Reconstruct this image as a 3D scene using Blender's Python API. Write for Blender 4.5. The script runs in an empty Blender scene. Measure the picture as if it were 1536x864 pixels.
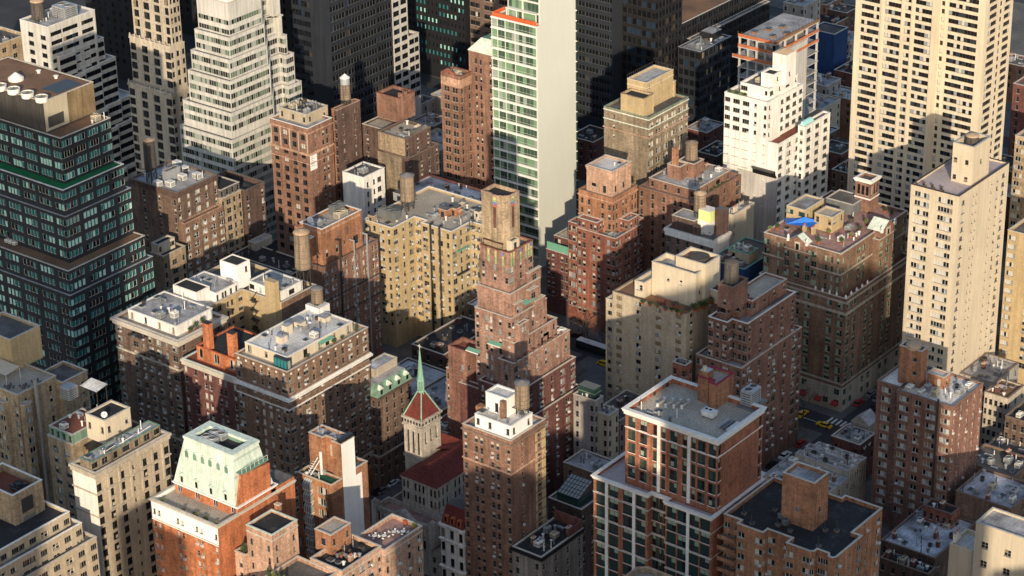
import bpy, math, random
from mathutils import Vector, Matrix
R = math.radians
SC = bpy.context.scene
COL = SC.collection

# ---------------------------------------------------------------- camera
PITCH, ROLL, AZ, CAMH, FPX = R(25.603), R(.988), R(-38.085), 355.0, 3727.6
FW = Vector((math.sin(AZ)*math.cos(PITCH), math.cos(AZ)*math.cos(PITCH), -math.sin(PITCH)))
_r0 = Vector((math.cos(AZ), -math.sin(AZ), 0)); _d0 = FW.cross(_r0)
RT = math.cos(ROLL)*_r0 + math.sin(ROLL)*_d0
DN = -math.sin(ROLL)*_r0 + math.cos(ROLL)*_d0
CP = Vector((0, 0, CAMH))
cam = bpy.data.cameras.new('camera'); co = bpy.data.objects.new('camera', cam); COL.objects.link(co)
cam.sensor_width = 36; cam.lens = FPX/1536*36; cam.clip_start = 5; cam.clip_end = 6000
m = Matrix.Identity(4)
for i in range(3):
    m[i][0] = RT[i]; m[i][1] = -DN[i]; m[i][2] = -FW[i]; m[i][3] = CP[i]
co.matrix_world = m; SC.camera = co

# ---------------------------------------------------------------- light
SUN_EL, SUN_AZ = R(17), R(-38)          # light travels towards SUN_AZ (from +Y), downwards
w = bpy.data.worlds.new('World'); SC.world = w; w.use_nodes = True
nt = w.node_tree; sky = nt.nodes.new('ShaderNodeTexSky'); sky.sky_type = 'NISHITA'; sky.sun_disc = False
sky.sun_elevation = SUN_EL; sky.sun_rotation = SUN_AZ + math.pi
bg = nt.nodes['Background']; bg.inputs[1].default_value = .13
nt.links.new(sky.outputs[0], bg.inputs[0])
ld = bpy.data.lights.new('sun', 'SUN'); ld.energy = 3.9; ld.angle = R(.5); ld.color = (1, .82, .59)
lo = bpy.data.objects.new('sun', ld); COL.objects.link(lo)
SD = Vector((math.sin(SUN_AZ)*math.cos(SUN_EL), math.cos(SUN_AZ)*math.cos(SUN_EL), -math.sin(SUN_EL)))
lo.rotation_euler = SD.to_track_quat('-Z', 'Y').to_euler(); lo.location = (0, -100, 500)
SC.view_settings.view_transform = 'Standard'; SC.view_settings.look = 'None'
SC.view_settings.exposure = .48; SC.view_settings.gamma = 1

# ---------------------------------------------------------------- photo geometry (pixel of the 1536x864 photo -> place)
def G(px, py, z=0):
    v = FW + RT*((px-768)/FPX) + DN*((py-432)/FPX)
    t = (z-CAMH)/v.z
    return v.x*t, v.y*t
def PJ(x, y, z):
    q = Vector((x, y, z)) - CP; k = q.dot(FW)
    return 768+FPX*q.dot(RT)/k, 432+FPX*q.dot(DN)/k
def solve(fn, a, b):
    fa = fn(a)
    for _ in range(40):
        c = (a+b)/2
        if (fn(c) > 0) == (fa > 0): a = c
        else: b = c
    return a
def ZY(x, y, py): return solve(lambda z: PJ(x, y, z)[1]-py, -10, 340)
def LX(x, y, z, px): return px[0] if isinstance(px, tuple) else solve(lambda u: PJ(x-u, y, z)[0]-px, -30, 300)
def RX(x, y, z, px): return px[0] if isinstance(px, tuple) else solve(lambda u: PJ(x, y+u, z)[0]-px, -30, 300)
def cb(px, py, z, l, r):                 # plan rectangle from the near top corner and the x of both roof ends
    x, y = G(px, py, z)
    return (x-LX(x, y, z, l), x, y, y+RX(x, y, z, r))
def ub(px, py, zr, ty, l, r):            # block standing on a roof: base corner, row of its top, x of both ends
    x, y = G(px, py, zr); z = ZY(x, y, ty)
    return (x-LX(x, y, z, l), x, y, y+RX(x, y, z, r)), z
def inset(r, a, b=None, c=None, d=None):
    b = a if b is None else b; c = a if c is None else c; d = b if d is None else d
    return (r[0]+a, r[1]-b, r[2]+c, r[3]-d)

# ---------------------------------------------------------------- materials
MATS = {}
def newmat(name):
    mt = bpy.data.materials.new(name); mt.use_nodes = True; MATS[name] = mt
    return mt, mt.node_tree, mt.node_tree.nodes['Principled BSDF']
def mth(nt, op, a, b, clamp=False):
    n = nt.nodes.new('ShaderNodeMath'); n.operation = op; n.use_clamp = clamp
    for i, q in enumerate((a, b)):
        if isinstance(q, (int, float)): n.inputs[i].default_value = q
        else: nt.links.new(q, n.inputs[i])
    return n.outputs[0]
def noise(nt, vec, scale, detail=3, sc3=None, rough=.6):
    if sc3:
        mp = nt.nodes.new('ShaderNodeMapping'); mp.inputs['Scale'].default_value = sc3
        nt.links.new(vec, mp.inputs['Vector']); vec = mp.outputs[0]
    n = nt.nodes.new('ShaderNodeTexNoise'); n.inputs['Scale'].default_value = scale
    n.inputs['Detail'].default_value = detail; n.inputs['Roughness'].default_value = rough
    nt.links.new(vec, n.inputs['Vector']); return n.outputs['Fac']
def surf(name, col, big=.35, streak=.35, fine=.35, rough=.9, metal=0, spec=.3, col2=None, mix=.5, fs=1.6, bscale=.09, course=0, ss=1.0, seam=0, ns=.32, soft=.07):
    """weathered matt surface: large patches, rain streaks, small speckle"""
    mt, nt, b = newmat(name)
    ge = nt.nodes.new('ShaderNodeNewGeometry'); P = ge.outputs['Position']
    f = None
    for amp, sc, s3, det in ((big, bscale, None, 4), (streak, ss, (1.1, 1.1, .07), 4), (fine, fs, (1, 1, 1.6), 3), (fine*.8, fs*4, (1, 1, 2.2), 2)):
        if not amp: continue
        amp = min(.95, amp*1.9)
        n = mth(nt, 'MULTIPLY_ADD', noise(nt, P, sc, det, s3), amp*2)
        nt.nodes[-1].inputs[2].default_value = 1-amp
        f = n if f is None else mth(nt, 'MULTIPLY', f, n)
    if course:
        sp = nt.nodes.new('ShaderNodeSeparateXYZ'); nt.links.new(P, sp.inputs[0])
        q = mth(nt, 'FRACT', mth(nt, 'MULTIPLY', sp.outputs[2], 1/course), 0)
        q = mth(nt, 'MULTIPLY_ADD', mth(nt, 'LESS_THAN', q, .12), -.22); nt.nodes[-1].inputs[2].default_value = 1
        f = q if f is None else mth(nt, 'MULTIPLY', f, q)
    if seam:
        sp = nt.nodes.new('ShaderNodeSeparateXYZ'); nt.links.new(P, sp.inputs[0])
        q = mth(nt, 'MULTIPLY_ADD', mth(nt, 'LESS_THAN', mth(nt, 'FRACT', mth(nt, 'MULTIPLY', sp.outputs[0], 1/seam), 0), .14), -.25); nt.nodes[-1].inputs[2].default_value = 1
        f = q if f is None else mth(nt, 'MULTIPLY', f, q)
    base = nt.nodes.new('ShaderNodeRGB'); base.outputs[0].default_value = (*col, 1); c = base.outputs[0]
    if col2:
        mx = nt.nodes.new('ShaderNodeMix'); mx.data_type = 'RGBA'
        rp = nt.nodes.new('ShaderNodeValToRGB'); rp.color_ramp.elements[0].position = mix-soft; rp.color_ramp.elements[1].position = mix+soft
        nt.links.new(noise(nt, P, ns, 5, None, .6), rp.inputs[0]); nt.links.new(rp.outputs[0], mx.inputs[0])
        nt.links.new(c, mx.inputs[6]); mx.inputs[7].default_value = (*col2, 1); c = mx.outputs[2]
    if f is not None:
        vm = nt.nodes.new('ShaderNodeVectorMath'); vm.operation = 'SCALE'
        nt.links.new(c, vm.inputs[0]); nt.links.new(f, vm.inputs['Scale']); c = vm.outputs[0]
    nt.links.new(c, b.inputs['Base Color'])
    b.inputs['Roughness'].default_value = rough; b.inputs['Metallic'].default_value = metal
    b.inputs['Specular IOR Level'].default_value = spec
    return mt
def glass(name, col, rough=.06, spec=.6, wav=.02):
    mt, nt, b = newmat(name)
    b.inputs['Base Color'].default_value = (*col, 1); b.inputs['Roughness'].default_value = rough
    b.inputs['Specular IOR Level'].default_value = spec
    ge = nt.nodes.new('ShaderNodeNewGeometry'); bp = nt.nodes.new('ShaderNodeBump')
    bp.inputs['Strength'].default_value = .25; bp.inputs['Distance'].default_value = wav
    nt.links.new(noise(nt, ge.outputs['Position'], .9, 2), bp.inputs['Height']); nt.links.new(bp.outputs[0], b.inputs['Normal'])
    return mt
def walls():
    for n, c in dict(brick_dark=(.10, .065, .055), brick_maroon=(.13, .056, .05), brick_brown=(.19, .12, .085), brick_umber=(.14, .095, .075),
                     brick_red=(.215, .085, .06), brick_rust=(.215, .12, .087), brick_orange=(.31, .15, .085), brick_bright=(.42, .15, .07), brick_pink=(.42, .265, .19),
                     brick_tan=(.32, .245, .165), brick_condo=(.29, .115, .068), brick_gold=(.43, .33, .19), brick_buff=(.42, .355, .265), brick_olive=(.215, .17, .12), brick_apt=(.205, .108, .082)).items():
        k = .45 if n in ('brick_buff', 'brick_gold') else 1
        surf(n, c, fine=.42*k, big=.34*k, streak=.42*k, fs=1.2, bscale=.12, col2=tuple(q*(.72 if k == 1 else .88) for q in c), mix=.62)
    surf('cream', (.56, .485, .37), .08, .16, .07); surf('cream_brick', (.53, .455, .345), .09, .15, .11)
    surf('white_wall', (.72, .70, .66), .12, .3, .12); surf('white_office', (.50, .49, .46), .14, .3, .12); surf('white_clean', (.80, .79, .77), .06, .1, .05)
    surf('limestone', (.42, .37, .30), .2, .3, .25); surf('church_stone', (.40, .36, .31), .25, .35, .35, fs=.9, course=.9)
    surf('grey_stone', (.30, .28, .265), .25, .4, .25); surf('pale_concrete', (.47, .455, .43), .15, .25, .12)
    surf('grey_stucco', (.22, .20, .18), .3, .5, .25); surf('panel_beige', (.42, .37, .28), .1, .12, .08); surf('panel_ochre', (.19, .14, .08), .3, .4, .25)
    surf('charcoal', (.024, .028, .036), .2, .3, .1, rough=.4, spec=.5); surf('bronze_panel', (.060, .056, .052), .2, .35, .1, rough=.45, spec=.5); surf('black_metal', (.018, .018, .02), .2, .2, .1, rough=.4, spec=.5)
    surf('slab_wall', (.58, .60, .55), .03, .025, .02); surf('dark_frame', (.028, .033, .042), 0, 0, 0, rough=.5)
    surf('coping', (.50, .46, .40), .2, 0, .25); surf('coping_white', (.72, .70, .66), .15, 0, .2); surf('coping_brown', (.20, .15, .12), .2, 0, .2)
    surf('frame_white', (.66, .64, .60), 0, 0, .1); surf('frame_grey', (.20, .19, .18), 0, 0, 0); surf('frame_green', (.17, .24, .19), 0, 0, 0)
    surf('frame_pale', (.42, .40, .35), .1, .1, .05); surf('frame_arch', (.62, .60, .53), .1, .1, .05); surf('sill', (.40, .36, .31), 0, 0, .2); surf('frame_brown', (.07, .05, .04), 0, 0, 0)
    surf('copper', (.55, .65, .56), .12, .25, .08, rough=.7, col2=(.63, .70, .62), mix=.5, seam=.75); surf('copper_spire', (.22, .40, .30), .2, .35, .15, rough=.7); surf('net_orange', (.46, .15, .07), .3, .2, .3); surf('brick_rose', (.285, .17, .13), .34, .42, .42, fs=1.2, bscale=.12, col2=(.2, .115, .09), mix=.58); surf('copper_dark', (.16, .26, .20), .25, .4, .2, rough=.7)
    surf('tile_red', (.14, .032, .026), .3, .25, .5, fs=2.2, course=.8); surf('terracotta', (.40, .11, .05), .2, .2, .2)
    surf('roof_silver', (.38, .38, .39), .35, 0, .3, col2=(.15, .15, .155), mix=.58, bscale=.25, seam=1.1, ns=.13, soft=.12); surf('roof_white', (.66, .65, .63), .25, 0, .25, col2=(.33, .31, .29), mix=.6, seam=1.1, ns=.13, soft=.12)
    surf('roof_snow', (.58, .60, .64), .3, 0, .25, col2=(.15, .155, .17), mix=.56, bscale=.25, seam=1.2, ns=.13, soft=.12); surf('roof_tar', (.028, .028, .031), .4, 0, .35, col2=(.06, .058, .056), mix=.6)
    surf('roof_gravel', (.43, .385, .32), .2, 0, .5, fs=3, col2=(.34, .30, .25), mix=.5, ns=.13, soft=.12); surf('roof_paver', (.36, .22, .19), .2, 0, .3, col2=(.27, .17, .15), mix=.5)
    surf('roof_dark', (.10, .095, .09), .35, 0, .3, col2=(.2, .19, .18), mix=.6, ns=.13, soft=.12); surf('roof_lilac', (.42, .36, .36), .2, 0, .2, col2=(.30, .25, .25), mix=.64, ns=.13, soft=.12)
    surf('roof_green', (.012, .15, .05), .2, 0, .25); surf('roof_brown', (.22, .125, .075), .25, 0, .25, col2=(.14, .085, .055), mix=.58, ns=.13, soft=.12); surf('roof_rust', (.20, .07, .045), .25, 0, .3)
    surf('turf', (.02, .09, .055), .2, 0, .3)
    surf('tank_wood', (.23, .175, .125), .25, .7, .2, ss=3.2); surf('tank_dark', (.085, .075, .068), .25, .7, .2, ss=3.2); surf('tank_cap', (.46, .33, .22), .2, .2, .15); surf('tank_cap_grey', (.18, .17, .17), .2, 0, .15)
    surf('steel', (.05, .047, .045), .2, 0, .1, rough=.6); surf('galv', (.38, .40, .42), .2, .2, .15, rough=.45, metal=.3); surf('galv_dark', (.14, .15, .155), .2, .2, .1, rough=.5)
    surf('unit_white', (.68, .67, .64), .1, .15, .08); surf('unit_beige', (.48, .42, .32), .15, .2, .1); surf('fan', (.035, .035, .038), 0, 0, 0); surf('awning_green', (.14, .34, .25), .1, .1, .05)
    surf('awning_brown', (.085, .035, .03), .1, .1, .05); surf('tarp_blue', (.02, .15, .55), .15, .1, .15, rough=.5); surf('net_blue', (.02, .055, .16), .25, .3, .3)
    surf('roof_edge', (.03, .03, .03), 0, 0, 0); surf('soil', (.06, .04, .03), .2, 0, .2); surf('leaf', (.045, .075, .03), .4, 0, .5); surf('leaf_pale', (.14, .16, .05), .4, 0, .5); surf('twig', (.11, .085, .065), .3, 0, .3)
    surf('wood', (.22, .12, .06), .2, .2, .2); surf('hazard', (.62, .12, .04), .2, .2, .3); surf('asphalt', (.045, .046, .05), .35, 0, .3); surf('sidewalk', (.115, .112, .108), .4, 0, .3)
    surf('paint', (.62, .62, .60), .25, 0, .4); surf('taxi', (.72, .42, .02), 0, 0, 0, rough=.3, spec=.5); surf('car_dark', (.02, .022, .026), 0, 0, 0, rough=.25, spec=.6); surf('car_grey', (.32, .33, .34), 0, 0, 0, rough=.25, metal=.5)
    surf('car_white', (.7, .7, .7), 0, 0, 0, rough=.3); surf('tyre', (.012, .012, .012), 0, 0, 0); surf('mosaic_blue', (.13, .18, .42), .2, .2, .5); surf('mosaic_green', (.28, .38, .19), .2, .2, .5)
    surf('mosaic_gold', (.52, .46, .22), .2, .2, .5); surf('mosaic_red', (.42, .12, .11), .2, .2, .4); surf('yellow_lit', (.66, .74, .30), .15, .2, .1); surf('red_trim', (.28, .02, .06), .1, .1, .1)
    surf('ink', (.12, .12, .13), 0, 0, 0); surf('sign_blue', (.02, .16, .45), 0, 0, 0); surf('skin', (.4, .24, .17), 0, 0, 0); surf('cloth_dark', (.03, .03, .04), 0, 0, 0); surf('cloth_red', (.3, .03, .03), 0, 0, 0)
    glass('glass_dark', (.012, .013, .015)); glass('glass_mid', (.03, .035, .037)); glass('glass_teal', (.03, .20, .21)); glass('glass_teal_pale', (.36, .70, .66), .12)  # teal base colours stand in for sky reflected in the panes
    glass('glass_green', (.022, .05, .045)); glass('glass_blue', (.02, .035, .06)); glass('glass_pale', (.30, .33, .31), .1); glass('glass_olive', (.12, .165, .125), .1); glass('slab_green', (.17, .29, .18), .1); glass('slab_dark', (.05, .085, .06), .06); glass('glass_brown', (.06, .045, .035))
    glass('blind', (.50, .48, .43), .15); glass('curtain', (.24, .19, .125), .2); glass('sky_pane', (.26, .29, .31), .05, .9); glass('shade_green', (.30, .38, .30), .15)  # sky_pane holds reflected sky as a pale base colour
    glass('black_glass', (.008, .009, .012), .05, .5); glass('warm_pane', (.34, .22, .09), .15)
walls()

# ---------------------------------------------------------------- mesh building
class MB:
    def __init__(s): s.v = []; s.f = []
    def pt(s, *p): s.v.append(p); return len(s.v)-1
    def poly(s, pts, m):
        n = len(s.v); s.v += [tuple(p) for p in pts]; s.f.append((tuple(range(n, n+len(pts))), m))
    def box(s, x0, x1, y0, y1, z0, z1, m, mt=None, bottom=False):
        p = [(x0, y0), (x1, y0), (x1, y1), (x0, y1)]
        s.prism(p, z0, z1, m, mt or m, bottom)
    def prism(s, p, z0, z1, m, mt=None, bottom=False, p2=None):
        n = len(p); b = len(s.v); q = p2 or p
        s.v += [(a[0], a[1], z0) for a in p] + [(a[0], a[1], z1) for a in q]
        for i in range(n):
            j = (i+1) % n; s.f.append(((b+i, b+j, b+n+j, b+n+i), m))
        if mt: s.f.append((tuple(range(b+n, b+2*n)), mt))
        if bottom: s.f.append((tuple(range(b+n-1, b-1, -1)), m))
    def cyl(s, x, y, z0, z1, r0, r1, n, m, cap=True, a0=0):
        c = [(math.cos(a0+2*math.pi*i/n), math.sin(a0+2*math.pi*i/n)) for i in range(n)]
        b = len(s.v)
        s.v += [(x+r0*a, y+r0*q, z0) for a, q in c]
        if r1 > 1e-4:
            s.v += [(x+r1*a, y+r1*q, z1) for a, q in c]
            for i in range(n): j = (i+1) % n; s.f.append(((b+i, b+j, b+n+j, b+n+i), m))
            if cap: s.f.append((tuple(range(b+n, b+2*n)), m))
        else:
            s.v.append((x, y, z1))
            for i in range(n): s.f.append(((b+i, b+(i+1) % n, b+n), m))
    def tube(s, p, q, r, m, n=5, r2=None):
        p = Vector(p); q = Vector(q); d = (q-p)
        if d.length < 1e-5: return
        d.normalize(); a = d.orthogonal().normalized(); c = d.cross(a); b = len(s.v); r2 = r if r2 is None else r2
        for o, rr in ((p, r), (q, r2)):
            for i in range(n):
                t = 2*math.pi*i/n; s.v.append(tuple(o+a*(rr*math.cos(t))+c*(rr*math.sin(t))))
        for i in range(n): j = (i+1) % n; s.f.append(((b+i, b+j, b+n+j, b+n+i), m))
        s.f.append((tuple(range(b+n, b+2*n)), m)); s.f.append((tuple(range(b+n-1, b-1, -1)), m))
    def ring(s, poly, z0, z1, out, inn, m, bottom=True):
        """a closed band round a footprint, from `inn` inside it to `out` outside it"""
        a = offs(poly, out); c = offs(poly, -inn); n = len(poly)
        for i in range(n):
            j = (i+1) % n
            A, Bq, Cq, D = a[i], a[j], c[j], c[i]
            s.poly([(*A, z0), (*Bq, z0), (*Bq, z1), (*A, z1)], m); s.poly([(*Cq, z0), (*D, z0), (*D, z1), (*Cq, z1)], m)
            s.poly([(*A, z1), (*Bq, z1), (*Cq, z1), (*D, z1)], m)
            if bottom: s.poly([(*D, z0), (*Cq, z0), (*Bq, z0), (*A, z0)], m)
    def add(s, o, M):
        b = len(s.v); s.v += [tuple(M @ Vector(p)) for p in o.v]; s.f += [(tuple(i+b for i in f), mm) for f, mm in o.f]
    def mesh(s, name, off=(0, 0, 0), smooth=False):
        me = bpy.data.meshes.new(name)
        me.from_pydata([(p[0]-off[0], p[1]-off[1], p[2]-off[2]) for p in s.v], [], [f for f, _ in s.f])
        names = []
        for _, q in s.f:
            if q not in names: names.append(q)
        for q in names: me.materials.append(MATS[q])
        ix = {q: i for i, q in enumerate(names)}
        me.polygons.foreach_set('material_index', [ix[q] for _, q in s.f])
        if smooth: me.polygons.foreach_set('use_smooth', [True]*len(s.f))
        me.update(); return me
    def build(s, name, parent=None, smooth=False, loc=None):
        off = tuple(parent['_org']) if parent is not None and '_org' in parent else (0, 0, 0)
        if loc is not None: off = loc
        o = bpy.data.objects.new(name, s.mesh(name, off, smooth)); COL.objects.link(o)
        if parent is not None: o.parent = parent
        elif loc is not None: o.location = loc
        return o
def offs(p, d):
    n = len(p); r = []
    for i in range(n):
        a, b, c = Vector(p[i-1]), Vector(p[i]), Vector(p[(i+1) % n])
        e, f = (b-a).normalized(), (c-b).normalized()
        n1, n2 = Vector((e.y, -e.x)), Vector((f.y, -f.x)); k = 1+n1.dot(n2)
        t = (n1+n2)/max(k, .2); r.append((b.x+t.x*d, b.y+t.y*d))
    return r
def rp(r): return [(r[0], r[2]), (r[1], r[2]), (r[1], r[3]), (r[0], r[3])]
def thing(name, label, cat, loc, group=None, kind=None):
    o = bpy.data.objects.new(name, None); COL.objects.link(o); o.location = loc; o['_org'] = list(loc); o.empty_display_size = .5
    o['label'] = label; o['category'] = cat
    if group: o['group'] = group
    if kind: o['kind'] = kind
    return o
def tag(o, label, cat, group=None):
    o['label'] = label; o['category'] = cat
    if group: o['group'] = group
    return o
def structure(o): o['kind'] = 'structure'; return o

# ---------------------------------------------------------------- windows
GL = dict(res=(('glass_dark', 44), ('glass_mid', 18), ('blind', 17), ('curtain', 10), ('sky_pane', 6), ('glass_blue', 5)),
          dark=(('glass_dark', 70), ('glass_mid', 22), ('blind', 4), ('curtain', 4)),
          bright=(('glass_dark', 28), ('glass_mid', 18), ('blind', 26), ('sky_pane', 14), ('curtain', 14)),
          teal=(('black_glass', 44), ('glass_teal', 38), ('glass_teal_pale', 18)),
          pale=(('glass_olive', 44), ('glass_pale', 24), ('glass_mid', 20), ('glass_dark', 12)),
          green=(('glass_green', 46), ('glass_dark', 24), ('shade_green', 30)),
          teal0=(('black_glass', 84), ('glass_teal', 16)), teal1=(('glass_teal', 74), ('glass_teal_pale', 18), ('black_glass', 8)), teal2=(('glass_teal_pale', 78), ('glass_teal', 22)),
          slab=(('slab_green', 40), ('slab_dark', 34), ('glass_olive', 16), ('glass_pale', 10)),
          zig=(('glass_olive', 30), ('glass_mid', 28), ('glass_dark', 18), ('glass_pale', 24)),
          tower=(('glass_dark', 56), ('glass_mid', 16), ('sky_pane', 12), ('blind', 12), ('glass_blue', 4)),
          black=(('black_glass', 62), ('glass_dark', 24), ('glass_brown', 3), ('curtain', 1), ('glass_blue', 8)),
          lux=(('glass_green', 46), ('glass_dark', 34), ('slab_dark', 10), ('shade_green', 3), ('glass_mid', 7)))
K = {  # kind: width, height, sashes, rows, frame, arch
    'd': (.95, 1.65, 1, 2, 'frame_grey', 0), 'D': (1.8, 1.65, 2, 2, 'frame_grey', 0), 's': (.6, 1.1, 1, 2, 'frame_grey', 0), 'T': (2.6, 1.65, 3, 2, 'frame_grey', 0),
    'w': (.95, 1.65, 1, 2, 'frame_white', 0), 'W': (1.9, 1.6, 2, 2, 'frame_white', 0), 'V': (2.7, 1.5, 3, 1, 'frame_white', 0), 'v': (.6, 1.1, 1, 2, 'frame_white', 0),
    'g': (1.6, 1.75, 2, 2, 'frame_green', 0), 'h': (.8, 1.75, 1, 2, 'frame_green', 0), 'p': (2.2, 1.35, 2, 1, 'dark_frame', 0), 'k': (1.2, 1.7, 1, 1, 'dark_frame', 0),
    'a': (1.08, 2.05, 1, 1, 'frame_arch', 1), 'r': (2.2, 2.45, 2, 2, 'frame_green', 0), 'A': (1.3, 2.4, 1, 2, 'frame_grey', 1), 'l': (.9, 4.2, 1, 3, 'dark_frame', 1), 'f': (1.5, 2.1, 2, 1, 'frame_white', 0)}
WCACHE = {}
def win_mb(w, h, nx, ny, frame, arch, mix, dep, sill, rng):
    b = MB(); t = .07 if w > .8 else .05; t = .085 if frame == 'frame_arch' else t; g = GL[mix]
    pick = lambda: rng.choices([a for a, _ in g], [q for _, q in g])[0]
    y = dep+.04; hh = h-(w*.30 if arch else 0)
    xs = [i*w/nx for i in range(nx+1)]; zs = [i*hh/ny for i in range(ny+1)]
    state = rng.random()
    for i in range(nx):
        col = pick()
        for j in range(ny):
            q = col
            if ny > 1 and col in ('glass_dark', 'glass_mid', 'glass_green') and j == ny-1 and state > .62:
                q = 'blind' if mix in ('res', 'bright') else ('shade_green' if mix in ('green', 'lux') else q)
            if ny > 1 and rng.random() < .15: q = pick()
            b.poly([(xs[i], y, zs[j]), (xs[i+1], y, zs[j]), (xs[i+1], y, zs[j+1]), (xs[i], y, zs[j+1])], q)
    def bar(x0, x1, z0, z1, yy=0): b.box(x0, x1, dep-.01-yy, dep+.05, z0, z1, frame, frame, True)
    bar(0, t, 0, hh); bar(w-t, w, 0, hh); bar(t, w-t, 0, t)
    for x in xs[1:-1]: bar(x-t*.6, x+t*.6, t, hh-t, -.002)
    for z in zs[1:-1]: bar(t, w-t, z-t*.4, z+t*.4, -.004)
    if arch:
        pa = [(w/2-w/2*math.cos(math.pi*i/8), hh+w*.30*math.sin(math.pi*i/8)) for i in range(9)]
        b.poly([(x, y, z) for x, z in pa], pick())
        for p, q in zip(pa, pa[1:]): b.tube((p[0], dep+.02, p[1]), (q[0], dep+.02, q[1]), t*.8, frame, 4)
        # spandrels closing the square head of the opening
        b.poly([(0, dep-.03, hh)]+[(x, dep-.03, z) for x, z in pa[1:5]]+[(w/2, dep-.03, h), (0, dep-.03, h)], 'bronze_panel' if frame == 'frame_arch' else 'limestone')
        b.poly([(w, dep-.03, h), (w/2, dep-.03, h)]+[(x, dep-.03, z) for x, z in pa[4:8]]+[(w, dep-.03, hh)], 'bronze_panel' if frame == 'frame_arch' else 'limestone')
    else: bar(t, w-t, hh-t, hh)
    if sill: b.box(-.08, w+.08, -.10, dep-.012, -.13, 0, sill, sill, True)
    return b
def winvar(key, rng):
    if key not in WCACHE:
        r2 = random.Random(str(key)); WCACHE[key] = [[win_mb(*key, r2), None] for _ in range(7)]
    return rng.choice(WCACHE[key])
def cols(pat): return [((i+.5)/len(pat), c) for i, c in enumerate(pat) if c not in '. ']
def ST(pat, fh=3.1, off=1.4, low=5, ac=0, mix='res', dep=.2, sill='sill', kk=None, nrow=99, fins=None):
    return dict(c=cols(pat) if isinstance(pat, str) else pat, fh=fh, off=off, low=low, ac=ac, mix=mix, dep=dep, sill=sill, kk=kk or {}, nrow=nrow, fins=fins)

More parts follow.
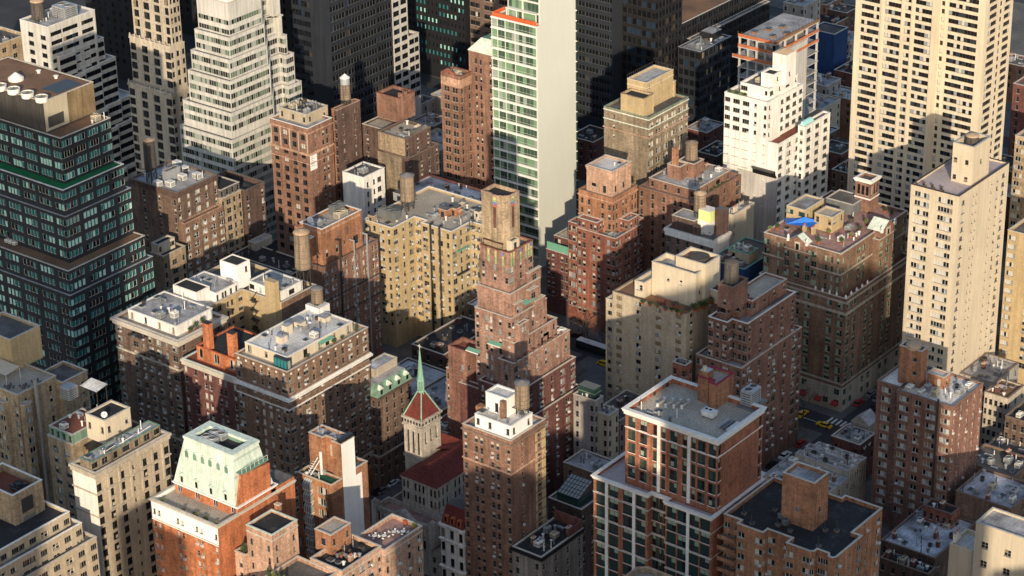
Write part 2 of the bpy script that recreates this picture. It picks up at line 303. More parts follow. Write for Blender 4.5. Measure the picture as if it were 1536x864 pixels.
class B:
    """one building: an Empty at its base that parents walls, roofs, trim, windows"""
    def __init__(s, name, label, cat, desc, wall, seed=None, xy=None, cap=100):
        s.name, s.desc, s.wall = name, desc, wall; s.rng = random.Random(seed or label); s.cap = cap
        s.root = thing(name, label, cat, (*(xy or (0, 0)), 0)); s.wins = []; s.acs = []; s.placed = xy is not None; s.bands = []; s.q = 0
    def org(s, r):
        if not s.placed:
            s.root.location = ((r[0]+r[1])/2, (r[2]+r[3])/2, 0); s.root['_org'] = [*s.root.location]; s.placed = True
    def part(s, name, mb, smooth=False): return mb.build(name, s.root, smooth)
    def facade(s, mb, p0, p1, z0, z1, st, m):
        d = Vector((p1[0]-p0[0], p1[1]-p0[1])); L = d.length; t = d/L; n = Vector((t.y, -t.x))
        P = lambda u, z, o=0: (p0[0]+t.x*u-n.x*o, p0[1]+t.y*u-n.y*o, z)
        q = lambda u0, u1, a, c: mb.poly([P(u0, a), P(u1, a), P(u1, c), P(u0, c)], m) if u1-u0 > .01 and c-a > .01 else None
        if not st or not st['c']: q(0, L, z0, z1); return
        dep = st['dep']; cs = []; last = .05
        for fr, k in st['c']:
            kd = st['kk'].get(k) or K[k]
            if kd[2] > 0 and not kd[5]: kd = (kd[0]*1.14, min(kd[1]*1.08, max(kd[1], st['fh']-.75)), *kd[2:])
            if isinstance(fr, tuple): u0, u1 = fr[0]*L, fr[1]*L
            else: u0, u1 = fr*L-kd[0]/2, fr*L+kd[0]/2
            u0 = max(u0, last+.05); u1 = min(u1, L-.1)
            if u1-u0 < .35: continue
            cs.append((u0, u1, kd)); last = u1
        if not cs: q(0, L, z0, z1); return
        hm = max(k[1] for *_, k in cs); top = z1; head = z1-st['off']; k = 0; ang = math.atan2(t.y, t.x)
        while head-hm > z0+st['low'] and k < st['nrow']:
            q(0, L, head, top); u = 0; sz = head-hm; run = -1
            for u0, u1, kd in cs:
                q(u, u0, sz, head); h = kd[1]; wz = head-h
                q(u0, u1, sz, wz)
                for a, c in (((u0, wz), (u1, wz)), ((u1, wz), (u1, head)), ((u1, head), (u0, head)), ((u0, head), (u0, wz))):
                    mb.poly([P(*a), P(*c), P(*c, dep+.04), P(*a, dep+.04)], m)
                nx = kd[2] if kd[2] > 0 else max(1, round((u1-u0)/-kd[2]))
                mx = st['mix']
                if mx == 'teal':
                    if int(u0/5.6) != run: run = int(u0/5.6); rs = s.rng.choices('012', (52, 30, 18))[0]
                    mx = 'teal'+rs
                s.wins.append((wz, (round(u1-u0, 2), h, nx, kd[3], kd[4], kd[5], mx, dep, st['sill']), P(u0, wz), ang))
                if st['ac'] and s.rng.random() < st['ac']:
                    aw = .66; au = u0+max(0, ((u1-u0)/nx-aw)/2)+(s.rng.randrange(nx)*(u1-u0)/nx)
                    s.acs.append((P(au, wz+.05), ang))
                u = u1
            q(u, L, sz, head); top = sz; head -= st['fh']; k += 1
        q(0, L, z0, top)
    def tier(s, poly, z0, z1, L=None, Rr=None, m=None, roof='roof_dark', ph=.9, cope='coping', name='wall', belts=(), cornice=None, back=None):
        if isinstance(poly, tuple): poly = rp(poly)
        xs = [p[0] for p in poly]; ys = [p[1] for p in poly]; s.org((min(xs), max(xs), min(ys), max(ys)))
        m = m or s.wall; mb = MB(); n = len(poly)
        for i in range(n):
            a, b = poly[i], poly[(i+1) % n]; e = Vector((b[0]-a[0], b[1]-a[1]))
            if e.length < .05: continue
            nx, ny = e.y/e.length, -e.x/e.length
            st = L if -ny > .75 and -ny > nx else (Rr if nx > .5 else back)
            if st and e.length < 1.2: st = None
            s.facade(mb, a, b, z0, z1, st, m)
        zr = z1-ph; inn = offs(poly, -.35)
        for i in range(n):
            j = (i+1) % n
            if ph > 0: mb.poly([(*inn[j], zr), (*inn[i], zr), (*inn[i], z1), (*inn[j], z1)], m)
        s.part(name, mb)
        rb = MB(); rb.poly([(*p, zr+.004) for p in offs(poly, -.34)], roof); s.part('roof' if name == 'wall' else 'terrace', rb)
        if cope:
            c = MB(); c.ring(poly, z1, z1+.14, .10, .42, cope, True); s.part('coping', c)
        for z, hgt, out, mm in belts:
            c = MB(); c.ring(poly, z, z+hgt, out, -.003, mm); s.part('belt_course', c)
        if cornice:
            hgt, out, mm = cornice; c = MB(); c.ring(poly, z1-hgt, z1-hgt*.45, out*.55, -.003, mm); c.ring(poly, z1-hgt*.45, z1-.01, out, -.003, mm)
            s.part('cornice', c)
        return zr
    def box(s, name, r, z0, z1, m, mt=None):
        b = MB(); b.box(*r, z0, z1, m, mt); s.org(r); return s.part(name, b)
    def done(s):
        o = Vector(s.root['_org'])
        s.wins.sort(key=lambda a: -a[0]); rest = MB()
        for i, (z, key, p, ang) in enumerate(s.wins):
            v = winvar(key, s.rng)
            if i < s.cap:
                if v[1] is None: v[1] = v[0].mesh('window')
                w = bpy.data.objects.new('window', v[1]); COL.objects.link(w); w.parent = s.root
                w.location = Vector(p)-o; w.rotation_euler = (0, 0, ang)
            else: rest.add(v[0], Matrix.Translation(p) @ Matrix.Rotation(ang, 4, 'Z'))
        if rest.f: s.part('window', rest)['kind'] = 'stuff'
        s.acs.sort(key=lambda a: -a[0][2]); rest = MB()
        for i, (p, ang) in enumerate(s.acs):
            if i < 30:
                w = bpy.data.objects.new('air_conditioner', AC[0]); COL.objects.link(w); w.parent = s.root; w.location = Vector(p)-o; w.rotation_euler = (0, 0, ang)
            else: rest.add(AC[1], Matrix.Translation(p) @ Matrix.Rotation(ang, 4, 'Z'))
        if rest.f: s.part('air_conditioner', rest)['kind'] = 'stuff'
        return s
_a = MB(); _a.box(0, .66, -.42, .22, 0, .45, 'unit_white', 'unit_white', True); _a.poly([(.06, -.424, .06), (.6, -.424, .06), (.6, -.424, .39), (.06, -.424, .39)], 'galv')
AC = (_a.mesh('air_conditioner'), _a)

# ---------------------------------------------------------------- things on roofs
def water_tank(x, y, z, r, h, leg, label, m='tank_wood', cap='tank_cap', dome=False, group=None):
    t = thing('water_tank', label, 'water tank', (x, y, z), group); st = MB(); lg = []
    for a in range(4):
        c, q = math.cos(a*math.pi/2+.78), math.sin(a*math.pi/2+.78); l = MB()
        l.box(x+c*r*.8-.12, x+c*r*.8+.12, y+q*r*.8-.12, y+q*r*.8+.12, z, z+leg, 'steel'); l.build('leg', t)
        c2, q2 = math.cos(a*math.pi/2+2.35), math.sin(a*math.pi/2+2.35)
        if leg > 1.2:
            st.tube((x+c*r*.8, y+q*r*.8, z+.2), (x+c2*r*.8, y+q2*r*.8, z+leg-.2), .06, 'steel', 4)
            st.tube((x+c*r*.8, y+q*r*.8, z+leg-.2), (x+c2*r*.8, y+q2*r*.8, z+.2), .06, 'steel', 4)
    for i in range(5): st.box(x-r*.95, x+r*.95, y-r+i*r*.45, y-r+i*r*.45+.2, z+leg-.01, z+leg+.18, 'steel', 'steel', True)
    st.build('stand', t)
    b = MB(); b.cyl(x, y, z+leg+.18, z+leg+h, r, r*.95, 26, m, True); b.build('tank', t)
    hp = MB()
    for i in range(6):
        zz = z+leg+.5+(h-.8)*(i/5)**1.2; rr = r*(1-.05*(zz-z-leg)/h)+.02; hp.cyl(x, y, zz, zz+.07, rr, rr, 26, 'steel', True)
    hp.build('hoop', t)
    c = MB(); c.cyl(x, y, z+leg+h, z+leg+h+.1, r*1.04, r*1.04, 26, cap)
    if dome:
        for i in range(4): c.cyl(x, y, z+leg+h+.1+r*.10*i, z+leg+h+.1+r*.10*(i+1), r*(1-.06*i*i), max(.05, r*(1-.06*(i+1)**2)), 26, cap)
    else: c.cyl(x, y, z+leg+h+.1, z+leg+h+r*.42, r*1.0, 0, 26, cap)
    c.build('roof', t); ld = MB(); a = -1.2; X, Y = x+(r+.25)*math.cos(a), y+(r+.25)*math.sin(a)
    for d in (-.22, .22): ld.tube((X+d, Y, z+.1), (X+d, Y, z+leg+h), .04, 'steel', 4)
    for i in range(int((leg+h)/.6)): ld.tube((X-.22, Y, z+.4+i*.6), (X+.22, Y, z+.4+i*.6), .03, 'steel', 4)
    ld.build('ladder', t); return t
def cooling_unit(x, y, z, sx, sy, sz, label, nf=2, m='galv', group=None, name='cooling_unit'):
    t = thing(name, label, 'cooling unit', (x, y, z), group); b = MB(); b.box(x-sx/2, x+sx/2, y-sy/2, y+sy/2, z+.25, z+sz, m, m, True)
    for i in range(4):
        c, q = (i % 2*2-1)*sx*.42, (i//2*2-1)*sy*.42; b.box(x+c-.08, x+c+.08, y+q-.08, y+q+.08, z, z+.25, 'steel')
    for fx in (-1, 1):
        for k in range(5): zz = z+.5+k*(sz-.8)/5; b.box(x+fx*(sx/2)+(-.03 if fx < 0 else .004), x+fx*(sx/2)+(-.004 if fx < 0 else .03), y-sy*.42, y+sy*.42, zz, zz+(sz-.8)/9, 'galv_dark')
    for k in range(5): zz = z+.5+k*(sz-.8)/5; b.box(x-sx*.42, x+sx*.42, y-sy/2-.03, y-sy/2-.004, zz, zz+(sz-.8)/9, 'galv_dark')
    b.build('casing', t)
    for i in range(nf):
        f = MB(); a = (i+.5)/nf-.5; fx, fy = (x+a*sx, y) if sx >= sy else (x, y+a*sy); rr = min(sx, sy, max(sx, sy)/nf)*.4
        f.cyl(fx, fy, z+sz+.002, z+sz+.28, rr, rr, 16, m, False); f.cyl(fx, fy, z+sz+.004, z+sz+.12, rr*.9, rr*.9, 16, 'fan')
        for q in range(4): aa = q*1.571+.4; f.tube((fx, fy, z+sz+.2), (fx+rr*.9*math.cos(aa), fy+rr*.9*math.sin(aa), z+sz+.2), .05, 'galv_dark', 4)
        f.build('fan', t)
    return t
def vent(x, y, z, h, r, label, group, m='galv'):
    b = MB(); b.cyl(x, y, z, z+h, r, r, 8, m); b.cyl(x, y, z+h, z+h+.1, r*1.7, r*1.7, 8, m); b.cyl(x, y, z+h+.1, z+h+.3, r*1.7, r*.3, 8, m)
    return tag(b.build('roof_vent', loc=(x, y, z)), label, 'roof vent', group)
def pipe(x, y, z, h, r, label, group, m='steel'):
    b = MB(); b.cyl(x, y, z, z+h, r, r, 7, m); b.cyl(x, y, z, z+.15, r*2, r*1.6, 7, m)
    return tag(b.build('vent_pipe', loc=(x, y, z)), label, 'vent pipe', group)
def hatch(x, y, z, sx, sy, h, label, group, m='galv'):
    b = MB(); b.box(x-sx/2, x+sx/2, y-sy/2, y+sy/2, z, z+h, m); p = [(x-sx/2-.08, y-sy/2-.08), (x+sx/2+.08, y-sy/2-.08), (x+sx/2+.08, y+sy/2+.08), (x-sx/2-.08, y+sy/2+.08)]
    b.prism(p, z+h, z+h+.1, 'galv_dark', 'galv_dark', True); b.prism(offs(p, -.12), z+h+.1, z+h+.25, 'glass_mid', 'glass_mid', False, offs(p, -.4))
    return tag(b.build('skylight', loc=(x, y, z)), label, 'skylight', group)
def chimney(x, y, z, sx, sy, h, label, group, m='brick_brown', pots=2):
    t = thing('chimney', label, 'chimney', (x, y, z), group); b = MB(); b.box(x-sx/2, x+sx/2, y-sy/2, y+sy/2, z, z+h, m)
    b.box(x-sx/2-.12, x+sx/2+.12, y-sy/2-.12, y+sy/2+.12, z+h, z+h+.2, 'coping', 'coping', True); b.build('stack', t)
    for i in range(pots):
        p = MB(); a = ((i+.5)/pots-.5); X, Y = (x+a*sx, y) if sx > sy else (x, y+a*sy); p.cyl(X, Y, z+h+.2, z+h+.75, .17, .13, 8, 'terracotta'); p.build('chimney_pot', t)
    return t
def dish(x, y, z, r, label, group):
    t = thing('satellite_dish', label, 'satellite dish', (x, y, z), group); b = MB(); b.tube((x, y, z), (x, y, z+r+.4), .06, 'galv', 5); b.build('mast', t)
    d = MB(); ax = Vector((.6, -.5, .62)).normalized(); o = Vector((x, y, z+r+.5)); u = ax.orthogonal().normalized(); v = ax.cross(u); rings = []
    for i in range(1, 5):
        q = i/4; rings.append([o+ax*(.35*r*q*q)+(u*math.cos(2*math.pi*k/14)+v*math.sin(2*math.pi*k/14))*(r*q) for k in range(14)])
    for k in range(14): d.poly([o, rings[0][k], rings[0][(k+1) % 14]], 'unit_white')
    for i in range(3):
        for k in range(14): d.poly([rings[i][k], rings[i+1][k], rings[i+1][(k+1) % 14], rings[i][(k+1) % 14]], 'unit_white')
    d.build('reflector', t, True); e = MB(); e.tube(o+u*-r*.9+ax*.3*r, o+ax*r*.9, .03, 'galv_dark', 4); e.box(*(o.x+ax.x*r*.9-.1, o.x+ax.x*r*.9+.1, o.y+ax.y*r*.9-.1, o.y+ax.y*r*.9+.1), o.z+ax.z*r*.9-.1, o.z+ax.z*r*.9+.1, 'galv_dark'); e.build('feed_arm', t)
    return t
def leafball(b, x, y, z, rx, rz, n, m, rng, s=.22):
    for _ in range(n):
        a, c, q = rng.random()*6.283, rng.uniform(-1, 1), rng.random()**.45
        k = math.sqrt(1-c*c); p = Vector((x+rx*q*k*math.cos(a), y+rx*q*k*math.sin(a), z+rz*q*c))
        u = Vector((rng.gauss(0, 1), rng.gauss(0, 1), rng.gauss(0, 1))).normalized(); v = u.orthogonal().normalized(); e = s*rng.uniform(.6, 1.4)
        b.poly([p-u*e, p-v*e*.5, p+u*e, p+v*e*.5], m)
def shrub(x, y, z, r, h, label, group=None, m='leaf', pot='terracotta', cone=False, seed=1):
    rng = random.Random(seed*7+int(x*10)); t = thing('potted_shrub', label, 'shrub', (x, y, z), group)
    p = MB(); p.cyl(x, y, z, z+.5, r*.45, r*.6, 10, pot); p.build('planter', t); s = MB(); s.tube((x, y, z+.4), (x, y, z+h*.7), .05, 'twig', 5); s.build('stem', t)
    f = MB()
    if cone:
        for i in range(9): q = i/9; leafball(f, x, y, z+.6+q*(h-.6), r*(1-q)+.08, .25, 46, m, rng, .16)
    else:
        for i in range(4): leafball(f, x+rng.uniform(-.3, .3)*r, y+rng.uniform(-.3, .3)*r, z+.6+(h-.6)*(.3+.4*rng.random()), r*.75, (h-.5)*.38, 60, m, rng, .17)
    f.build('foliage', t); return t
def bare_tree(x, y, z, h, label, group, seed=0):
    rng = random.Random(seed); t = thing('street_tree', label, 'tree', (x, y, z), group); tr = MB(); tr.tube((x, y, z), (x, y, z+h*.35), .2, 'twig', 6, .15); tr.build('trunk', t)
    b = MB()
    def grow(p, d, l, r, k):
        q = p+d*l; b.tube(p, q, r, 'twig', 4, r*.6)
        if k:
            for _ in range(3 if k > 1 else 4):
                e = (d+Vector((rng.gauss(0, .5), rng.gauss(0, .5), rng.gauss(.1, .3)))).normalized(); grow(q, e, l*rng.uniform(.55, .8), r*.6, k-1)
    for _ in range(4): grow(Vector((x, y, z+h*.34)), Vector((rng.gauss(0, .4), rng.gauss(0, .4), 1)).normalized(), h*.27, .12, 3)
    b.build('crown', t); return t
def clutter(r, z, desc, seed, nv=4, npi=3, nh=1, nc=0, nch=0, chm='brick_brown', avoid=(), hm='galv'):
    """loose roof equipment, each piece a thing of its own; look-alikes on one roof form a group"""
    rng = random.Random(seed); used = [(*a,) for a in avoid]
    def spot(sx, sy):
        for _ in range(60):
            x, y = rng.uniform(r[0]+sx, r[1]-sx), rng.uniform(r[2]+sy, r[3]-sy)
            if r[1]-r[0] < 2*sx+.2 or r[3]-r[2] < 2*sy+.2: return None
            if all(x+sx < a or x-sx > b or y+sy < c or y-sy > d for a, b, c, d in used):
                used.append((x-sx, x+sx, y-sy, y+sy)); return x, y
    for i in range(max(1, (nv+npi)//5) if nv+npi > 2 else 0):
        p = spot(1.5, .5)
        if p:
            q = MB(); a, c = p; h = rng.uniform(.35, .8); w_ = rng.uniform(.2, .4); lx = rng.uniform(.8, 1.4)
            q.box(a-lx, a+lx, c-w_, c+w_, z+.15, z+.15+h, 'galv', 'galv', True); q.box(a+lx-.5, a+lx, c-w_-.5, c-w_-.003, z, z+.15+h*.9, 'galv_dark')
            for k in (-.7, .7): q.box(a+k*lx-.06, a+k*lx+.06, c-w_+.02, c+w_-.02, z, z+.149, 'steel')
            tag(q.build('roof_duct', loc=(a, c, z)), f'metal duct on {desc}', 'duct', f'sheet metal ducts on {desc}')
    for i in range((nv+npi)//6):
        p = spot(.6, .6)
        if p: q = MB(); a, c = p; s_ = rng.uniform(.35, .6); h = rng.uniform(.7, 1.5); q.box(a-s_, a+s_, c-s_, c+s_, z, z+h, 'tank_dark'); q.box(a-s_-.08, a+s_+.08, c-s_-.08, c+s_+.08, z+h, z+h+.12, 'roof_edge', 'roof_edge', True); tag(q.build('roof_box', loc=(a, c, z)), f'dark box on {desc}', 'roof box', f'dark roof boxes on {desc}')
    for i in range(nc):
        p = spot(1.2, 1.4)
        if p: a, c = rng.choice((('unit_white', 'white'), ('galv', 'grey'), ('unit_beige', 'beige'))); cooling_unit(*p, z, rng.uniform(1.2, 2.0), rng.uniform(1.5, 2.4), rng.uniform(1.2, 1.9), f'{c} cooler on {desc}', rng.choice((1, 2)), a, f'{c} coolers on {desc}')
    for i in range(nch):
        p = spot(.7, .9)
        if p: chimney(*p, z, .8, rng.uniform(1, 1.6), rng.uniform(1.3, 2.2), f'brick chimney on {desc}', f'chimneys on {desc}', chm)
    for i in range(nh):
        p = spot(.9, .9)
        if p: hatch(*p, z, rng.uniform(1, 1.6), rng.uniform(1, 1.7), rng.uniform(.3, .6), f'raised skylight on {desc}', f'skylights on {desc}', hm)
    for i in range(nv):
        p = spot(.4, .4)
        if p: a, c = rng.choice((('galv', 'grey'), ('unit_white', 'white'), ('galv_dark', 'dark'))); vent(*p, z, rng.uniform(.6, 1.3), rng.uniform(.2, .36), f'{c} vent on {desc}', f'{c} vents on {desc}', a)
    for i in range(npi):
        p = spot(.25, .25)
        if p: a, c = rng.choice((('steel', 'black'), ('galv', 'grey'), ('unit_white', 'white'))); pipe(*p, z, rng.uniform(.9, 2.6), .12, f'{c} pipe on {desc}', f'{c} pipes on {desc}', a)
# ================================================================ ground
def slab(name, x0, x1, y0, y1, z0, z1, m):
    b = MB(); b.box(x0, x1, y0, y1, z0, z1, m); return structure(b.build(name))
structure((lambda b: (b.poly([(-2600, -400, 0), (900, -400, 0), (900, 3200, 0), (-2600, 3200, 0)], 'asphalt'), b.build('ground'))[1])(MB()))
YROWS = [(273, 333), (348, 408), (423, 483), (498, 555.5), (571, 633), (648, 708), (723, 783), (798, 858), (873, 933), (948, 1008)]
XROWS = [(-700, -491.5), (-473, -413), (-404, -326), (-310.5, -150)]
for y0, y1 in YROWS:
    for x0, x1 in XROWS: slab('pavement', x0-3.5, x1+3.5, y0-2.5, y1+2.5, -.5, .15, 'sidewalk')

# ================================================================ office tower with green terrace (left edge)
b = B('office_tower', 'dark bronze office tower with arched windows and a bright green terrace, at left edge', 'office tower', 'the dark bronze office tower', 'charcoal')
arch = ST('aaa aaaa aaaa aaaa aaaa aaaa aaaa', 3.35, .95, mix='teal', dep=.15, sill=None, low=.6)
archr = ST('aaaa aaaa aaaa aaaa', 3.35, .95, mix='teal', dep=.15, sill=None, low=.6)
z5 = 50; r5 = cb(105.3, 444, z5, (42,), 229)
b.tier(r5, 0, z5, ST('aaaa aaaa aaaa aaaa aaaa aaa', 3.35, 1.3, mix='teal', dep=.15, sill=None), ST('aaaa aaaa aaaa aaaa aaaa', 3.35, 1.3, mix='teal', dep=.15, sill=None), ph=.25, cope='galv')
r4 = inset(r5, 0, .5, .6, 2.0); z4 = ZY(r4[1], r4[2], 407.3)
b.tier(r4, z5-.25, z4, ST('aaaa aaaa aaaa aaaa aaaa aaa', 3.35, .9, mix='teal', dep=.15, sill=None, low=.6), archr, ph=.3, cope='coping', roof='roof_brown', name='setback_wall')
r3 = (r5[0], *G(104.8, 394.5, z4-.3), 0); r3 = (r3[0], r3[1], r3[2], r3[2]+RX(r3[1], r3[2], z4, 202)); z3 = ZY(r3[1], r3[2], 326)
b.tier(r3, z4-.3, z3, ST('aaaa aaaa aaaa aaaa aaaa aaa', 3.35, 1.0, mix='teal', dep=.15, sill=None, low=.6), archr, ph=.2, cope='galv', name='setback_wall')
r2 = inset(r3, 0, .4, .5, 1.6); z2 = ZY(r2[1], r2[2], 286)
b.tier(r2, z3-.2, z2, ST('aaaa aaaa aaaa aaaa aaaa aaa', 3.35, 1.0, mix='teal', dep=.15, sill=None, low=.6), archr, ph=.2, cope='unit_white', roof='roof_green', name='setback_wall')
xx, yy = G(97.4, 275.5, z2-.2); z1 = ZY(xx, yy, 208); r1 = (r5[0], xx, yy, yy+RX(xx, yy, z1, 165.5))
b.tier(r1, z2-.2, z1, ST('aaaa aaaa aaaa aaaa aaaa aaa', 3.35, 1.0, mix='teal', dep=.15, sill=None, low=.6), archr, ph=.4, cope='coping', roof='roof_brown', name='setback_wall')
rm, zm = ub(69.6, 200.5, z1-.4, 153, (36,), 139.7); rm = (rm[0], rm[1], rm[2], rm[3])
b.tier(rm, z1-.4, zm, None, None, m='bronze_panel', roof='roof_brown', ph=.35, cope='coping', name='penthouse')
q = MB(); L_ = rm[3]-rm[2]; q.box(rm[1]+.004, rm[1]+.12, rm[2]+.05, rm[2]+L_*.46, z1+.1, zm-.02, 'panel_beige'); q.box(rm[1]+.004, rm[1]+.10, rm[2]+L_*.46+.05, rm[3]-.05, z1+.1, zm-.02, 'panel_ochre')
b.part('side_panel', q); q = MB(); q.box(rm[1]+.125, rm[1]+.2, rm[2]+1, rm[2]+L_*.36, z1+1, z1+4.3, 'bronze_panel'); b.part('louvre', q)
q = MB(); q.box(rm[1]-9, rm[1]-2.2, rm[2]+L_*.4, rm[3]-2.2, zm-.34, zm-.3, 'black_metal'); b.part('light_well', q)
q = MB()
for k in range(46): q.box(rm[1]-.6-k*.8, rm[1]-.3-k*.8, rm[2]-.10, rm[2]-.004, z1, zm-.1, 'bronze_panel')
b.part('wall_rib', q); b.done()
for i, (px, py) in enumerate(((62, 145), (41, 139), (20, 133), (0, 128))):
    x, y = G(px, py, zm+1.0); t = thing('cooling_fan', ('white round fan drum nearest the beige panelled corner', 'second white fan drum from the beige panelled corner', 'third white fan drum from the beige corner', 'fourth white fan drum, cut by the photo edge')[i], 'fan', (x, y, zm-.35), 'fan drums on the dark office tower')
    d = MB(); d.cyl(x, y, zm-.35, zm+1.2, 1.75, 1.9, 28, 'unit_white', False); d.cyl(x, y, zm+1.2, zm+1.2001, 1.9, 1.65, 28, 'unit_white', False); d.cyl(x, y, zm+.2, zm+.9, 1.62, 1.62, 24, 'unit_beige'); d.build('drum', t)
    f = MB(); f.cyl(x, y, zm+.9, zm+1.1, .4, .4, 12, 'galv_dark')
    for k in range(8): a = k*.785; f.tube((x, y, zm+1.0), (x+1.6*math.cos(a), y+1.6*math.sin(a), zm+1.0), .08, 'galv_dark', 4)
    f.build('fan_guard', t)
x, y = G(24, 118, zm); q = MB(); q.cyl(x, y, zm-.35, zm+.4, 2.3, 2.3, 24, 'unit_white'); q.cyl(x, y, zm+.4, zm+1.9, 2.3, .3, 24, 'unit_white'); tag(q.build('roof_cone', loc=(x, y, zm-.35)), 'white cone shaped roof cowl behind the fan drums', 'roof cowl')
for px, py in ((58, 108), (84, 116)): vent(*G(px, py, zm), zm-.3, .8, .5, 'squat white vent on the brown roof of the dark office tower', 'squat vents on the dark office tower', 'unit_white')
clutter((r1[1]-4.5, r1[1]-.6, r1[2]+12, r1[3]-1), z1-.4, 'the dark office tower', 5, 1, 1, 0, 2)
x, y = G(12, 368, z4-.3)
for i in range(3): cooling_unit(x+i*1.6-1.6, y+1.2, z4-.3, 1.2, 1.2, 1.1, 'small white box unit on the brown terrace of the dark tower', 1, 'unit_white', 'terrace units on the dark office tower')

# ================================================================ brown hotel, row behind: green sash windows and copper gables
b = B('hotel', 'large brown brick hotel with green windows, copper gables and a roof garden', 'hotel', 'the brown hotel with copper gables', 'brick_brown')
zt = 37.6; r0 = cb(1270.5, 448, zt, 1140, 1366); z1 = 51; r1 = cb(1262, 381.5, z1, 1146, 1361)
r0 = (r0[0], max(r0[1], r1[1]+.8), min(r0[2], r1[2]-.8), r0[3])
sg = ST('g.ggg.gg', 3.05, .9, low=1, mix='green', sill=None)
b.tier(r0, 0, 8, ST('g.ggg.gg', 3.6, .6, mix='green', low=.6), ST('gg.gg.gg.gg', 3.6, .6, mix='green', low=.6), m='limestone', ph=0, cope='coping', name='base')
b.tier(r0, 8.003, zt, ST('g.ggg.gg', 3.05, 1.6, low=.9, mix='green', sill='limestone'), ST('gg.gg.gg.gg', 3.05, 1.6, low=.9, mix='green', sill='limestone'), ph=1.0, roof='roof_rust', belts=((zt-5.2, .7, .45, 'limestone'), (zt-1.5, .5, .3, 'limestone'), (9.2, .5, .25, 'limestone')))
b.tier(r1, zt-1.0, z1, ST('g.hh.g.gg.hhh', 3.0, 1.7, low=.8, mix='green', sill=None), ST('hh.gg.gg.gg.g', 3.0, 1.7, low=.8, mix='green', sill=None), ph=.8, roof='roof_paver', name='setback_wall', cope='coping', belts=((zt+6.6, .4, .3, 'limestone'),))
Lx = r1[1]-r1[0]
for (a, c, side) in ((.28, .62, 'L'), (.47, .72, 'R')):
    q = MB(); g = MB()
    if side == 'L':
        x0, x1 = r1[0]+a*Lx, r1[0]+c*Lx; y0, y1 = r0[2]+.25, r1[2]-.004
        b.tier((x0, x1, y0, y1), zt-.9, z1-2.6, ST('g.g.g', 3.0, .8, low=.5, mix='green', sill='limestone'), None, ph=0, cope='coping', name='pavilion')
        xm = (x0+x1)/2; w_ = 3.0
        q.prism([(xm-w_, y0+.1), (xm+w_, y0+.1), (xm+w_, y1+.6), (xm-w_, y1+.6)], z1-2.45, z1+.2, 'brick_rust'); q.poly([(xm-w_, y0+.1, z1+.2), (xm+w_, y0+.1, z1+.2), (xm, y0+.1, z1+2.1)], 'brick_rust')
        g.poly([(xm-w_-.3, y0-.1, z1+.1), (xm, y0-.1, z1+2.3), (xm, y1+2.6, z1+2.3), (xm-w_-.3, y1+2.6, z1+.1)], 'copper'); g.poly([(xm, y0-.1, z1+2.3), (xm+w_+.3, y0-.1, z1+.1), (xm+w_+.3, y1+2.6, z1+.1), (xm, y1+2.6, z1+2.3)], 'copper')
        urn = [(xm-w_-.2, y0, z1+.2), (xm+w_+.2, y0, z1+.2)]; ar = MB(); ar.box(xm-.9, xm+.9, y0-.02, y0+.09, z1-2.2, z1+.3, 'limestone', 'limestone', True); ar.box(xm-.55, xm+.55, y0-.05, y0-.025, z1-2.2, z1-.3, 'glass_dark')
    else:
        Ly = r1[3]-r1[2]; y0, y1 = r1[2]+a*Ly, r1[2]+c*Ly; x0, x1 = r1[1]+.004, r0[1]-.25
        b.tier((x0, x1, y0, y1), zt-.9, z1-1.6, None, ST('g.g.g', 3.0, .8, low=.5, mix='green', sill='limestone'), ph=0, cope='coping', name='pavilion')
        ym = (y0+y1)/2; w_ = 3.6
        q.prism([(x0-.6, ym-w_), (x1-.1, ym-w_), (x1-.1, ym+w_), (x0-.6, ym+w_)], z1-1.45, z1+.8, 'brick_rust'); q.poly([(x1-.1, ym-w_, z1+.8), (x1-.1, ym+w_, z1+.8), (x1-.1, ym, z1+3)], 'brick_rust')
        g.poly([(x1+.1, ym-w_-.3, z1+.7), (x1+.1, ym, z1+3.2), (x0-2.6, ym, z1+3.2), (x0-2.6, ym-w_-.3, z1+.7)], 'copper'); g.poly([(x1+.1, ym, z1+3.2), (x1+.1, ym+w_+.3, z1+.7), (x0-2.6, ym+w_+.3, z1+.7), (x0-2.6, ym, z1+3.2)], 'copper')
        urn = [(x1, ym-w_-.2, z1+.8), (x1, ym+w_+.2, z1+.8)]; ar = MB(); ar.box(x1-.09, x1+.02, ym-1.3, ym+1.3, z1-1.3, z1+1.2, 'limestone', 'limestone', True); ar.box(x1+.025, x1+.05, ym-.5, ym+.5, z1-1.3, z1+.4, 'glass_dark')
    b.part('gable', q); b.part('gable_roof', g); b.part('gable_window', ar)
    for p in urn:
        u = MB(); u.box(p[0]-.35, p[0]+.35, p[1]-.35, p[1]+.35, p[2]-.3, p[2]+.6, 'white_wall'); u.cyl(*p[:2], p[2]+.6, p[2]+1.2, .2, .45, 8, 'white_wall'); u.cyl(*p[:2], p[2]+1.2, p[2]+1.9, .45, .05, 8, 'white_wall'); b.part('urn', u)
for i in range(5): 
    u = MB(); x, y = r0[1]-.3, r0[2]+.3+i*3.1; u.cyl(x, y, zt, zt+.5, .3, .2, 8, 'white_wall'); u.cyl(x, y, zt+.5, zt+1.3, .42, .1, 8, 'white_wall'); b.part('urn', u)
for i in range(4):
    u = MB(); x, y = r0[1]-3.4-i*2.4, r0[2]+.3; u.cyl(x, y, zt, zt+.5, .3, .2, 8, 'white_wall'); u.cyl(x, y, zt+.5, zt+1.3, .42, .1, 8, 'white_wall'); b.part('urn', u)
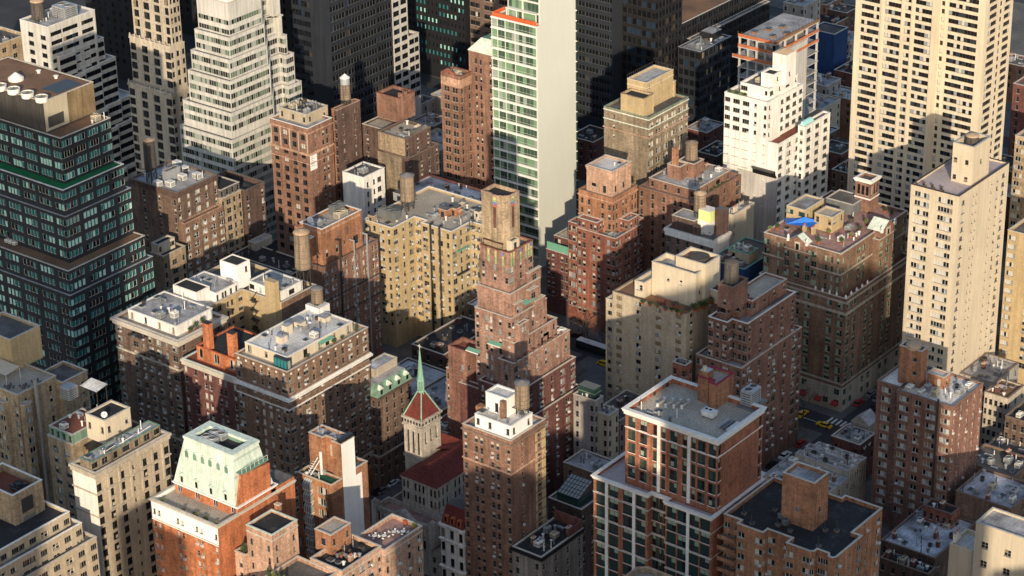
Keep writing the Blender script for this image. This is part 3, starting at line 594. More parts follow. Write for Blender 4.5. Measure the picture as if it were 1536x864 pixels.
for i in range(4):
    q = MB(); x = r0[1]-2-i*5.6; q.poly([(x-1.2, r0[2]-.02, 3.4), (x-1.2, r0[2]-1.2, 2.5), (x+1.2, r0[2]-1.2, 2.5), (x+1.2, r0[2]-.02, 3.4)], 'cloth_red'); q.box(x-1.2, x+1.2, r0[2]-1.22, r0[2]-1.2, 2.2, 2.5, 'cloth_red'); b.part('awning', q)
zr = z1-.8
p1, q1 = ub(1207, 340, zr, 316, 1180, 1236); b.tier(p1, zr, q1, ST('p.p', 3, .8, low=.3, mix='green'), ST('d.d', 3, .8, low=.3), m='brick_gold', ph=.4, roof='roof_silver', name='penthouse')
p2, q2 = ub(1248, 350, zr, 327, 1222, 1266); b.tier(p2, zr, q2, ST('d.d', 3, .8, low=.3), ST('p.d', 3, .8, low=.3), m='brick_gold', ph=.5, roof='roof_gravel', name='penthouse')
p3, q3 = ub(1279, 325, zr, 308, 1239, 1300); b.tier(p3, zr, q3, None, None, m='galv_dark', ph=.2, roof='roof_dark', name='penthouse')
x, y = G(1285, 322, zr); tw = (x-2.6, x+2.6, y+3, y+8.2); zt2 = ZY(tw[1], tw[2], 272)
b.tier(tw, zr, zt2, ST([(.22, 'A'), (.5, 'A'), (.78, 'A')], 9, 1.8, low=.3, kk={'A': (1.0, 3.2, 1, 1, 'dark_frame', 1)}), ST([(.22, 'A'), (.5, 'A'), (.78, 'A')], 9, 1.8, low=.3, kk={'A': (1.0, 3.2, 1, 1, 'dark_frame', 1)}), m='brick_rust', ph=.8, cope='coping_white', name='water_tower', cornice=(.9, .5, 'coping_white'), belts=((zt2-6.2, .4, .2, 'coping_white'),))
b.done()
t = thing('canopy', 'bright blue tarpaulin canopy stretched over the brown hotel roof', 'canopy', (*G(1198, 345, zr), zr)); a_, c_ = G(1178, 346, zr); e_, f_ = G(1218, 348, zr); q = MB()
q.poly([(a_, c_, zr+2.2), (e_, f_-1, zr+2.0), (e_+.5, f_+4, zr+2.1), ((a_+e_)/2, (c_+f_)/2+3, zr+3.6)], 'tarp_blue'); q.poly([(a_, c_, zr+2.2), ((a_+e_)/2, (c_+f_)/2+3, zr+3.6), ((a_+e_)/2-1, (c_+f_)/2+6, zr+2.2), (a_-2.5, c_+3.5, zr+2.0)], 'tarp_blue'); q.build('tarpaulin', t)
for P in ((a_, c_), (e_, f_-1), (e_+.5, f_+4), (a_-2.5, c_+3.5)): q = MB(); q.tube((*P, zr), (*P, zr+2.1), .06, 'steel', 5); q.build('pole', t)
for i, (px, py) in enumerate(((1228, 365), (1243, 352), (1262, 366), (1276, 356), (1289, 347), (1300, 338), (1327, 318), (1337, 322), (1166, 344), (1155, 347))):
    x, y = G(px, py, zr); shrub(x, y, zr, .8, 1.7+.3*(i % 3), 'round potted shrub on the paved roof garden of the brown hotel', 'potted shrubs on the brown hotel', ('leaf', 'leaf_pale')[i % 2], seed=i)
clutter(inset(r1, 2, 2, 6, 12), zr, 'the brown hotel with copper gables', 3, 5, 5, 1, 2, 3, 'brick_gold', (inset(p1, -1), inset(p2, -1), inset(p3, -1)))

# ================================================================ red brick tower with pinkish box top
b = B('apartment_building', 'red brick tower with stepped top under a sunlit salmon box', 'apartment building', 'the red brick tower with the salmon top', 'brick_red')
z0 = 34; r0 = cb(923.5, 358.5, z0, 846, 974); sr = ST('dd.dd.dd.dd', 3.25, 1.1, dep=.2, mix='res', kk={'d': (1.05, 1.75, 1, 2, 'frame_grey', 0)}); sl = ST('dd.dd.dd.dd', 3.25, 1.1, dep=.2, kk={'d': (1.05, 1.75, 1, 2, 'frame_grey', 0)})
pl = [(r0[0], r0[2]+2.2), (r0[0]+5, r0[2]+2.2), (r0[0]+5, r0[2]), (r0[1], r0[2]), (r0[1], r0[3]-5), (r0[1]-2.2, r0[3]-5), (r0[1]-2.2, r0[3]), (r0[0], r0[3])]
b.tier(pl, 0, z0, ST('dd.dd.dd', 3.25, 1.1, kk={'d': (1.05, 1.75, 1, 2, 'frame_grey', 0)}), ST('dd.dd.dd', 3.25, 1.1, kk={'d': (1.05, 1.75, 1, 2, 'frame_grey', 0)}), roof='roof_silver', belts=((6.5, .5, .2, 'coping_brown'),))
xx, yy = G(913, 345, z0-.9); r1 = (r0[0]+2.2, xx, yy, r0[3]-1.6)
# corner notch terraces, one floor higher on both sides
for rr in ((r0[0]+5, r0[1]-7.4, r0[2]+.25, r0[2]+3.4), (r0[1]-3.6, r0[1]-.25, r0[2]+7.2, r0[3]-5.2)):
    b.tier(rr, z0-.9, z0+3.4, ST('dd.dd', 3.25, 1.0, low=.5), ST('dd.dd', 3.25, 1.0, low=.5), roof='roof_silver', name='setback_wall', ph=.8)
r1 = (r0[0]+3.2, r0[1]-3.7, r0[2]+3.5, r0[3]-1.5); z1 = ZY(r1[1], r1[2], 298)
b.tier(r1, z0-.9, z1, ST('dd.dd', 3.25, 2.6, low=.5), ST('dd.dd.dd', 3.25, 2.6, low=.5), m='brick_orange', name='setback_wall', roof='roof_gravel', belts=((z1-1.7, .35, .25, 'brick_pink'), (z1-8.5, .3, .2, 'brick_pink')), cope='coping_brown')
r2 = inset(r1, 2.6, .7, .7, 2.4); z2 = ZY(r2[1], r2[2], 258)
b.tier(r2, z1-.9, z2, ST([(.28, 'p'), (.7, 'k')], 9, 5.4, low=.2, kk={'p': (1.5, 1.0, 1, 1, 'dark_frame', 0), 'k': (1.1, 2.2, 1, 1, 'dark_frame', 0)}), ST([(.2, 'k'), (.6, 'k')], 9, 5.4, low=.2, kk={'k': (.9, 1.8, 1, 1, 'dark_frame', 0)}), m='brick_pink', ph=.7, roof='roof_white', name='penthouse', cornice=(1.3, .3, 'brick_pink'), cope='coping')
b.done(); clutter((r0[1]-6, r0[1]-1, r0[2]+.8, r0[2]+5), z0-.9, 'the red brick tower with the salmon top', 8, 2, 1, 0, 2); clutter(inset(r2, 1.5), z2-.7, 'the salmon box top', 2, 1, 1)
# low wing left of it with the green hoarding
b = B('low_building', 'low red brick building with a green hoarding under the pale slab tower', 'low building', 'the low building with the green hoarding', 'brick_maroon')
rl = (r0[0]-9, r0[0]-.1, r0[2]+2.4, r0[2]+15); b.tier(rl, 0, 22, ST('dd.dd', 3.25, 1.2), None, roof='roof_rust', ph=.3)
q = MB(); q.box(rl[0]+.1, rl[1]-.1, rl[2]+.3, rl[2]+.45, 21.8, 24.6, 'awning_green'); b.part('hoarding', q); b.tier(inset(rl, .6, .3, 3.5, .6), 21.7, 25.6, ST('p.p', 3, .9, low=.3), None, roof='roof_gravel', ph=.3, name='penthouse'); b.done()

# ================================================================ tan condo with roof garden
b = B('apartment_building', 'plain tan apartment block with a planted roof terrace and cream penthouse', 'apartment building', 'the tan block with the roof garden', 'brick_buff')
z0 = 49; r0 = cb(1029, 471, z0, 919, 1088); rL = (r0[0]-2.6, r0[0]+.2, r0[2]+.3, r0[3])
sc = ST([(.09, 'p'), (.36, 'k'), (.63, 'p'), (.9, 'p')], 2.62, .85, ac=.35, mix='bright', kk={'p': (1.7, 1.25, 2, 1, 'frame_brown', 0), 'k': (1.5, 1.25, 2, 1, 'frame_brown', 0)}, sill=None)
b.tier(r0, 0, z0, sc, ST([(.14, 'k'), (.6, 'k'), (.85, 'k')], 2.62, .85, ac=.2, kk={'k': (1.2, 1.25, 1, 1, 'frame_brown', 0)}, sill=None), ph=.6, roof='roof_brown', cope='coping_brown')
b.tier(rL, 0, z0-3.2, ST([(.5, 'k')], 2.62, .85, kk={'k': (1.3, 1.25, 2, 1, 'frame_brown', 0)}, sill=None), None, ph=.6, roof='roof_gravel', name='side_wing')
zr = z0-.6; p1, q1 = ub(1043, 462, zr, 412, 978, 1065); b.tier(p1, zr, q1, ST([(.37, 'k'), (.66, 'k')], 9, 3.2, low=.3, kk={'k': (.9, 1.3, 1, 2, 'frame_white', 0)}), ST([(.3, 'k')], 9, 5, low=.3, kk={'k': (.9, 1.6, 1, 2, 'frame_white', 0)}), m='cream', ph=1.3, roof='roof_silver', name='penthouse', cope='coping')
p2 = (p1[0]+6, p1[1]+1.2, p1[2]+3.0, p1[3]+3.5); q2 = q1+2.2; b.tier(p2, zr, q2, None, None, m='cream', ph=1.0, roof='roof_brown', name='penthouse', cope='coping'); q = MB(); q.cyl((p2[0]+p2[1])/2, (p2[2]+p2[3])/2+.6, q2-1, q2-.2, 2.9, 2.9, 24, 'tank_dark'); b.part('tank_lid', q)
p3, q3 = ub(966, 448, zr, 425, 952, 990); b.tier(p3, zr, q3, ST([(.5, 'W')], 9, .9, low=.3), None, m='cream', ph=.7, roof='roof_gravel', name='penthouse')
p4 = (p1[1]+.3, p1[1]+4.2, p1[3]-1.5, p1[3]+2.6); b.tier(p4, zr, zr+4.0, None, ST('VV', 9, .6, low=.3, kk={'V': (1.7, 1.2, 3, 1, 'frame_white', 0)}), m='cream', ph=.2, roof='roof_tar', name='penthouse', cope='coping_white'); b.done()
for i, (px, py) in enumerate(((964, 456), (975, 459), (986, 461), (998, 466), (1008, 467), (1016, 470), (1022, 472), (1031, 470), (1040, 466), (1050, 462), (1060, 458), (1068, 455), (1076, 452), (1056, 462), (1046, 466), (1012, 462))):
    x, y = G(px, py, zr); shrub(x, y, zr, .8+.5*(i > 6), 1.3+.9*(i > 6), 'bushy planter on the terrace of the tan block with the roof garden', 'terrace planters on the tan block', ('leaf', 'leaf', 'leaf_pale', 'twig')[i % 4], seed=i+40)
x, y = G(992, 458, zr); t = thing('garden_shed', 'small red brown garden shed on the tan terrace', 'shed', (x, y, zr)); q = MB(); q.box(x-1, x+1, y-.7, y+.7, zr, zr+1.6, 'brick_maroon'); q.build('wall', t); q = MB(); q.prism([(x-1.2, y-.9), (x+1.2, y-.9), (x+1.2, y+.9), (x-1.2, y+.9)], zr+1.6, zr+2.2, 'roof_rust', 'roof_rust', True, [(x-1.2, y-.05), (x+1.2, y-.05), (x+1.2, y+.05), (x-1.2, y+.05)]); q.build('roof', t)

# ================================================================ brick building with stepped terraces and dark tank
b = B('apartment_building', 'red brown brick block with stepped terraces, white air conditioners and a red roof deck', 'apartment building', 'the stepped brick block', 'brick_apt')
z0 = 37.5; xE = -325.2
r0 = cb(1112, 553, z0, 1044, (1,)); xx, yy = G(1112, 553, z0); r0 = (xx-LX(xx, yy, z0, 1044), xx, yy, yy+RX(xx, yy, z0, 1203))
b.tier(r0, 0, z0, ST('D.d.D.d', 2.95, 1.1, ac=.3), ST('dD.d.dD.d.Dd', 2.95, 1.1, ac=.4), roof='roof_silver', cope='coping', ph=.7)
r1 = (r0[0]+3.2, r0[1]-.5, r0[2]+.9, r0[3]-3.2); r1b = [(r1[0], r1[2]), (r1[1]-5, r1[2]), (r1[1]-5, r1[2]+2.5), (r1[1], r1[2]+2.5), (r1[1], r1[3]), (r1[0], r1[3])]; z1 = ZY(r1[1]-5, r1[2], 484)
b.tier(r1b, z0-.7, z1, ST('D.d.D', 2.95, 1.1, low=.5, ac=.15), ST('d.d.d.d.d', 2.95, 1.1, low=.5, ac=.2), roof='roof_silver', name='setback_wall', ph=.8, cope='coping_white')
r2 = (r1[0]+1.8, r1[1]-2.2, r1[2]+1.6, r1[3]-1.5); r2b = [(r2[0], r2[2]), (r2[1]-4.2, r2[2]), (r2[1]-4.2, r2[2]+3.2), (r2[1]-2, r2[2]+3.2), (r2[1]-2, r2[2]+6.5), (r2[1], r2[2]+6.5), (r2[1], r2[3]), (r2[0], r2[3])]; z2 = ZY(r2[1]-4.2, r2[2], 459)
b.tier(r2b, z1-.8, z2, ST('d.p.d', 2.95, .9, low=.2), ST('d.d.d.d', 2.95, .9, low=.2), roof='roof_gravel', name='setback_wall', ph=.55, cope='coping')
zr2 = z2-.55; p1, q1 = ub(1099, 467, zr2, 432, 1077, 1122); b.tier(p1, zr2, q1, ST([(.45, 'd')], 9, 4.2, low=.3), None, ph=1.1, roof='roof_dark', name='penthouse', cope='coping_brown')
q = MB(); q.poly([(p1[1]+.4, r2[2]+3.6, zr2+.02), (r2[1]-2.5, r2[2]+3.6, zr2+.02), (r2[1]-2.5, r2[2]+9.5, zr2+.02), (p1[1]+.4, r2[2]+9.5, zr2+.02)], 'roof_rust'); b.part('deck', q); b.done()
water_tank((p1[0]+p1[1])/2-.6, (p1[2]+p1[3])/2, q1-1.1, 2.1, 6.2, .4, 'dark weathered round tank inside the brick parapet box', 'tank_dark', 'tank_dark', True)
for i in range(9): shrub(r2[1]-2.9-(i % 3)*1.4+.1, r2[2]+4.2+(i//3)*2.2, zr2+.02, .55, 1.1, 'small pot plant around the red roof deck', 'pot plants on the red deck', ('leaf', 'leaf_pale', 'twig')[i % 3], seed=i+80)
x, y = r1[1]-3, r1[2]+.4; q = MB(); q.poly([(x-2.2, y+1.2, z1-.8-1.2), (x+.6, y-1.2, z1-2.9), (x+2.2, y+.4, z1-2.9), (x-.6, y+2.4, z1-2.0)], 'awning_green')
clutter((r0[0]+.6, r0[0]+2.8, r0[2]+1, r0[3]-1), z0-.7, 'the stepped brick block', 6, 2, 2)

# ================================================================ new brick condo, front right of centre
b = B('apartment_building', 'new brick and glass condominium with white bands and a gravel roof', 'apartment building', 'the new brick condominium', 'brick_condo')
zt = 75; r0 = cb(1082, 662, zt, 938, 1150); zl = 55.5; xx, yy = G(1077.5, 769, zl); wl = LX(xx, yy, zl, 901.5)
Rk = {'r': (1.85, 2.7, 2, 2, 'dark_frame', 0), 'q': (1.05, 2.7, 1, 2, 'dark_frame', 0)}
r0 = (r0[0], xx-.3, r0[2], r0[3]); yf = min(yy, r0[2]-2.6)
pl = [(xx-wl, yf), (xx-wl*.53, yf), (xx-wl*.53, yf+1.6), (xx-wl*.38, yf+1.6), (xx-wl*.38, yf), (xx, yf), (xx, r0[3]+.2), (r0[0]-2.6, r0[3]+.2), (r0[0]-2.6, r0[3]-2), (xx-wl, r0[3]-2)]
b.tier(pl, 0, zl, ST([(.13, 'r'), (.37, 'r'), (.63, 'r'), (.87, 'r')], 3.45, 1.0, mix='lux', kk={'r': (2.45, 3.0, 2, 2, 'dark_frame', 0)}, sill='coping_white', dep=.35), None, roof='roof_lilac', ph=.7, cope=None, cornice=(.75, .38, 'coping_white'), belts=((zl-4.55, .28, .12, 'coping'), (zl-11.45, .28, .12, 'coping'), (zl-18.35, .28, .12, 'coping')))
q = MB(); q.ring(pl, zl-.012, zl+.16, .55, .42, 'coping_white'); b.part('coping', q)
for f0, f1 in (((0, .47), (.5,)), ((.62, 1), (.5,))):
    for f in f1:
        for dx in ((-.25, .25) if f0 == 0 else (0,)): pass
for f in (.115, .352, .81):
    q = MB(); X = xx-wl+f*wl; q.box(X-.42, X+.42, yf-.14, yf-.003, 3, zl-.76, 'coping_white'); b.part('pilaster', q)
sl = ST([(.07, 'r'), (.2, 'r'), (.325, 'q'), (.42, 'q'), (.53, 'r'), (.65, 'q'), (.745, 'q'), (.83, 'r'), (.945, 'r')], 3.45, 1.75, low=.6, mix='lux', kk=Rk, sill='coping_white', dep=.35)
b.tier(r0, zl-.7, zt, sl, ST([(.05, 'q'), (.95, 'q')], 3.45, 1.75, low=.6, mix='lux', kk=Rk, sill='coping_white', dep=.3), roof='roof_gravel', ph=1.2, cope=None, name='setback_wall', cornice=(1.3, .5, 'coping_white'), belts=((zt-4.9, .22, .1, 'coping_white'),))
q = MB(); q.ring(rp(r0), zt-.012, zt+.16, .7, .45, 'coping_white'); b.part('coping', q); W_ = r0[1]-r0[0]
for f in (.372, .698):
    q = MB(); X = r0[0]+f*W_; q.box(X-.42, X+.42, r0[2]-.13, r0[2]-.003, zl, zt-1.35, 'coping_white'); b.part('pilaster', q)
zr = zt-1.2; p1, q1 = ub(1074, 614, zr, 578, 1055, 1101); p1 = (p1[0]-2.4, *p1[1:])
b.tier([(p1[0], p1[2]+1.2), (p1[0]+3, p1[2]+1.2), (p1[0]+3, p1[2]+1.8), (p1[0]+4.0, p1[2]+1.8), (p1[0]+4.0, p1[2]), (p1[1], p1[2]), (p1[1], p1[3]), (p1[0], p1[3])], zr, q1, None, None, m='brick_orange', ph=.6, roof='roof_gravel', name='penthouse', cope='red_trim')
q = MB(); q.box(p1[0]+.2, p1[0]+2.6, p1[2]+1.6, p1[2]+4, q1-.6, q1+1.6, 'brick_orange', 'galv'); q.cyl(p1[0]+1.2, p1[2]+2.4, q1+1.6, q1+2.6, .5, .5, 12, 'unit_beige'); b.part('flue', q)
for f in (.3, .62, .9):
    q = MB(); Y = r0[2]+f*(r0[3]-r0[2])-1; q.box(r0[0]+.36, r0[0]+.62, Y, Y+.8, zr, zr+.85, 'steel'); b.part('scupper', q)  # dark blocks along the inner face of the parapet
b.done()
x, y = G(1126, 612, zr); cooling_unit(x-1.0, y+1.5, zr+.4, 3.0, 4.4, 4.0, 'big grey twin fan cooling tower on the new condominium roof', 2)
q = MB(); q.box(x-3, x+1.3, y-1.6, y+5.2, zr+.02, zr+.38, 'galv_dark'); tag(q.build('roof_platform', loc=(x, y, zr)), 'grey platform under the twin fan cooling tower', 'platform')
x, y = G(1064, 626, zr); t = thing('air_handler', 'white box with two round ports in front of the orange bulkhead', 'air handler', (x, y, zr)); q = MB(); q.prism([(x-1.5, y-1), (x+1.5, y-1), (x+1.5, y+1), (x-1.5, y+1)], zr+.5, zr+1.9, 'unit_white', 'unit_white', True, offs([(x-1.5, y-1), (x+1.5, y-1), (x+1.5, y+1), (x-1.5, y+1)], .2)); q.build('casing', t)
for d in (-.7, .4): q = MB(); q.cyl(x+d-.3, y+.3, zr+1.9, zr+1.98, .38, .38, 14, 'fan'); q.build('port', t)
for a in ((-1.3, -.8), (1.3, -.8), (1.3, .8), (-1.3, .8)): q = MB(); q.box(x+a[0]-.08, x+a[0]+.08, y+a[1]-.08, y+a[1]+.08, zr, zr+.5, 'steel'); q.build('leg', t)
for i in range(4):
    x, y = G(991+i*12, 607-i*1+2*i, zr); t = thing('exhaust_duct', f'{("first", "second", "third", "fourth")[i]} curved exhaust duct from the far left parapet on the gravel roof', 'duct', (x, y, zr), 'exhaust ducts on the gravel roof'); q = MB(); q.tube((x, y-1.2, zr+.6), (x+.2, y+1.4, zr+.7), .28, 'unit_beige', 10); q.tube((x+.2, y+1.4, zr), (x+.2, y+1.4, zr+1.35), .3, 'galv', 10); q.build('duct', t); q = MB(); q.cyl(x+.2, y+1.4, zr+1.35, zr+1.6, .5, .4, 12, 'galv'); q.build('cap', t); q = MB(); q.cyl(x, y-1.3, zr, zr+.95, .36, .32, 12, 'unit_white'); q.build('fan_housing', t)
x, y = G(1090, 646, zr)
for i in range(3): q = MB(); q.box(x-2.4+i*1.3, x-1.7+i*1.3, y-.5, y+4.2, zr+.3, zr+.75, ('galv', 'galv_dark', 'unit_white')[i]); [q.box(x-2.3+i*1.3, x-1.8+i*1.3, y+k, y+k+.12, zr, zr+.3, 'steel') for k in (0, 1.9, 3.8)]; tag(q.build('duct', loc=(x, y, zr)), ('long grey duct behind the front corner of the gravel roof', 'long dark duct between the grey and white roof ducts', 'long white duct nearest the front corner of the gravel roof')[i], 'duct')
clutter((r0[0]+2, r0[0]+12, r0[2]+2, r0[2]+6), zr, 'the new brick condominium', 4, 2, 3)

# ================================================================ brown brick block with dark roof and bulkhead, bottom right
b = B('apartment_building', 'brown brick apartment block with a black roof, tall bulkhead and jogged parapet', 'apartment building', 'the brown block with the black roof', 'brick_orange')
zt = 56; S = lambda x, y: G(1060+x/5.689, 720+y/5.689, zt)
c = [S(95, 330), S(265, 385), S(480, 455), S(690, 525), S(1060, 665), S(1325, 475), S(1500, 240), S(1195, 118), S(560, 95), S(390, 85)]
x0 = c[0][0]; x1 = c[6][0]; xc = S(1120, 650)[0]; yb = c[6][1]; yF = S(1030, 660)[1]
xs = [x0, c[1][0]-.6, S(480, 455)[0], S(690, 525)[0], S(880, 645)[0], xc]
pl = [(xs[0], yF+2.2), (xs[1], yF+2.2), (xs[1], yF+.4), (xs[2], yF+.4), (xs[2], yF+2.4), (xs[3], yF+2.4), (xs[3], yF-.2), (xs[4]-.9, yF-.2), (xs[4], yF+.6), (xs[4], yF+1.6), (xc-2.4, yF+1.6), (xc-1.6, yF+.4), (xc-.6, yF+.4), (xc, yF+1.2), (xc, S(1325, 475)[1]), (x1, S(1325, 475)[1]), (x1, yb), (S(1195, 118)[0], yb), (S(1195, 118)[0], yb-1.6), (S(1040, 125)[0], yb-1.6), (S(560, 95)[0], yb-1.0), (S(560, 95)[0], yb-2.6), (S(390, 85)[0], yb-2.6), (S(390, 85)[0], yb-1.2), (xs[0], yb-1.2)]
b.tier(pl, 0, zt, ST('W.W', 2.95, 1.9, ac=.12, mix='bright', kk={'W': (1.7, 1.4, 2, 1, 'frame_white', 0)}), ST('W.v.W', 2.95, 1.9, ac=.3, mix='bright', kk={'W': (1.7, 1.4, 2, 1, 'frame_white', 0)}), ph=1.0, roof='roof_tar', cope='coping')
zr = zt-1; p1, q1 = ub(1219, 797, zr, 725.5, 1174, 1244); b.tier(p1, zr, q1, ST([(.5, 'd')], 4.2, 7.5, low=.4, kk={'d': (.8, 1.2, 1, 2, 'frame_grey', 0)}), ST([(.45, 'd')], 4.2, 7.5, low=.4, kk={'d': (.7, 1.2, 1, 2, 'frame_grey', 0)}), ph=1.0, roof='roof_silver', name='penthouse', cope='coping')
for X in (.35, .5, .65):
    for side in 'LR':
        q = MB()
        if side == 'L': a = p1[0]+(p1[1]-p1[0])*X; q.box(a-.12, a+.12, p1[2]-.12, p1[2]-.004, q1-6, q1-1.6, 'brick_orange')
        else: a = p1[2]+(p1[3]-p1[2])*X; q.box(p1[1]+.004, p1[1]+.12, a-.12, a+.12, q1-6, q1-1.6, 'brick_orange')
        b.part('brick_fin', q)
pass
# balconies at the left re-entrant corner
for k in range(5):
    q = MB(); z = zt-5.4-k*2.95; q.box(xs[0]-.2, xs[1]-.3, yF-.2, yF+2.19, z, z+.18, 'coping_brown', 'coping_brown', True); q.box(xs[0]-.2, xs[1]-.3, yF-.2, yF-.05, z+.18, z+1.05, 'brick_orange'); q.box(xs[1]-.45, xs[1]-.3, yF-.05, yF+2.19, z+.18, z+1.05, 'brick_orange'); b.part('balcony', q)
b.done()
for i, (px, py) in enumerate(((1115, 770), (1127, 785), (1162, 765), (1166, 787), (1184, 796), (1237, 795), (1254, 796), (1227, 819))): pipe(*G(px, py, zr), zr, 2.6, .13, 'tall thin standpipe on the black roof', 'standpipes on the black roof'); hatch(*G(px+1, py+2, zr), zr, 1.0, .8, .55, 'small roof hatch beside a standpipe on the black roof', 'hatches on the black roof', 'brick_brown')
for i, (px, py) in enumerate(((1172, 778), (1178, 788))): cooling_unit(*G(px, py, zr), zr, 1.3, 1.4, 1.5, 'grey box unit at the foot of the black roof bulkhead', 1, 'galv_dark', 'box units by the black roof bulkhead')
def chk(n, r): pass
# ================================================================ long brown hotel with white cornice
b = B('hotel', 'dark brown brick hotel with a thick white cornice band and cream penthouses', 'hotel', 'the dark brown hotel', 'brick_brown')
z1 = 51; r1 = cb(430.5, 558.5, z1, 352.5, 552); zb = ZY(r1[1], r1[2], 600); xL = r1[1]-LX(r1[1], r1[2], zb, 274)
kk = {'W': (1.75, 1.7, 2, 2, 'frame_grey', 0)}
b.tier(r1, 0, z1, ST('D.dwwdD', 3.05, 1.9, ac=.25, kk=kk), ST('DdDdddddDdD', 3.05, 1.9, ac=.25, kk=kk), roof='roof_gravel', ph=.6, belts=((zb-.4, .55, .75, 'coping_white'), (zb+.15, .4, .45, 'coping_white'), (zb-3.3, .35, .2, 'coping_white'), (12, .6, .3, 'limestone')))
for i in range(11):
    q = MB(); Y = r1[2]+1.5+i*(r1[3]-r1[2]-3)/10; q.box(r1[1]+.004, r1[1]+.07, Y-.3, Y+.3, z1-1.3, z1-.75, 'coping_white'); b.part('roundel', q)
for i in range(7):
    q = MB(); X = r1[0]+1.2+i*(r1[1]-r1[0]-2.4)/6; q.box(X-.3, X+.3, r1[2]-.07, r1[2]-.004, z1-1.3, z1-.75, 'coping_white'); b.part('roundel', q)
r0 = (xL, r1[0]-.02, r1[2], r1[3]-14)
b.tier(r0, 0, zb+.5, ST('w.d.ww.dd.w', 3.05, 2.0, mix='bright'), None, m='brick_maroon', ph=.7, roof='roof_rust', name='side_wing', cope='copper', cornice=(1.6, .5, 'coping'))
zr = zb-.2; rp1 = (r0[0]+2.5, r0[1]-.05, r0[2]+3.2, r0[3]-1); b.tier(rp1, zr, zr+4.2, ST('d.D.DD', 9, .6, low=.2, kk={'d': (1.2, 2.6, 1, 1, 'coping_white', 0), 'D': (1.7, 2.6, 2, 1, 'coping_white', 0)}), None, m='brick_bright', ph=.3, roof='roof_tar', name='penthouse', cope='terracotta')
for px, py, top in ((310.5, 524, 486), (347, 536, 501)):
    x, y = G(px, py, zr+3.9); q = MB(); zt = ZY(x, y, top); q.box(x-1.15, x+1.15, y-.05, y+1.7, zr+.02, zt, 'brick_bright'); q.box(x-1.25, x+1.25, y-.15, y+1.8, zt, zt+.2, 'terracotta', 'fan', True); b.part('chimney', q)
zr = z1-.6; p = (r1[0]+1.0, r1[1]-2.6, r1[2]+3.0, r1[3]-3.4)
b.tier(p, zr, zr+3.0, ST('k.d.k', 9, .5, low=.1, kk={'k': (1.4, 2.0, 2, 1, 'frame_white', 0)}), ST('d.k.kkd.k', 9, .5, low=.1, kk={'k': (1.5, 2.2, 2, 1, 'dark_frame', 0), 'd': (.8, 1.6, 1, 1, 'dark_frame', 0)}), m='cream', ph=.2, roof='roof_white', name='penthouse', cope='coping_white')
q = MB(); X, Y = p[1], p[2]+1.2; q.box(X-3.6, X+1.4, Y-2.6, Y-.004-1.2, zr+.02, zr+3.0, 'dark_frame'); 
for i in range(4): q.box(X-3.4+i*1.2, X-2.5+i*1.2, Y-2.64, Y-2.604, zr+.3, zr+2.7, 'glass_teal')
for i in range(1): q.box(X+1.404, X+1.44, Y-2.5, Y-1.5, zr+.3, zr+2.7, 'glass_pale')
b.part('glazed_bay', q)
for (a, c, h, w_) in ((.24, .5, 1.9, 2.2), (.42, .35, 2.6, 2.0), (.62, .3, 1.4, 3.4), (.86, .55, 1.3, 2.5)):
    X, Y = p[0]+c*(p[1]-p[0]), p[2]+a*(p[3]-p[2]); q = MB(); q.box(X-w_/2, X+w_/2, Y-1.2, Y+1.2, zr+2.85, zr+2.8+h, 'cream', 'roof_silver'); b.part('bulkhead', q)
q = MB(); X = p[1]+.02; Y0 = p[2]+.46*(p[3]-p[2]); q.poly([(X, Y0, zr+2.5), (X+1.3, Y0, zr+2.1), (X+1.3, Y0+5.5, zr+2.1), (X, Y0+5.5, zr+2.5)], 'awning_green'); b.part('awning', q)
xb, yb = G(356, 512, zr); q = MB(); b.box('tank_plinth', (r1[0]+.6, r1[0]+5.6, r1[3]-5, r1[3]-.6), zr, zr+4.4, 'white_wall', 'roof_white'); b.done()
water_tank(r1[0]+3.0, r1[3]-2.7, zr+4.4, 1.75, 4.1, .5, 'small grey capped tank on a white plinth behind the orange chimneys', 'tank_wood', 'tank_cap_grey', True)
clutter(p, zr+2.82, 'the dark brown hotel', 12, 8, 9, 3, 1)
for i, (f, h, cn) in enumerate(((.3, 1.0, False), (.62, 1.5, False), (.72, 1.0, False), (.9, 2.4, True))): shrub(r1[1]-1.4, r1[2]+f*(r1[3]-r1[2]), zr, .6, h+.3, ('low clipped shrub on the dark brown hotel ledge nearest the glazed bay', 'round bush beside the green awning on the hotel ledge', 'small potted bush just past the green awning', 'tall dark cypress shrub beside the white penthouse end')[i], None, 'leaf', cone=cn, seed=i+3)

# ================================================================ U shaped block with yellow brick court
b = B('apartment_building', 'dark brown block with a yellow brick court and white rooftop houses', 'apartment building', 'the block with the yellow brick court', 'brick_umber')
z0 = 46.3; r0 = cb(266.7, 511, z0, 171.5, 336); xA, yA = G(359, 437, z0); xB, yB = G(421.8, 454.6, z0); yC = yB+RX(xB, yB, z0, 474)
st = ST('D.DdDDdD', 3.05, 2.2, ac=.25, mix='bright'); sy = ST('d.DD.dd.D', 3.05, 1.3)
b.tier(r0, 0, z0, st, ST('d..d', 3.05, 2.2, ac=.2), ph=.9, roof='roof_gravel', cornice=(1.7, .9, 'coping'), belts=((z0-9.6, .6, .25, 'limestone'), (14, .6, .25, 'limestone')))
yA = max(yA, yB); b.tier((r0[0], xA, r0[3]+.02, yB-.02), 0, z0, None, sy, m='brick_gold', ph=.5, roof='roof_silver', name='side_wing')
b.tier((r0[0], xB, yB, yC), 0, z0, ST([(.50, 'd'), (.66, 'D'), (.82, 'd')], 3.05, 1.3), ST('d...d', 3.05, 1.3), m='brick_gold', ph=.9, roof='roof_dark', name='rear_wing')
q = MB(); q.box(xB+.004, xB+.06, yB+.03, yC-.03, 8, z0-.02, 'brick_brown'); b.part('side_facing', q)
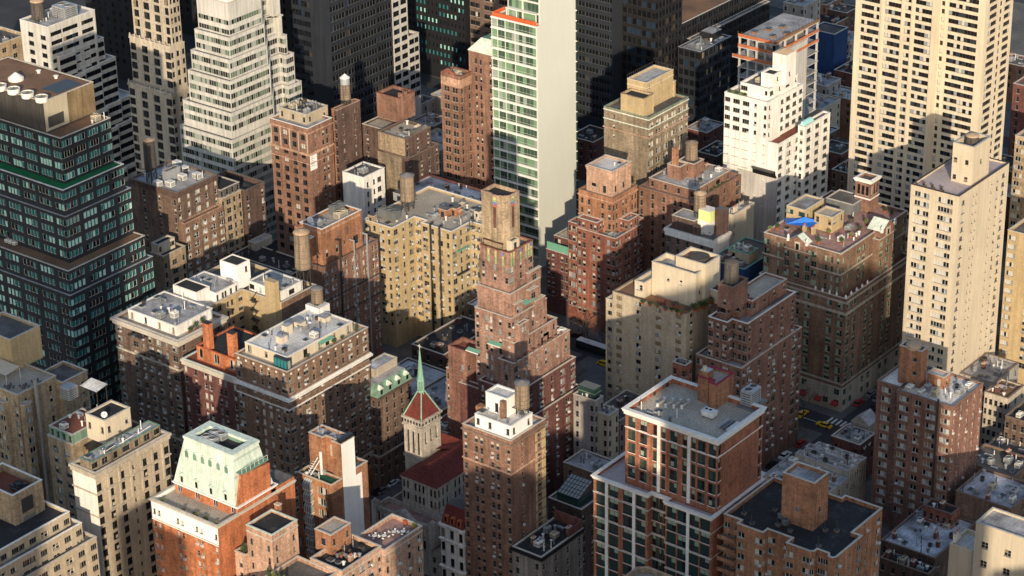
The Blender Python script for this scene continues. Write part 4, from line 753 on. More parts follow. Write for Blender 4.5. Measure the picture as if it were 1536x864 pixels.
zr = z0-.9; p = (r0[0]+2.6, r0[1]-3.4, r0[2]+3.0, r0[3]-1.0); sw = ST('k.k.k.k', 9, .6, low=.1, kk={'k': (1.0, 1.9, 1, 1, 'frame_white', 0)})
b.tier(p, zr, zr+3.0, sw, ST('k', 9, .8, low=.1), m='white_wall', ph=.15, roof='roof_silver', name='penthouse', cope='coping_white')
p2, q2 = ub(277, 471, z0-.5, 449, 240, 292); b.tier((p2[0], min(p2[1], xA-.3), max(p2[2], r0[3]+.6), max(p2[3], r0[3]+6)), z0-.5, q2, None, None, m='white_wall', ph=.2, roof='roof_tar', name='penthouse', cope=None)
b.tier((r0[0]+3, xA-.8, max(p2[3], r0[3]+6)+.05, yB-1), z0-.5, z0+2.4, None, ST('k.kk.k.k', 9, .6, low=.1, kk={'k': (.9, 1.7, 1, 1, 'frame_grey', 0)}), m='white_wall', ph=.12, roof='roof_silver', name='penthouse', cope='coping_white')
p3, q3 = ub(357, 423, z0+2.3, 399, 329.5, 374.5); b.tier(p3, z0-.4, q3, None, ST([(.7, 'd')], 9, 1.4, low=.3), m='white_clean', ph=.2, roof='roof_tar', name='penthouse', cope=None)
p4 = (xB-LX(xB, yB, z0, 368), xB-1.4, yB+1.6, yC-4.2); b.tier(p4, zr, zr+3.4, ST('p.d.d..', 9, .7, low=.1, kk={'d': (.8, 1.5, 1, 2, 'frame_grey', 0)}), ST('p', 9, .8, low=.1), m='white_wall', ph=.15, roof='roof_silver', name='penthouse', cope='coping_white')
q = MB(); X, Y = G(412.5, 470, z0-3); X = xB-LX(xB, yB, z0, 405); X2 = xB-LX(xB, yB, z0, 420); q.box(X, X2, yB-1.9, yB-.004, 6, ZY(X, yB, 416), 'brick_gold'); b.part('chimney', q)
q = MB(); X = xB-LX(xB, yB, z0, 384)
for k in range(7):
    z = z0-2-k*3.05; q.box(X-1.8, X+1.0, yB-1.1, yB-.01, z, z+.1, 'steel', 'steel', True); q.box(X-1.8, X+1.0, yB-1.12, yB-1.06, z+.9, z+.97, 'steel'); q.tube((X-1.6, yB-.5, z), (X+.8, yB-.7, z+3), .14, 'steel', 4)
b.part('fire_escape', q); b.done()
x, y = G(435, 428, zr); water_tank(xB-2.4, yC-2.4, zr, 2.35, 11.2, 6.6, 'tan capped wooden water tank on a tall black frame beside the orange building', 'tank_wood', 'tank_cap', True)
x, y = xB+1.5, yB+.4
clutter(p, zr+2.9, 'the block with the yellow brick court', 21, 6, 5, 3, 2); clutter(p4, zr+3.25, 'the rear wing of the yellow court block', 22, 3, 2, 2); clutter((r0[0]+3, xA-1, r0[3]+7, yB-1), z0+2.3, 'the long white penthouse', 23, 2, 3, 2)
for i in range(3): shrub(r0[1]-1.7, r0[2]+6.6+i*2.6, zr, 1.0, 2.0+.5*i, 'dark leafy shrub on the terrace beside the yellow brick court', 'shrubs by the yellow court', 'leaf', seed=i+60)

# ================================================================ orange brick tower
b = B('apartment_building', 'orange brick tower with a crenellated box top and black pipes down its side', 'apartment building', 'the orange brick tower', 'brick_rust')
z0 = 41; r0 = cb(485, 402, z0, 459, 567); b.tier(r0, 0, z0, ST('d..', 3.0, 2.4), ST('V.dd.dd.dd.dd.dd', 3.0, 1.2, mix='bright', ac=.05, kk={'V': (2.3, 1.6, 3, 2, 'frame_white', 0), 'd': (.85, 1.6, 1, 2, 'frame_white', 0)}), ph=.9, roof='roof_silver', belts=((z0-11.4, .35, .25, 'steel'), (z0-18, .35, .25, 'steel')), cope='coping_brown')
zr = z0-.9; z1 = ZY(*G(490.5, 398, zr), 344); x, y = G(490.5, 398, zr); x, y = r0[1]-1.8, r0[2]+2.2; z1 = ZY(x, y, 344.5); r1 = (x-LX(x, y, z1, 449.5), x, y, y+RX(x, y, z1, 542)); r1 = (r1[0], r1[1], r1[2], min(r1[3], r0[3]-2))
b.tier(r1, zr, z1, ST([(.72, 'd')], 3.1, 8.2, low=.2), ST([(.1, 'd'), (.35, 'd'), (.55, 's'), (.83, 'p')], 9, 7.2, low=.3, kk={'d': (1.0, 2.2, 1, 2, 'dark_frame', 0), 'p': (2.0, 2.6, 2, 1, 'dark_frame', 0)}), m='brick_orange', ph=.9, roof='roof_gravel', name='penthouse', cope='coping_white')
q = MB()
for k in range(22):
    Y = r1[2]+.3+k*(r1[3]-r1[2]-.6)/22; q.box(r1[1]+.003, r1[1]+.16, Y, Y+.42, z1-1.5, z1-.9, 'brick_pink')
    if k < 11: X = r1[0]+.3+k*(r1[1]-r1[0]-.6)/11; q.box(X, X+.42, r1[2]-.16, r1[2]-.003, z1-1.5, z1-.9, 'brick_pink')
b.part('corbel', q); q = MB()
for f in (.42, .62):
    Y = r1[2]+f*(r1[3]-r1[2]); q.poly([(r1[1]+.03, Y-.7, z1-5.5), (r1[1]+.03, Y+.7, z1-5.5), (r1[1]+.03, Y+.7, z1-3.2), (r1[1]+.03, Y, z1-2.5), (r1[1]+.03, Y-.7, z1-3.2)], 'brick_rust')
b.part('blind_arch', q)
rl = (r1[0]-.3, r1[1]-3.2, r1[2]-1.6, r1[2]-.02); b.tier(rl, zr, z1-3.2, None, None, m='brick_orange', ph=.6, roof='roof_silver', name='penthouse', cope='coping_white')
q = MB(); q.box(rl[0]-.2, rl[0]+1.6, rl[2]-.2, rl[2]+1.4, zr, z1-.6, 'brick_orange'); b.part('chimney', q)
for f, w_, m_ in ((.29, .45, 'steel'), (.55, .32, 'galv'), (.78, .4, 'galv')):
    q = MB(); Y = r0[2]+f*(r0[3]-r0[2]); q.box(r0[1]+.003, r0[1]+w_, Y, Y+w_, 3, z0+(3.6 if f > .5 else 6), m_); q.box(r0[1]-1.6, r0[1]+w_, Y+.02, Y+w_-.02, z0+(3.6 if f > .5 else 6), z0+(4 if f > .5 else 6.4), m_); b.part('flue_pipe', q)
q = MB(); q.box(r1[0]+.5, r1[1]-3.6, r0[2]+.8, r0[2]+1.0, zr+.02, zr+2.2, 'tarp_blue'); b.part('blue_screen', q)
b.done(); zq = z1-.9
x, y = G(490, 320, zq); cooling_unit(r1[0]+3.0, r1[3]-4.5, zq, 2.6, 4.6, 3.0, 'dark grey boxy machine on the orange tower roof', 2, 'galv_dark'); cooling_unit(r1[1]-2.6, r1[3]-6.4, zq, 2.2, 4.2, 2.2, 'pale louvred machine beside the dark box on the orange tower', 2, 'unit_beige')
dish(r1[0]+2.2, r1[2]+2.2, zq, 1.0, 'big white satellite dish at the front of the orange tower roof', None); dish(r1[0]+4, r1[2]+1.5, zq, .7, 'smaller white satellite dish on the orange tower roof', None); clutter(inset(r1, .8), zq, 'the orange brick tower', 9, 4, 3, 0, 1)

# ================================================================ yellow brick H block
b = B('apartment_building', 'yellow brick apartment block with two wings and black stripes down its front', 'apartment building', 'the yellow brick block', 'brick_gold')
z0 = 41.5; g = lambda px, py: G(px, py, z0); x1, y1 = g(588, 342.5); x2, y2 = g(677, 348); xl = x1-LX(x1, y1, z0, 545); _, yi = g(625, 326); xw = x2-LX(x2, y2, z0, 631.5); y3 = y2+RX(x2, y2, z0, 706); xe = x2+4.2
pl = [(xl, y1), (x1, y1), (x1, yi), (xw, yi), (xw, y2), (x2, y2), (x2, y3), (xe, y3), (xe, y3+14), (xl, y3+14)]
s1 = ST('d.d.D', 3.1, 1.0, ac=.15); s2 = ST('D.d.D.D', 3.1, 1.0, ac=.2, mix='res')
b.tier(pl, 0, z0, ST('DdDd', 3.1, 1.0, ac=.35), ST('DdD', 3.1, 1.0, ac=.35), ph=.7, roof='roof_gravel', cope='coping_white')
Lw = x2-xw
for f in (.32, .62):
    q = MB(); X = xw+f*Lw; q.box(X-.28, X+.28, y2-.4, y2-.003, 2, z0+.35, 'fan'); q.box(X-.28, X+.28, y2-.4, y2+1.2, z0+.35, z0+.7, 'fan'); b.part('flue_pipe', q)
for zz, f0, f1, m_ in ((z0-7.5, .2, .8, 'awning_green'), (z0-15.5, .2, .8, 'dark_frame')):
    q = MB(); q.box(x2+.02, x2+.9, y2+f0*(y3-y2), y2+f1*(y3-y2), zz, zz+.35, m_, m_, True); b.part('wall_shelf', q)
b.done(); zr = z0-.7
x, y = G(612, 314, zr); water_tank(x, y, zr, 2.3, 8.4, 3.2, 'big grey wooden water tank at the back of the yellow brick block', 'tank_wood', 'tank_cap_grey')
x, y = G(595, 327, zr); cooling_unit(x-1, y-2.2, zr+.6, 6.8, 2.8, 3.0, 'long dark machine house on the left wing of the yellow block', 3, 'galv_dark')
for i, (px, py, w_, m_) in enumerate(((556, 335, 2.2, 'brick_tan'), (600, 303, 5.5, 'galv'), (664, 326, 3.2, 'brick_orange'), (680, 324, 2.4, 'brick_orange'), (715, 329, 1.8, 'cream'))):
    x, y = G(px, py, zr); q = MB(); q.box(x-w_/2, x+w_/2, y, y+w_*.8, zr, zr+2.6, m_, 'roof_dark'); q.box(x-w_*.2, x+w_*.2, y-.04, y-.004, zr+.1, zr+1.9, 'dark_frame'); q.box(x-w_/2-.1, x+w_/2+.1, y-.1, y+w_*.8+.1, zr+2.6, zr+2.75, 'coping', 'roof_dark', True)
    tag(q.build('roof_shed', loc=(x, y, zr)), ('small tan stair shed on the left wing of the yellow block', 'wide grey metal shed behind the water tank of the yellow block', 'orange brick roof shed on the yellow block, left of a twin', 'narrower orange brick roof shed on the yellow block', 'small cream stair shed at the right end of the yellow block')[i], 'roof shed')
clutter((x1+.5, xe-1, yi+2, y3+12), zr, 'the yellow brick block', 31, 15, 12, 4, 5, 2, 'brick_orange'); clutter((xl+1, x1-1, y1+1, yi), zr, 'the left wing of the yellow block', 32, 2, 2, 1)
# flat white roof behind it
b = B('low_building', 'low dark red building with a wide snow white roof behind the yellow block', 'low building', 'the wide white roof behind', 'brick_maroon')
x, y = G(700, 316, 34); rr = (x-29, x+2, y+1, y+16); b.tier(rr, 0, 34, None, None, roof='roof_snow', ph=.5, cope='brick_maroon'); b.done(); clutter(inset(rr, 1.5), 33.5, 'the wide white roof behind the yellow block', 33, 7, 6, 2, 3, 2, 'brick_maroon')

# ================================================================ stepped tower with mosaic top
b = B('tower', 'tall stepped brick tower with coloured mosaic streaks near its top', 'tower', 'the mosaic topped tower', 'brick_rose', cap=100)
z4 = 58; X4, Y4 = G(767, 478.5, z4); r4 = (X4-LX(X4, Y4, z4, 712), X4, Y4, Y4+RX(X4, Y4, z4, 820)); res = 'bright'
sL = ST('d.dd.d.d', 2.95, 1.3, ac=.2, mix=res); sR = ST('dd.d.dd.d', 2.95, 1.3, ac=.25, mix=res)
# lower body with side terraces stepping towards the right
z5 = ZY(X4+1.0, Y4-.05, 515); z6 = ZY(X4+2.4, Y4-2.2, 546); z7 = ZY(X4+3.9, Y4-2.8, 590); z8 = ZY(X4+5.4, Y4-3.2, 636)
yE = Y4+RX(X4+2, Y4, z6, 853)
b.tier((r4[0]+2, X4+5.4, Y4-3.2, yE+1.2), 0, z8, ST('d..d.d.', 2.95, 1.2, ac=.2, mix=res), ST('D.d.D.d.D.D', 2.95, 1.2, ac=.35, mix=res), m='brick_maroon', roof='roof_rust', ph=.9)
b.tier((r4[0]+3, X4+3.9, Y4-2.8, yE+.6), z8-.9, z7, ST('d.d.d', 2.95, 1.2, low=.8, mix=res), ST('D.d.D.d.D.D', 2.95, 1.2, ac=.35, low=.8, mix=res), m='brick_maroon', roof='roof_rust', name='setback_wall', ph=.9)
b.tier((X4-3.2, X4+2.4, Y4-2.2, yE), z7-.9, z6, ST('d', 2.95, 1.2, low=.8, mix=res), ST('T.d.d.D.d.D', 2.95, 1.2, ac=.25, low=.8, mix=res), m='brick_rose', roof='roof_rust', name='setback_wall', ph=.9, cope='coping')
b.tier((X4-3.0, X4+1.0, Y4-.06, yE-4), z6-.9, z5, None, ST('d.d.d.d', 2.95, 1.2, low=.8, mix=res), m='brick_rose', roof='roof_rust', name='setback_wall', ph=.7, cope='coping')
q = MB()
for i in range(9): Y = Y4-1.6+i*(yE-Y4)/9; q.box(X4+2.0, X4+2.44, Y, Y+.9, z6+.12, z6+.9, 'brick_apt')
b.part('battlement', q)
b.tier(r4, 0, z4, ST('d.dd.d.d', 2.95, 1.3, ac=.2, mix=res), sR, roof='roof_rust', ph=.8, cope='coping')
r3 = (r4[0]+.25, X4-1.0, Y4+1.0, r4[3]-1.4); z3 = ZY(r3[1], r3[2], 442); b.tier(r3, z4-.8, z3, sL, sR, roof='roof_rust', name='setback_wall', ph=.7, cope='coping')
r2 = (r3[0]+.25, r3[1]-1.2, r3[2]+1.2, r3[3]-1.6); z2 = ZY(r2[1], r2[2], 380); b.tier(r2, z3-.7, z2, ST('d.d.d', 2.95, 4.6, low=.5, mix=res, ac=.15), ST('D.d.D', 2.95, 4.6, low=.5, mix=res), roof='roof_dark', name='setback_wall', ph=.8, cope='brick_red')
q = MB(); g_ = MB(); n = 0
for side, fr in (('L', (.3, .55, .8)), ('R', (.1, .2, .48, .7, .82, .92))):
    for f in fr:
        n += 1; col = ('mosaic_green', 'mosaic_gold')[n % 2]; w_ = .34
        if side == 'L': a = r2[0]+f*(r2[1]-r2[0]); pts = lambda z0, z1, o: [(a-w_, r2[2]-o, z0), (a+w_, r2[2]-o, z0), (a+w_, r2[2]-o, z1), (a-w_, r2[2]-o, z1)]
        else: a = r2[2]+f*(r2[3]-r2[2]); pts = lambda z0, z1, o: [(r2[1]+o, a-w_, z0), (r2[1]+o, a+w_, z0), (r2[1]+o, a+w_, z1), (r2[1]+o, a-w_, z1)]
        m_ = MB(); m_.poly(pts(z2-4.3, z2-.3, .03), 'mosaic_gold'); m_.poly(pts(z2-4.3, z2-2.2, .04), 'mosaic_green'); m_.poly([(p[0], p[1], p[2]) for p in pts(z2-1.4, z2-.3, .05)], 'mosaic_blue' if n % 3 == 0 else 'mosaic_gold'); b.part('mosaic_panel', m_)
xq, yq = r2[1]-1.8, r2[2]+1.6; z1 = ZY(xq, yq, 297); wl = LX(xq, yq, z1, 721)*.98; wr = RX(xq, yq, z1, 779); c_ = 1.5
pt = [(xq-wl, yq), (xq-wl*.62, yq), (xq-wl*.55, yq-.5), (xq-wl*.3, yq-.5), (xq-wl*.25, yq), (xq-c_, yq), (xq, yq+c_), (xq, yq+wr), (xq-wl, yq+wr)]
b.tier(pt, z2-.8, z1, None, None, m='brick_tan', roof='roof_tar', name='penthouse', ph=.8, cope='brick_pink')
for side in 'LR':
    m_ = MB()
    if side == 'L': a = xq-wl*.425; F_ = lambda x0, x1, za, zb, o: [(a+x0, yq-.5-o, za), (a+x1, yq-.5-o, za), (a+x1, yq-.5-o, zb), (a+x0, yq-.5-o, zb)]
    else: a = yq+c_+(wr-c_)*.3; F_ = lambda x0, x1, za, zb, o: [(xq+o, a+x0, za), (xq+o, a+x1, za), (xq+o, a+x1, zb), (xq+o, a+x0, zb)]
    m_.poly(F_(-.5, .5, z1-9.5, z1-3.4, .02), 'brick_maroon')
    for i, cc in enumerate(('mosaic_red', 'mosaic_blue', 'mosaic_green', 'mosaic_gold')): m_.poly(F_(-.8+.08*i, .8-.08*i, z1-3.4+i*.75, z1-2.65+i*.75, .03), cc)
    b.part('mosaic_panel', m_)
q = MB(); zq = z2-.8; q.box(r2[0]+.7, r2[1]-2.4, r2[2]+.5, yq-.6, zq+2.4, zq+2.55, 'awning_brown', 'awning_brown', True); [q.tube((X, r2[2]+.6, zq), (X, r2[2]+.6, zq+2.4), .07, 'steel', 4) for X in (r2[0]+.8, r2[1]-2.6)]; b.part('porch_roof', q)
b.tier((xq-.3, xq+1.4, yq+.3, yq+3.6), zq, zq+3.4, None, ST([(.5, 'k')], 9, .7, low=.1), m='cream', ph=.15, roof='roof_dark', name='porch', cope=None)
for (zb_, zt_, f0, f1, o_) in ((z4-8.5, z4-2.2, .08, .30, 1.5), (z4-5, z4+1.2, .55, .78, 1.2), (z4-.8, z4+3.4, .1, .28, .9), (z3-5, z3-1.4, .42, .62, 1.1), (z3-.7, z3+2.8, .5, .8, .8), (z6-.9, z6+2.6, .62, .8, 1.0)):
    ya_, yb_ = Y4+f0*(yE-Y4-4), Y4+f1*(yE-Y4-4); xb_ = r2[1] if zt_ > z3 else (r3[1] if zt_ > z4 else X4); b.tier((xb_-.02, xb_+o_, ya_, yb_), zb_, zt_, None, ST('D', 2.95, 1.1, low=.6, mix=res), roof='roof_rust', ph=.7, cope='coping', name='terrace_bay')
# left wing
xw, yw = G(700, 528, z4-14); zw = z4-14; rw = (xw-LX(xw, yw, zw, 672), xw, yw, yw+6.5); rw = (rw[0], min(rw[1], r4[0]-.05), rw[2], rw[3]); b.tier(rw, 0, zw, ST([(.75, 'd')], 5.9, 4.5, mix=res), ST('d.d', 5.9, 4.5, mix=res), m='brick_apt', roof='roof_rust', name='side_wing', ph=1.1, cope='brick_red')
rv = (rw[0]-1.4, rw[0]-.02, rw[2]+.6, rw[3]); b.tier(rv, 0, zw-7.5, ST('d', 3.4, 1.6, mix=res), None, m='brick_apt', roof='roof_rust', name='side_wing', ph=.5)
b.tier((rw[1]-2, r4[0]+6.5, rw[2]-1.2, Y4+.1), 0, zw-9.5, None, ST('d.d', 5.9, 4.5, mix=res), m='brick_maroon', roof='roof_rust', name='side_wing', ph=.5)
for zz, px in ((z6+3.6, 745), (zw+1.2, 712)):
    q = MB(); X = X4-LX(X4, Y4, zz, px); q.poly([(X-2.2, Y4-.02, zz), (X-2.2, Y4-1.3, zz-.5), (X+2.2, Y4-1.3, zz-.5), (X+2.2, Y4-.02, zz)], 'awning_green'); q.box(X-2.2, X+2.2, Y4-1.32, Y4-1.29, zz-.8, zz-.5, 'coping_white', 'coping_white', True); b.part('awning', q)
q = MB(); zz = z3-4.5; q.poly([(r3[1]+.02, r3[2]+4.4, zz+.6), (r3[1]+1.7, r3[2]+4.4, zz), (r3[1]+1.7, r3[2]+9, zz), (r3[1]+.02, r3[2]+9, zz+.6)], 'awning_green'); b.part('awning', q)
b.done(); water_box = None
x, y = X4+.2, yE-2.2; cooling_unit(X4+1.0, yE-2.0, z6-.9, 1.6, 2.2, 1.7, 'pale box unit on the far terrace of the mosaic tower', 1, 'unit_white')

# ================================================================ church
b = B('church', 'grey stone church with red tiled roof, square bell tower and green copper spire', 'church', 'the stone church', 'church_stone')
ze = 24; xc, yc = G(655, 732.5, ze); wl = LX(xc, yc, ze, 602.5); rn = (xc-wl, xc, yc, yc+33); b.org(rn)
kk = {'l': (.62, 2.1, 1, 1, 'dark_frame', 0), 'm': (.62, 1.2, 1, 1, 'dark_frame', 0)}
b.tier(rn, 0, ze, ST('ll.lll.ll', 3.5, 1.0, low=16, kk=kk, mix='dark', nrow=2), ST('lll.lll.lll.lll.lll', 3.5, 1.0, low=14, kk=kk, mix='dark', nrow=2), ph=0, cope='church_stone', roof='tile_red', cornice=(.7, .35, 'church_stone'))
q = MB(); xm = (rn[0]+rn[1])/2; zR = ze+3.6; o = .5
q.poly([(rn[1]+o, rn[2]-o, ze+.15), (rn[1]+o, rn[3], ze+.15), (xm, rn[3], zR), (xm, rn[2]+4.5, zR)], 'tile_red'); q.poly([(xm, rn[2]+4.5, zR), (xm, rn[3], zR), (rn[0]-o, rn[3], ze+.15), (rn[0]-o, rn[2]-o, ze+.15)], 'tile_red'); q.poly([(rn[0]-o, rn[2]-o, ze+.15), (rn[1]+o, rn[2]-o, ze+.15), (xm, rn[2]+4.5, zR)], 'tile_red'); b.part('nave_roof', q)
q = MB(); q.poly([(rn[0]-6, rn[2]+14, ze-.5), (xm, rn[2]+14, zR+.02), (xm, rn[2]+20, zR+.02)], 'tile_red'); q.prism([(rn[0]-5, rn[2]+15), (xm, rn[2]+15), (xm, rn[2]+24), (rn[0]-5, rn[2]+24)], ze-2, ze-1, 'church_stone', 'tile_red'); q.poly([(rn[0]-5.3, rn[2]+14.7, ze-1), (xm, rn[2]+14.7, ze-1), (xm, rn[2]+19.5, zR-.1), (rn[0]-5.3, rn[2]+19.5, zR-.1)], 'tile_red'); b.part('transept_roof', q)
zp = 15.5; rpz = (rn[0]-5, rn[1]+2.8, rn[2]-5.5, rn[2]-.02)
b.tier(rpz, 0, zp, ST('aaaaaaaaaa', 3.6, 1.4, low=7, kk={'a': (.9, 2.4, 1, 1, 'dark_frame', 0)}, mix='dark'), ST('a.a', 3.6, 1.4, low=7, kk={'a': (.9, 2.4, 1, 1, 'dark_frame', 0)}, mix='dark'), ph=1.2, roof='roof_paver', name='aisle_wall', cope='church_stone', cornice=(.8, .3, 'church_stone'))
b.tier((rn[1]+.02, rn[1]+2.6, rn[2]+.02, rn[3]), 0, zp, None, ST('a.a.a.a.a', 3.6, 2.4, low=7, mix='dark'), ph=1.2, roof='roof_paver', name='aisle_wall', cope='church_stone', cornice=(.8, .3, 'church_stone'))
b.tier((rn[0]-5, rn[0]-.02, rn[2]+.02, rn[2]+9), 0, zp-1, None, None, ph=1.0, roof='roof_dark', name='aisle_wall', cope='church_stone')
q = MB(); xm2 = (rpz[0]+rpz[1])/2; w_ = 5.2
q.prism([(xm2-w_, rpz[2]-1.0), (xm2+w_, rpz[2]-1.0), (xm2+w_, rpz[2]-.02), (xm2-w_, rpz[2]-.02)], 0, zp-1.2, 'church_stone', 'church_stone')
f = [(xm2-w_-.3, zp-1.2), (xm2+w_+.3, zp-1.2), (xm2, zp+2.4)]
q.poly([(x, rpz[2]-1.2, z) for x, z in f], 'church_stone'); q.poly([(x, rpz[2]+.6, z) for x, z in f[::-1]], 'church_stone')
for a, c in ((0, 2), (2, 1)): A, C_ = f[a], f[c]; q.poly([(A[0], rpz[2]-1.2, A[1]), (C_[0], rpz[2]-1.2, C_[1]), (C_[0], rpz[2]+.6, C_[1]), (A[0], rpz[2]+.6, A[1])], 'church_stone')
q.prism([(x, y) for x, y in ((xm2-w_-.5, rpz[2]-1.4), (xm2+w_+.5, rpz[2]-1.4), (xm2+w_+.5, rpz[2]-1.21), (xm2-w_-.5, rpz[2]-1.21))], zp-1.5, zp-1.1, 'limestone', 'limestone', True)
b.part('pediment', q)
for c in ((rpz[0], rpz[2]), (rpz[1], rpz[2])):
    q = MB(); q.box(c[0]-.8, c[0]+.8, c[1]-.7, c[1]+.9, 0, zp+1.6, 'church_stone'); q.cyl(*c, zp+1.6, zp+2.4, .7, .2, 8, 'church_stone'); b.part('corner_pier', q)
# bell tower
zt = 36.5; xt, yt = G(632, 632, zt); rt = (xt-LX(xt, yt, zt, 605), xt, yt, yt+RX(xt, yt, zt, 660))
kt = {'l': (.85, 6.6, 1, 1, 'dark_frame', 1)}
b.tier(rt, 0, zt, ST('.l.l.l.', 9, 4.0, kk=kt, mix='dark', nrow=1, sill='church_stone', dep=.4), ST('.l.l.l.', 9, 4.0, kk={'l': (.85, 3.6, 1, 1, 'dark_frame', 1)}, mix='dark', nrow=1, sill='church_stone', dep=.4), ph=0, cope=None, name='bell_tower', belts=((zt-12.3, .5, .3, 'church_stone'), (zt-2.6, .45, .35, 'church_stone'), (zt-.6, .55, .45, 'church_stone')))
for i in range(6):
    for s_ in (0, 1):
        q = MB()
        if s_ == 0: X = rt[0]+.6+i*(rt[1]-rt[0]-1.2)/5; q.box(X-.28, X+.28, rt[2]-.06, rt[2]-.004, zt-1.8, zt-.9, 'dark_frame')
        else: Y = rt[2]+.6+i*(rt[3]-rt[2]-1.2)/5; q.box(rt[1]+.004, rt[1]+.06, Y-.28, Y+.28, zt-1.8, zt-.9, 'dark_frame')
        b.part('frieze_opening', q)
cx, cy = (rt[0]+rt[1])/2, (rt[2]+rt[3])/2; za = ZY(cx, cy, 586); zs = ZY(cx, cy, 516); e = offs(rp(rt), -.05); t_ = .62
q = MB(); q.prism(e, zt+.02, za, 'tile_red', 'tile_red', False, [(cx-t_, cy-t_), (cx+t_, cy-t_), (cx+t_, cy+t_), (cx-t_, cy+t_)]); b.part('spire_roof', q)
q = MB()
for p_, d_ in zip(e, ((-1, -1), (1, -1), (1, 1), (-1, 1))): q.tube((*p_, zt+.05), (cx+d_[0]*t_, cy+d_[1]*t_, za), .2, 'copper_spire', 5)
b.part('hip_trim', q)
q = MB(); q.cyl(cx, cy, za-1.6, za-.2, 1.15, .8, 8, 'copper_spire'); q.cyl(cx, cy, za-.2, za+.4, .95, .95, 8, 'copper_spire')
for k in range(8): a = k*.785; q.tube((cx+.8*math.cos(a), cy+.8*math.sin(a), za+.4), (cx+.8*math.cos(a), cy+.8*math.sin(a), za+3.2), .15, 'copper_spire', 5)
q.cyl(cx, cy, za+.4, za+3.2, .55, .55, 8, 'copper_dark'); q.cyl(cx, cy, za+3.2, za+3.9, 1.05, 1.0, 8, 'copper_spire'); q.cyl(cx, cy, za+3.9, zs-1.4, .85, .1, 10, 'copper_spire'); b.part('copper_spire', q)
q = MB(); q.tube((cx, cy, zs-1.5), (cx, cy, zs), .09, 'copper', 6); q.tube((cx-.45, cy, zs-.5), (cx+.45, cy, zs-.5), .08, 'copper', 5); b.part('cross', q); b.done()
# parish house
b = B('parish_house', 'small stone house with a red tiled roof squeezed below the church', 'parish house', 'the parish house', 'church_stone')
rr = (rn[1]+3.2, rn[1]+9.5, rn[2]-7, rn[2]+4); b.tier(rr, 0, 9, ST('d.d', 3.2, 1.2, low=2), None, ph=0, cope=None, roof='tile_red'); q = MB(); xm = (rr[0]+rr[1])/2
q.poly([(rr[0]-.3, rr[2]-.3, 9.05), (xm, rr[2]-.3, 12), (xm, rr[3], 12), (rr[0]-.3, rr[3], 9.05)][::-1], 'tile_red'); q.poly([(xm, rr[2]-.3, 12), (rr[1]+.3, rr[2]-.3, 9.05), (rr[1]+.3, rr[3], 9.05), (xm, rr[3], 12)][::-1], 'tile_red'); q.poly([(rr[0], rr[2], 9), (rr[1], rr[2], 9), (xm, rr[2], 11.8)], 'church_stone'); b.part('gable_roof', q); b.done()
CH = rn

# ================================================================ brown apartment slab with white penthouse, front centre
b = B('apartment_building', 'slender brown brick apartment building with white roof houses and a limestone base', 'apartment building', 'the slender brown building', 'brick_rust')
z0 = 54.5; r0 = cb(766.2, 662, z0, 693.5, 818); r0 = (r0[0], r0[1], max(r0[2], 423.4), r0[3])
b.tier(r0, 0, 8.4, ST('d.dd.dd.d', 3.2, .7, low=.6, kk={'d': (.9, 2.2, 1, 2, 'frame_grey', 0)}), None, m='limestone', ph=0, cope='limestone', name='base')
b.tier(r0, 8.403, z0, ST('d.dd.dd.d', 2.9, 2.1, low=.6, ac=.12), ST([(.33, 's'), (.82, 'd')], 2.9, 2.1, low=.6, ac=.1), ph=.8, roof='roof_silver', belts=((z0-9.6, .4, .22, 'brick_pink'), (z0-1.4, .4, .35, 'coping_brown')), cope='coping')
q = MB(); Ly = r0[3]-r0[2]
for k in range(15): z = 9.2+k*2.9; q.box(r0[1]+.003, r0[1]+.09, r0[3]-Ly*.30, r0[3]-Ly*.25, z, z+2.0, 'brick_gold'); q.box(r0[1]+.003, r0[1]+.09, r0[3]-Ly*.12, r0[3]-.1, z, z+2.0, 'brick_gold'); q.box(r0[1]+.003, r0[1]+.08, r0[3]-Ly*.30, r0[3]-.1, z+2.0, z+2.4, 'brick_gold')
b.part('quoin', q)
zr = z0-.8; p = (r0[0]+3.4, r0[1]-.7, r0[2]+.9, r0[3]-4.4); b.tier(p, zr, zr+4.3, ST('d.d..d', 9, .9, low=.1), ST('d.d', 9, .9, low=.1), m='white_clean', ph=.2, roof='roof_white', name='penthouse', cope='coping_white')
p2 = (p[0]+.6, p[0]+7.4, p[3]-5.2, p[3]-.4); b.tier(p2, zr+4.1, zr+9.2, ST([(.5, 'd')], 9, 2.2, low=.2, kk={'d': (1.0, 2.3, 1, 1, 'dark_frame', 0)}), None, m='white_clean', ph=.3, roof='roof_white', name='penthouse', cope='coping_white')
q = MB(); q.box(p2[1]-1.2, p2[1]-.1, p2[2]-1.5, p2[2]-.02, zr+4.1, zr+8.8, 'brick_rust'); b.part('chimney', q)
q = MB(); q.box(r0[0]+1.2, p[0]-.2, r0[2]+4, r0[2]+6, zr, zr+4.6, 'brick_orange'); b.part('chimney', q); b.done()
water_tank(p[1]-1.9, p[3]-1.6, zr+4.1, 1.9, 6.8, 2.0, 'grey brown wooden water tank beside white roof houses', 'tank_wood', 'tank_cap_grey'); clutter(p, zr+4.12, 'the slender brown building', 44, 2, 3, 1, 0, 0, 'brick_rust', (inset(p2, -.6),))
def zfor(px, py, Y): return solve(lambda z: G(px, py, z)[1]-Y, 0, 200)
def zforx(px, py, X): return solve(lambda z: G(px, py, z)[0]-X, 0, 200)
def onX(px, py, X):                       # pixel -> (y, z) on the plane x = X
    v = FW + RT*((px-768)/FPX) + DN*((py-432)/FPX); t = X/v.x; return v.y*t, CAMH+v.z*t
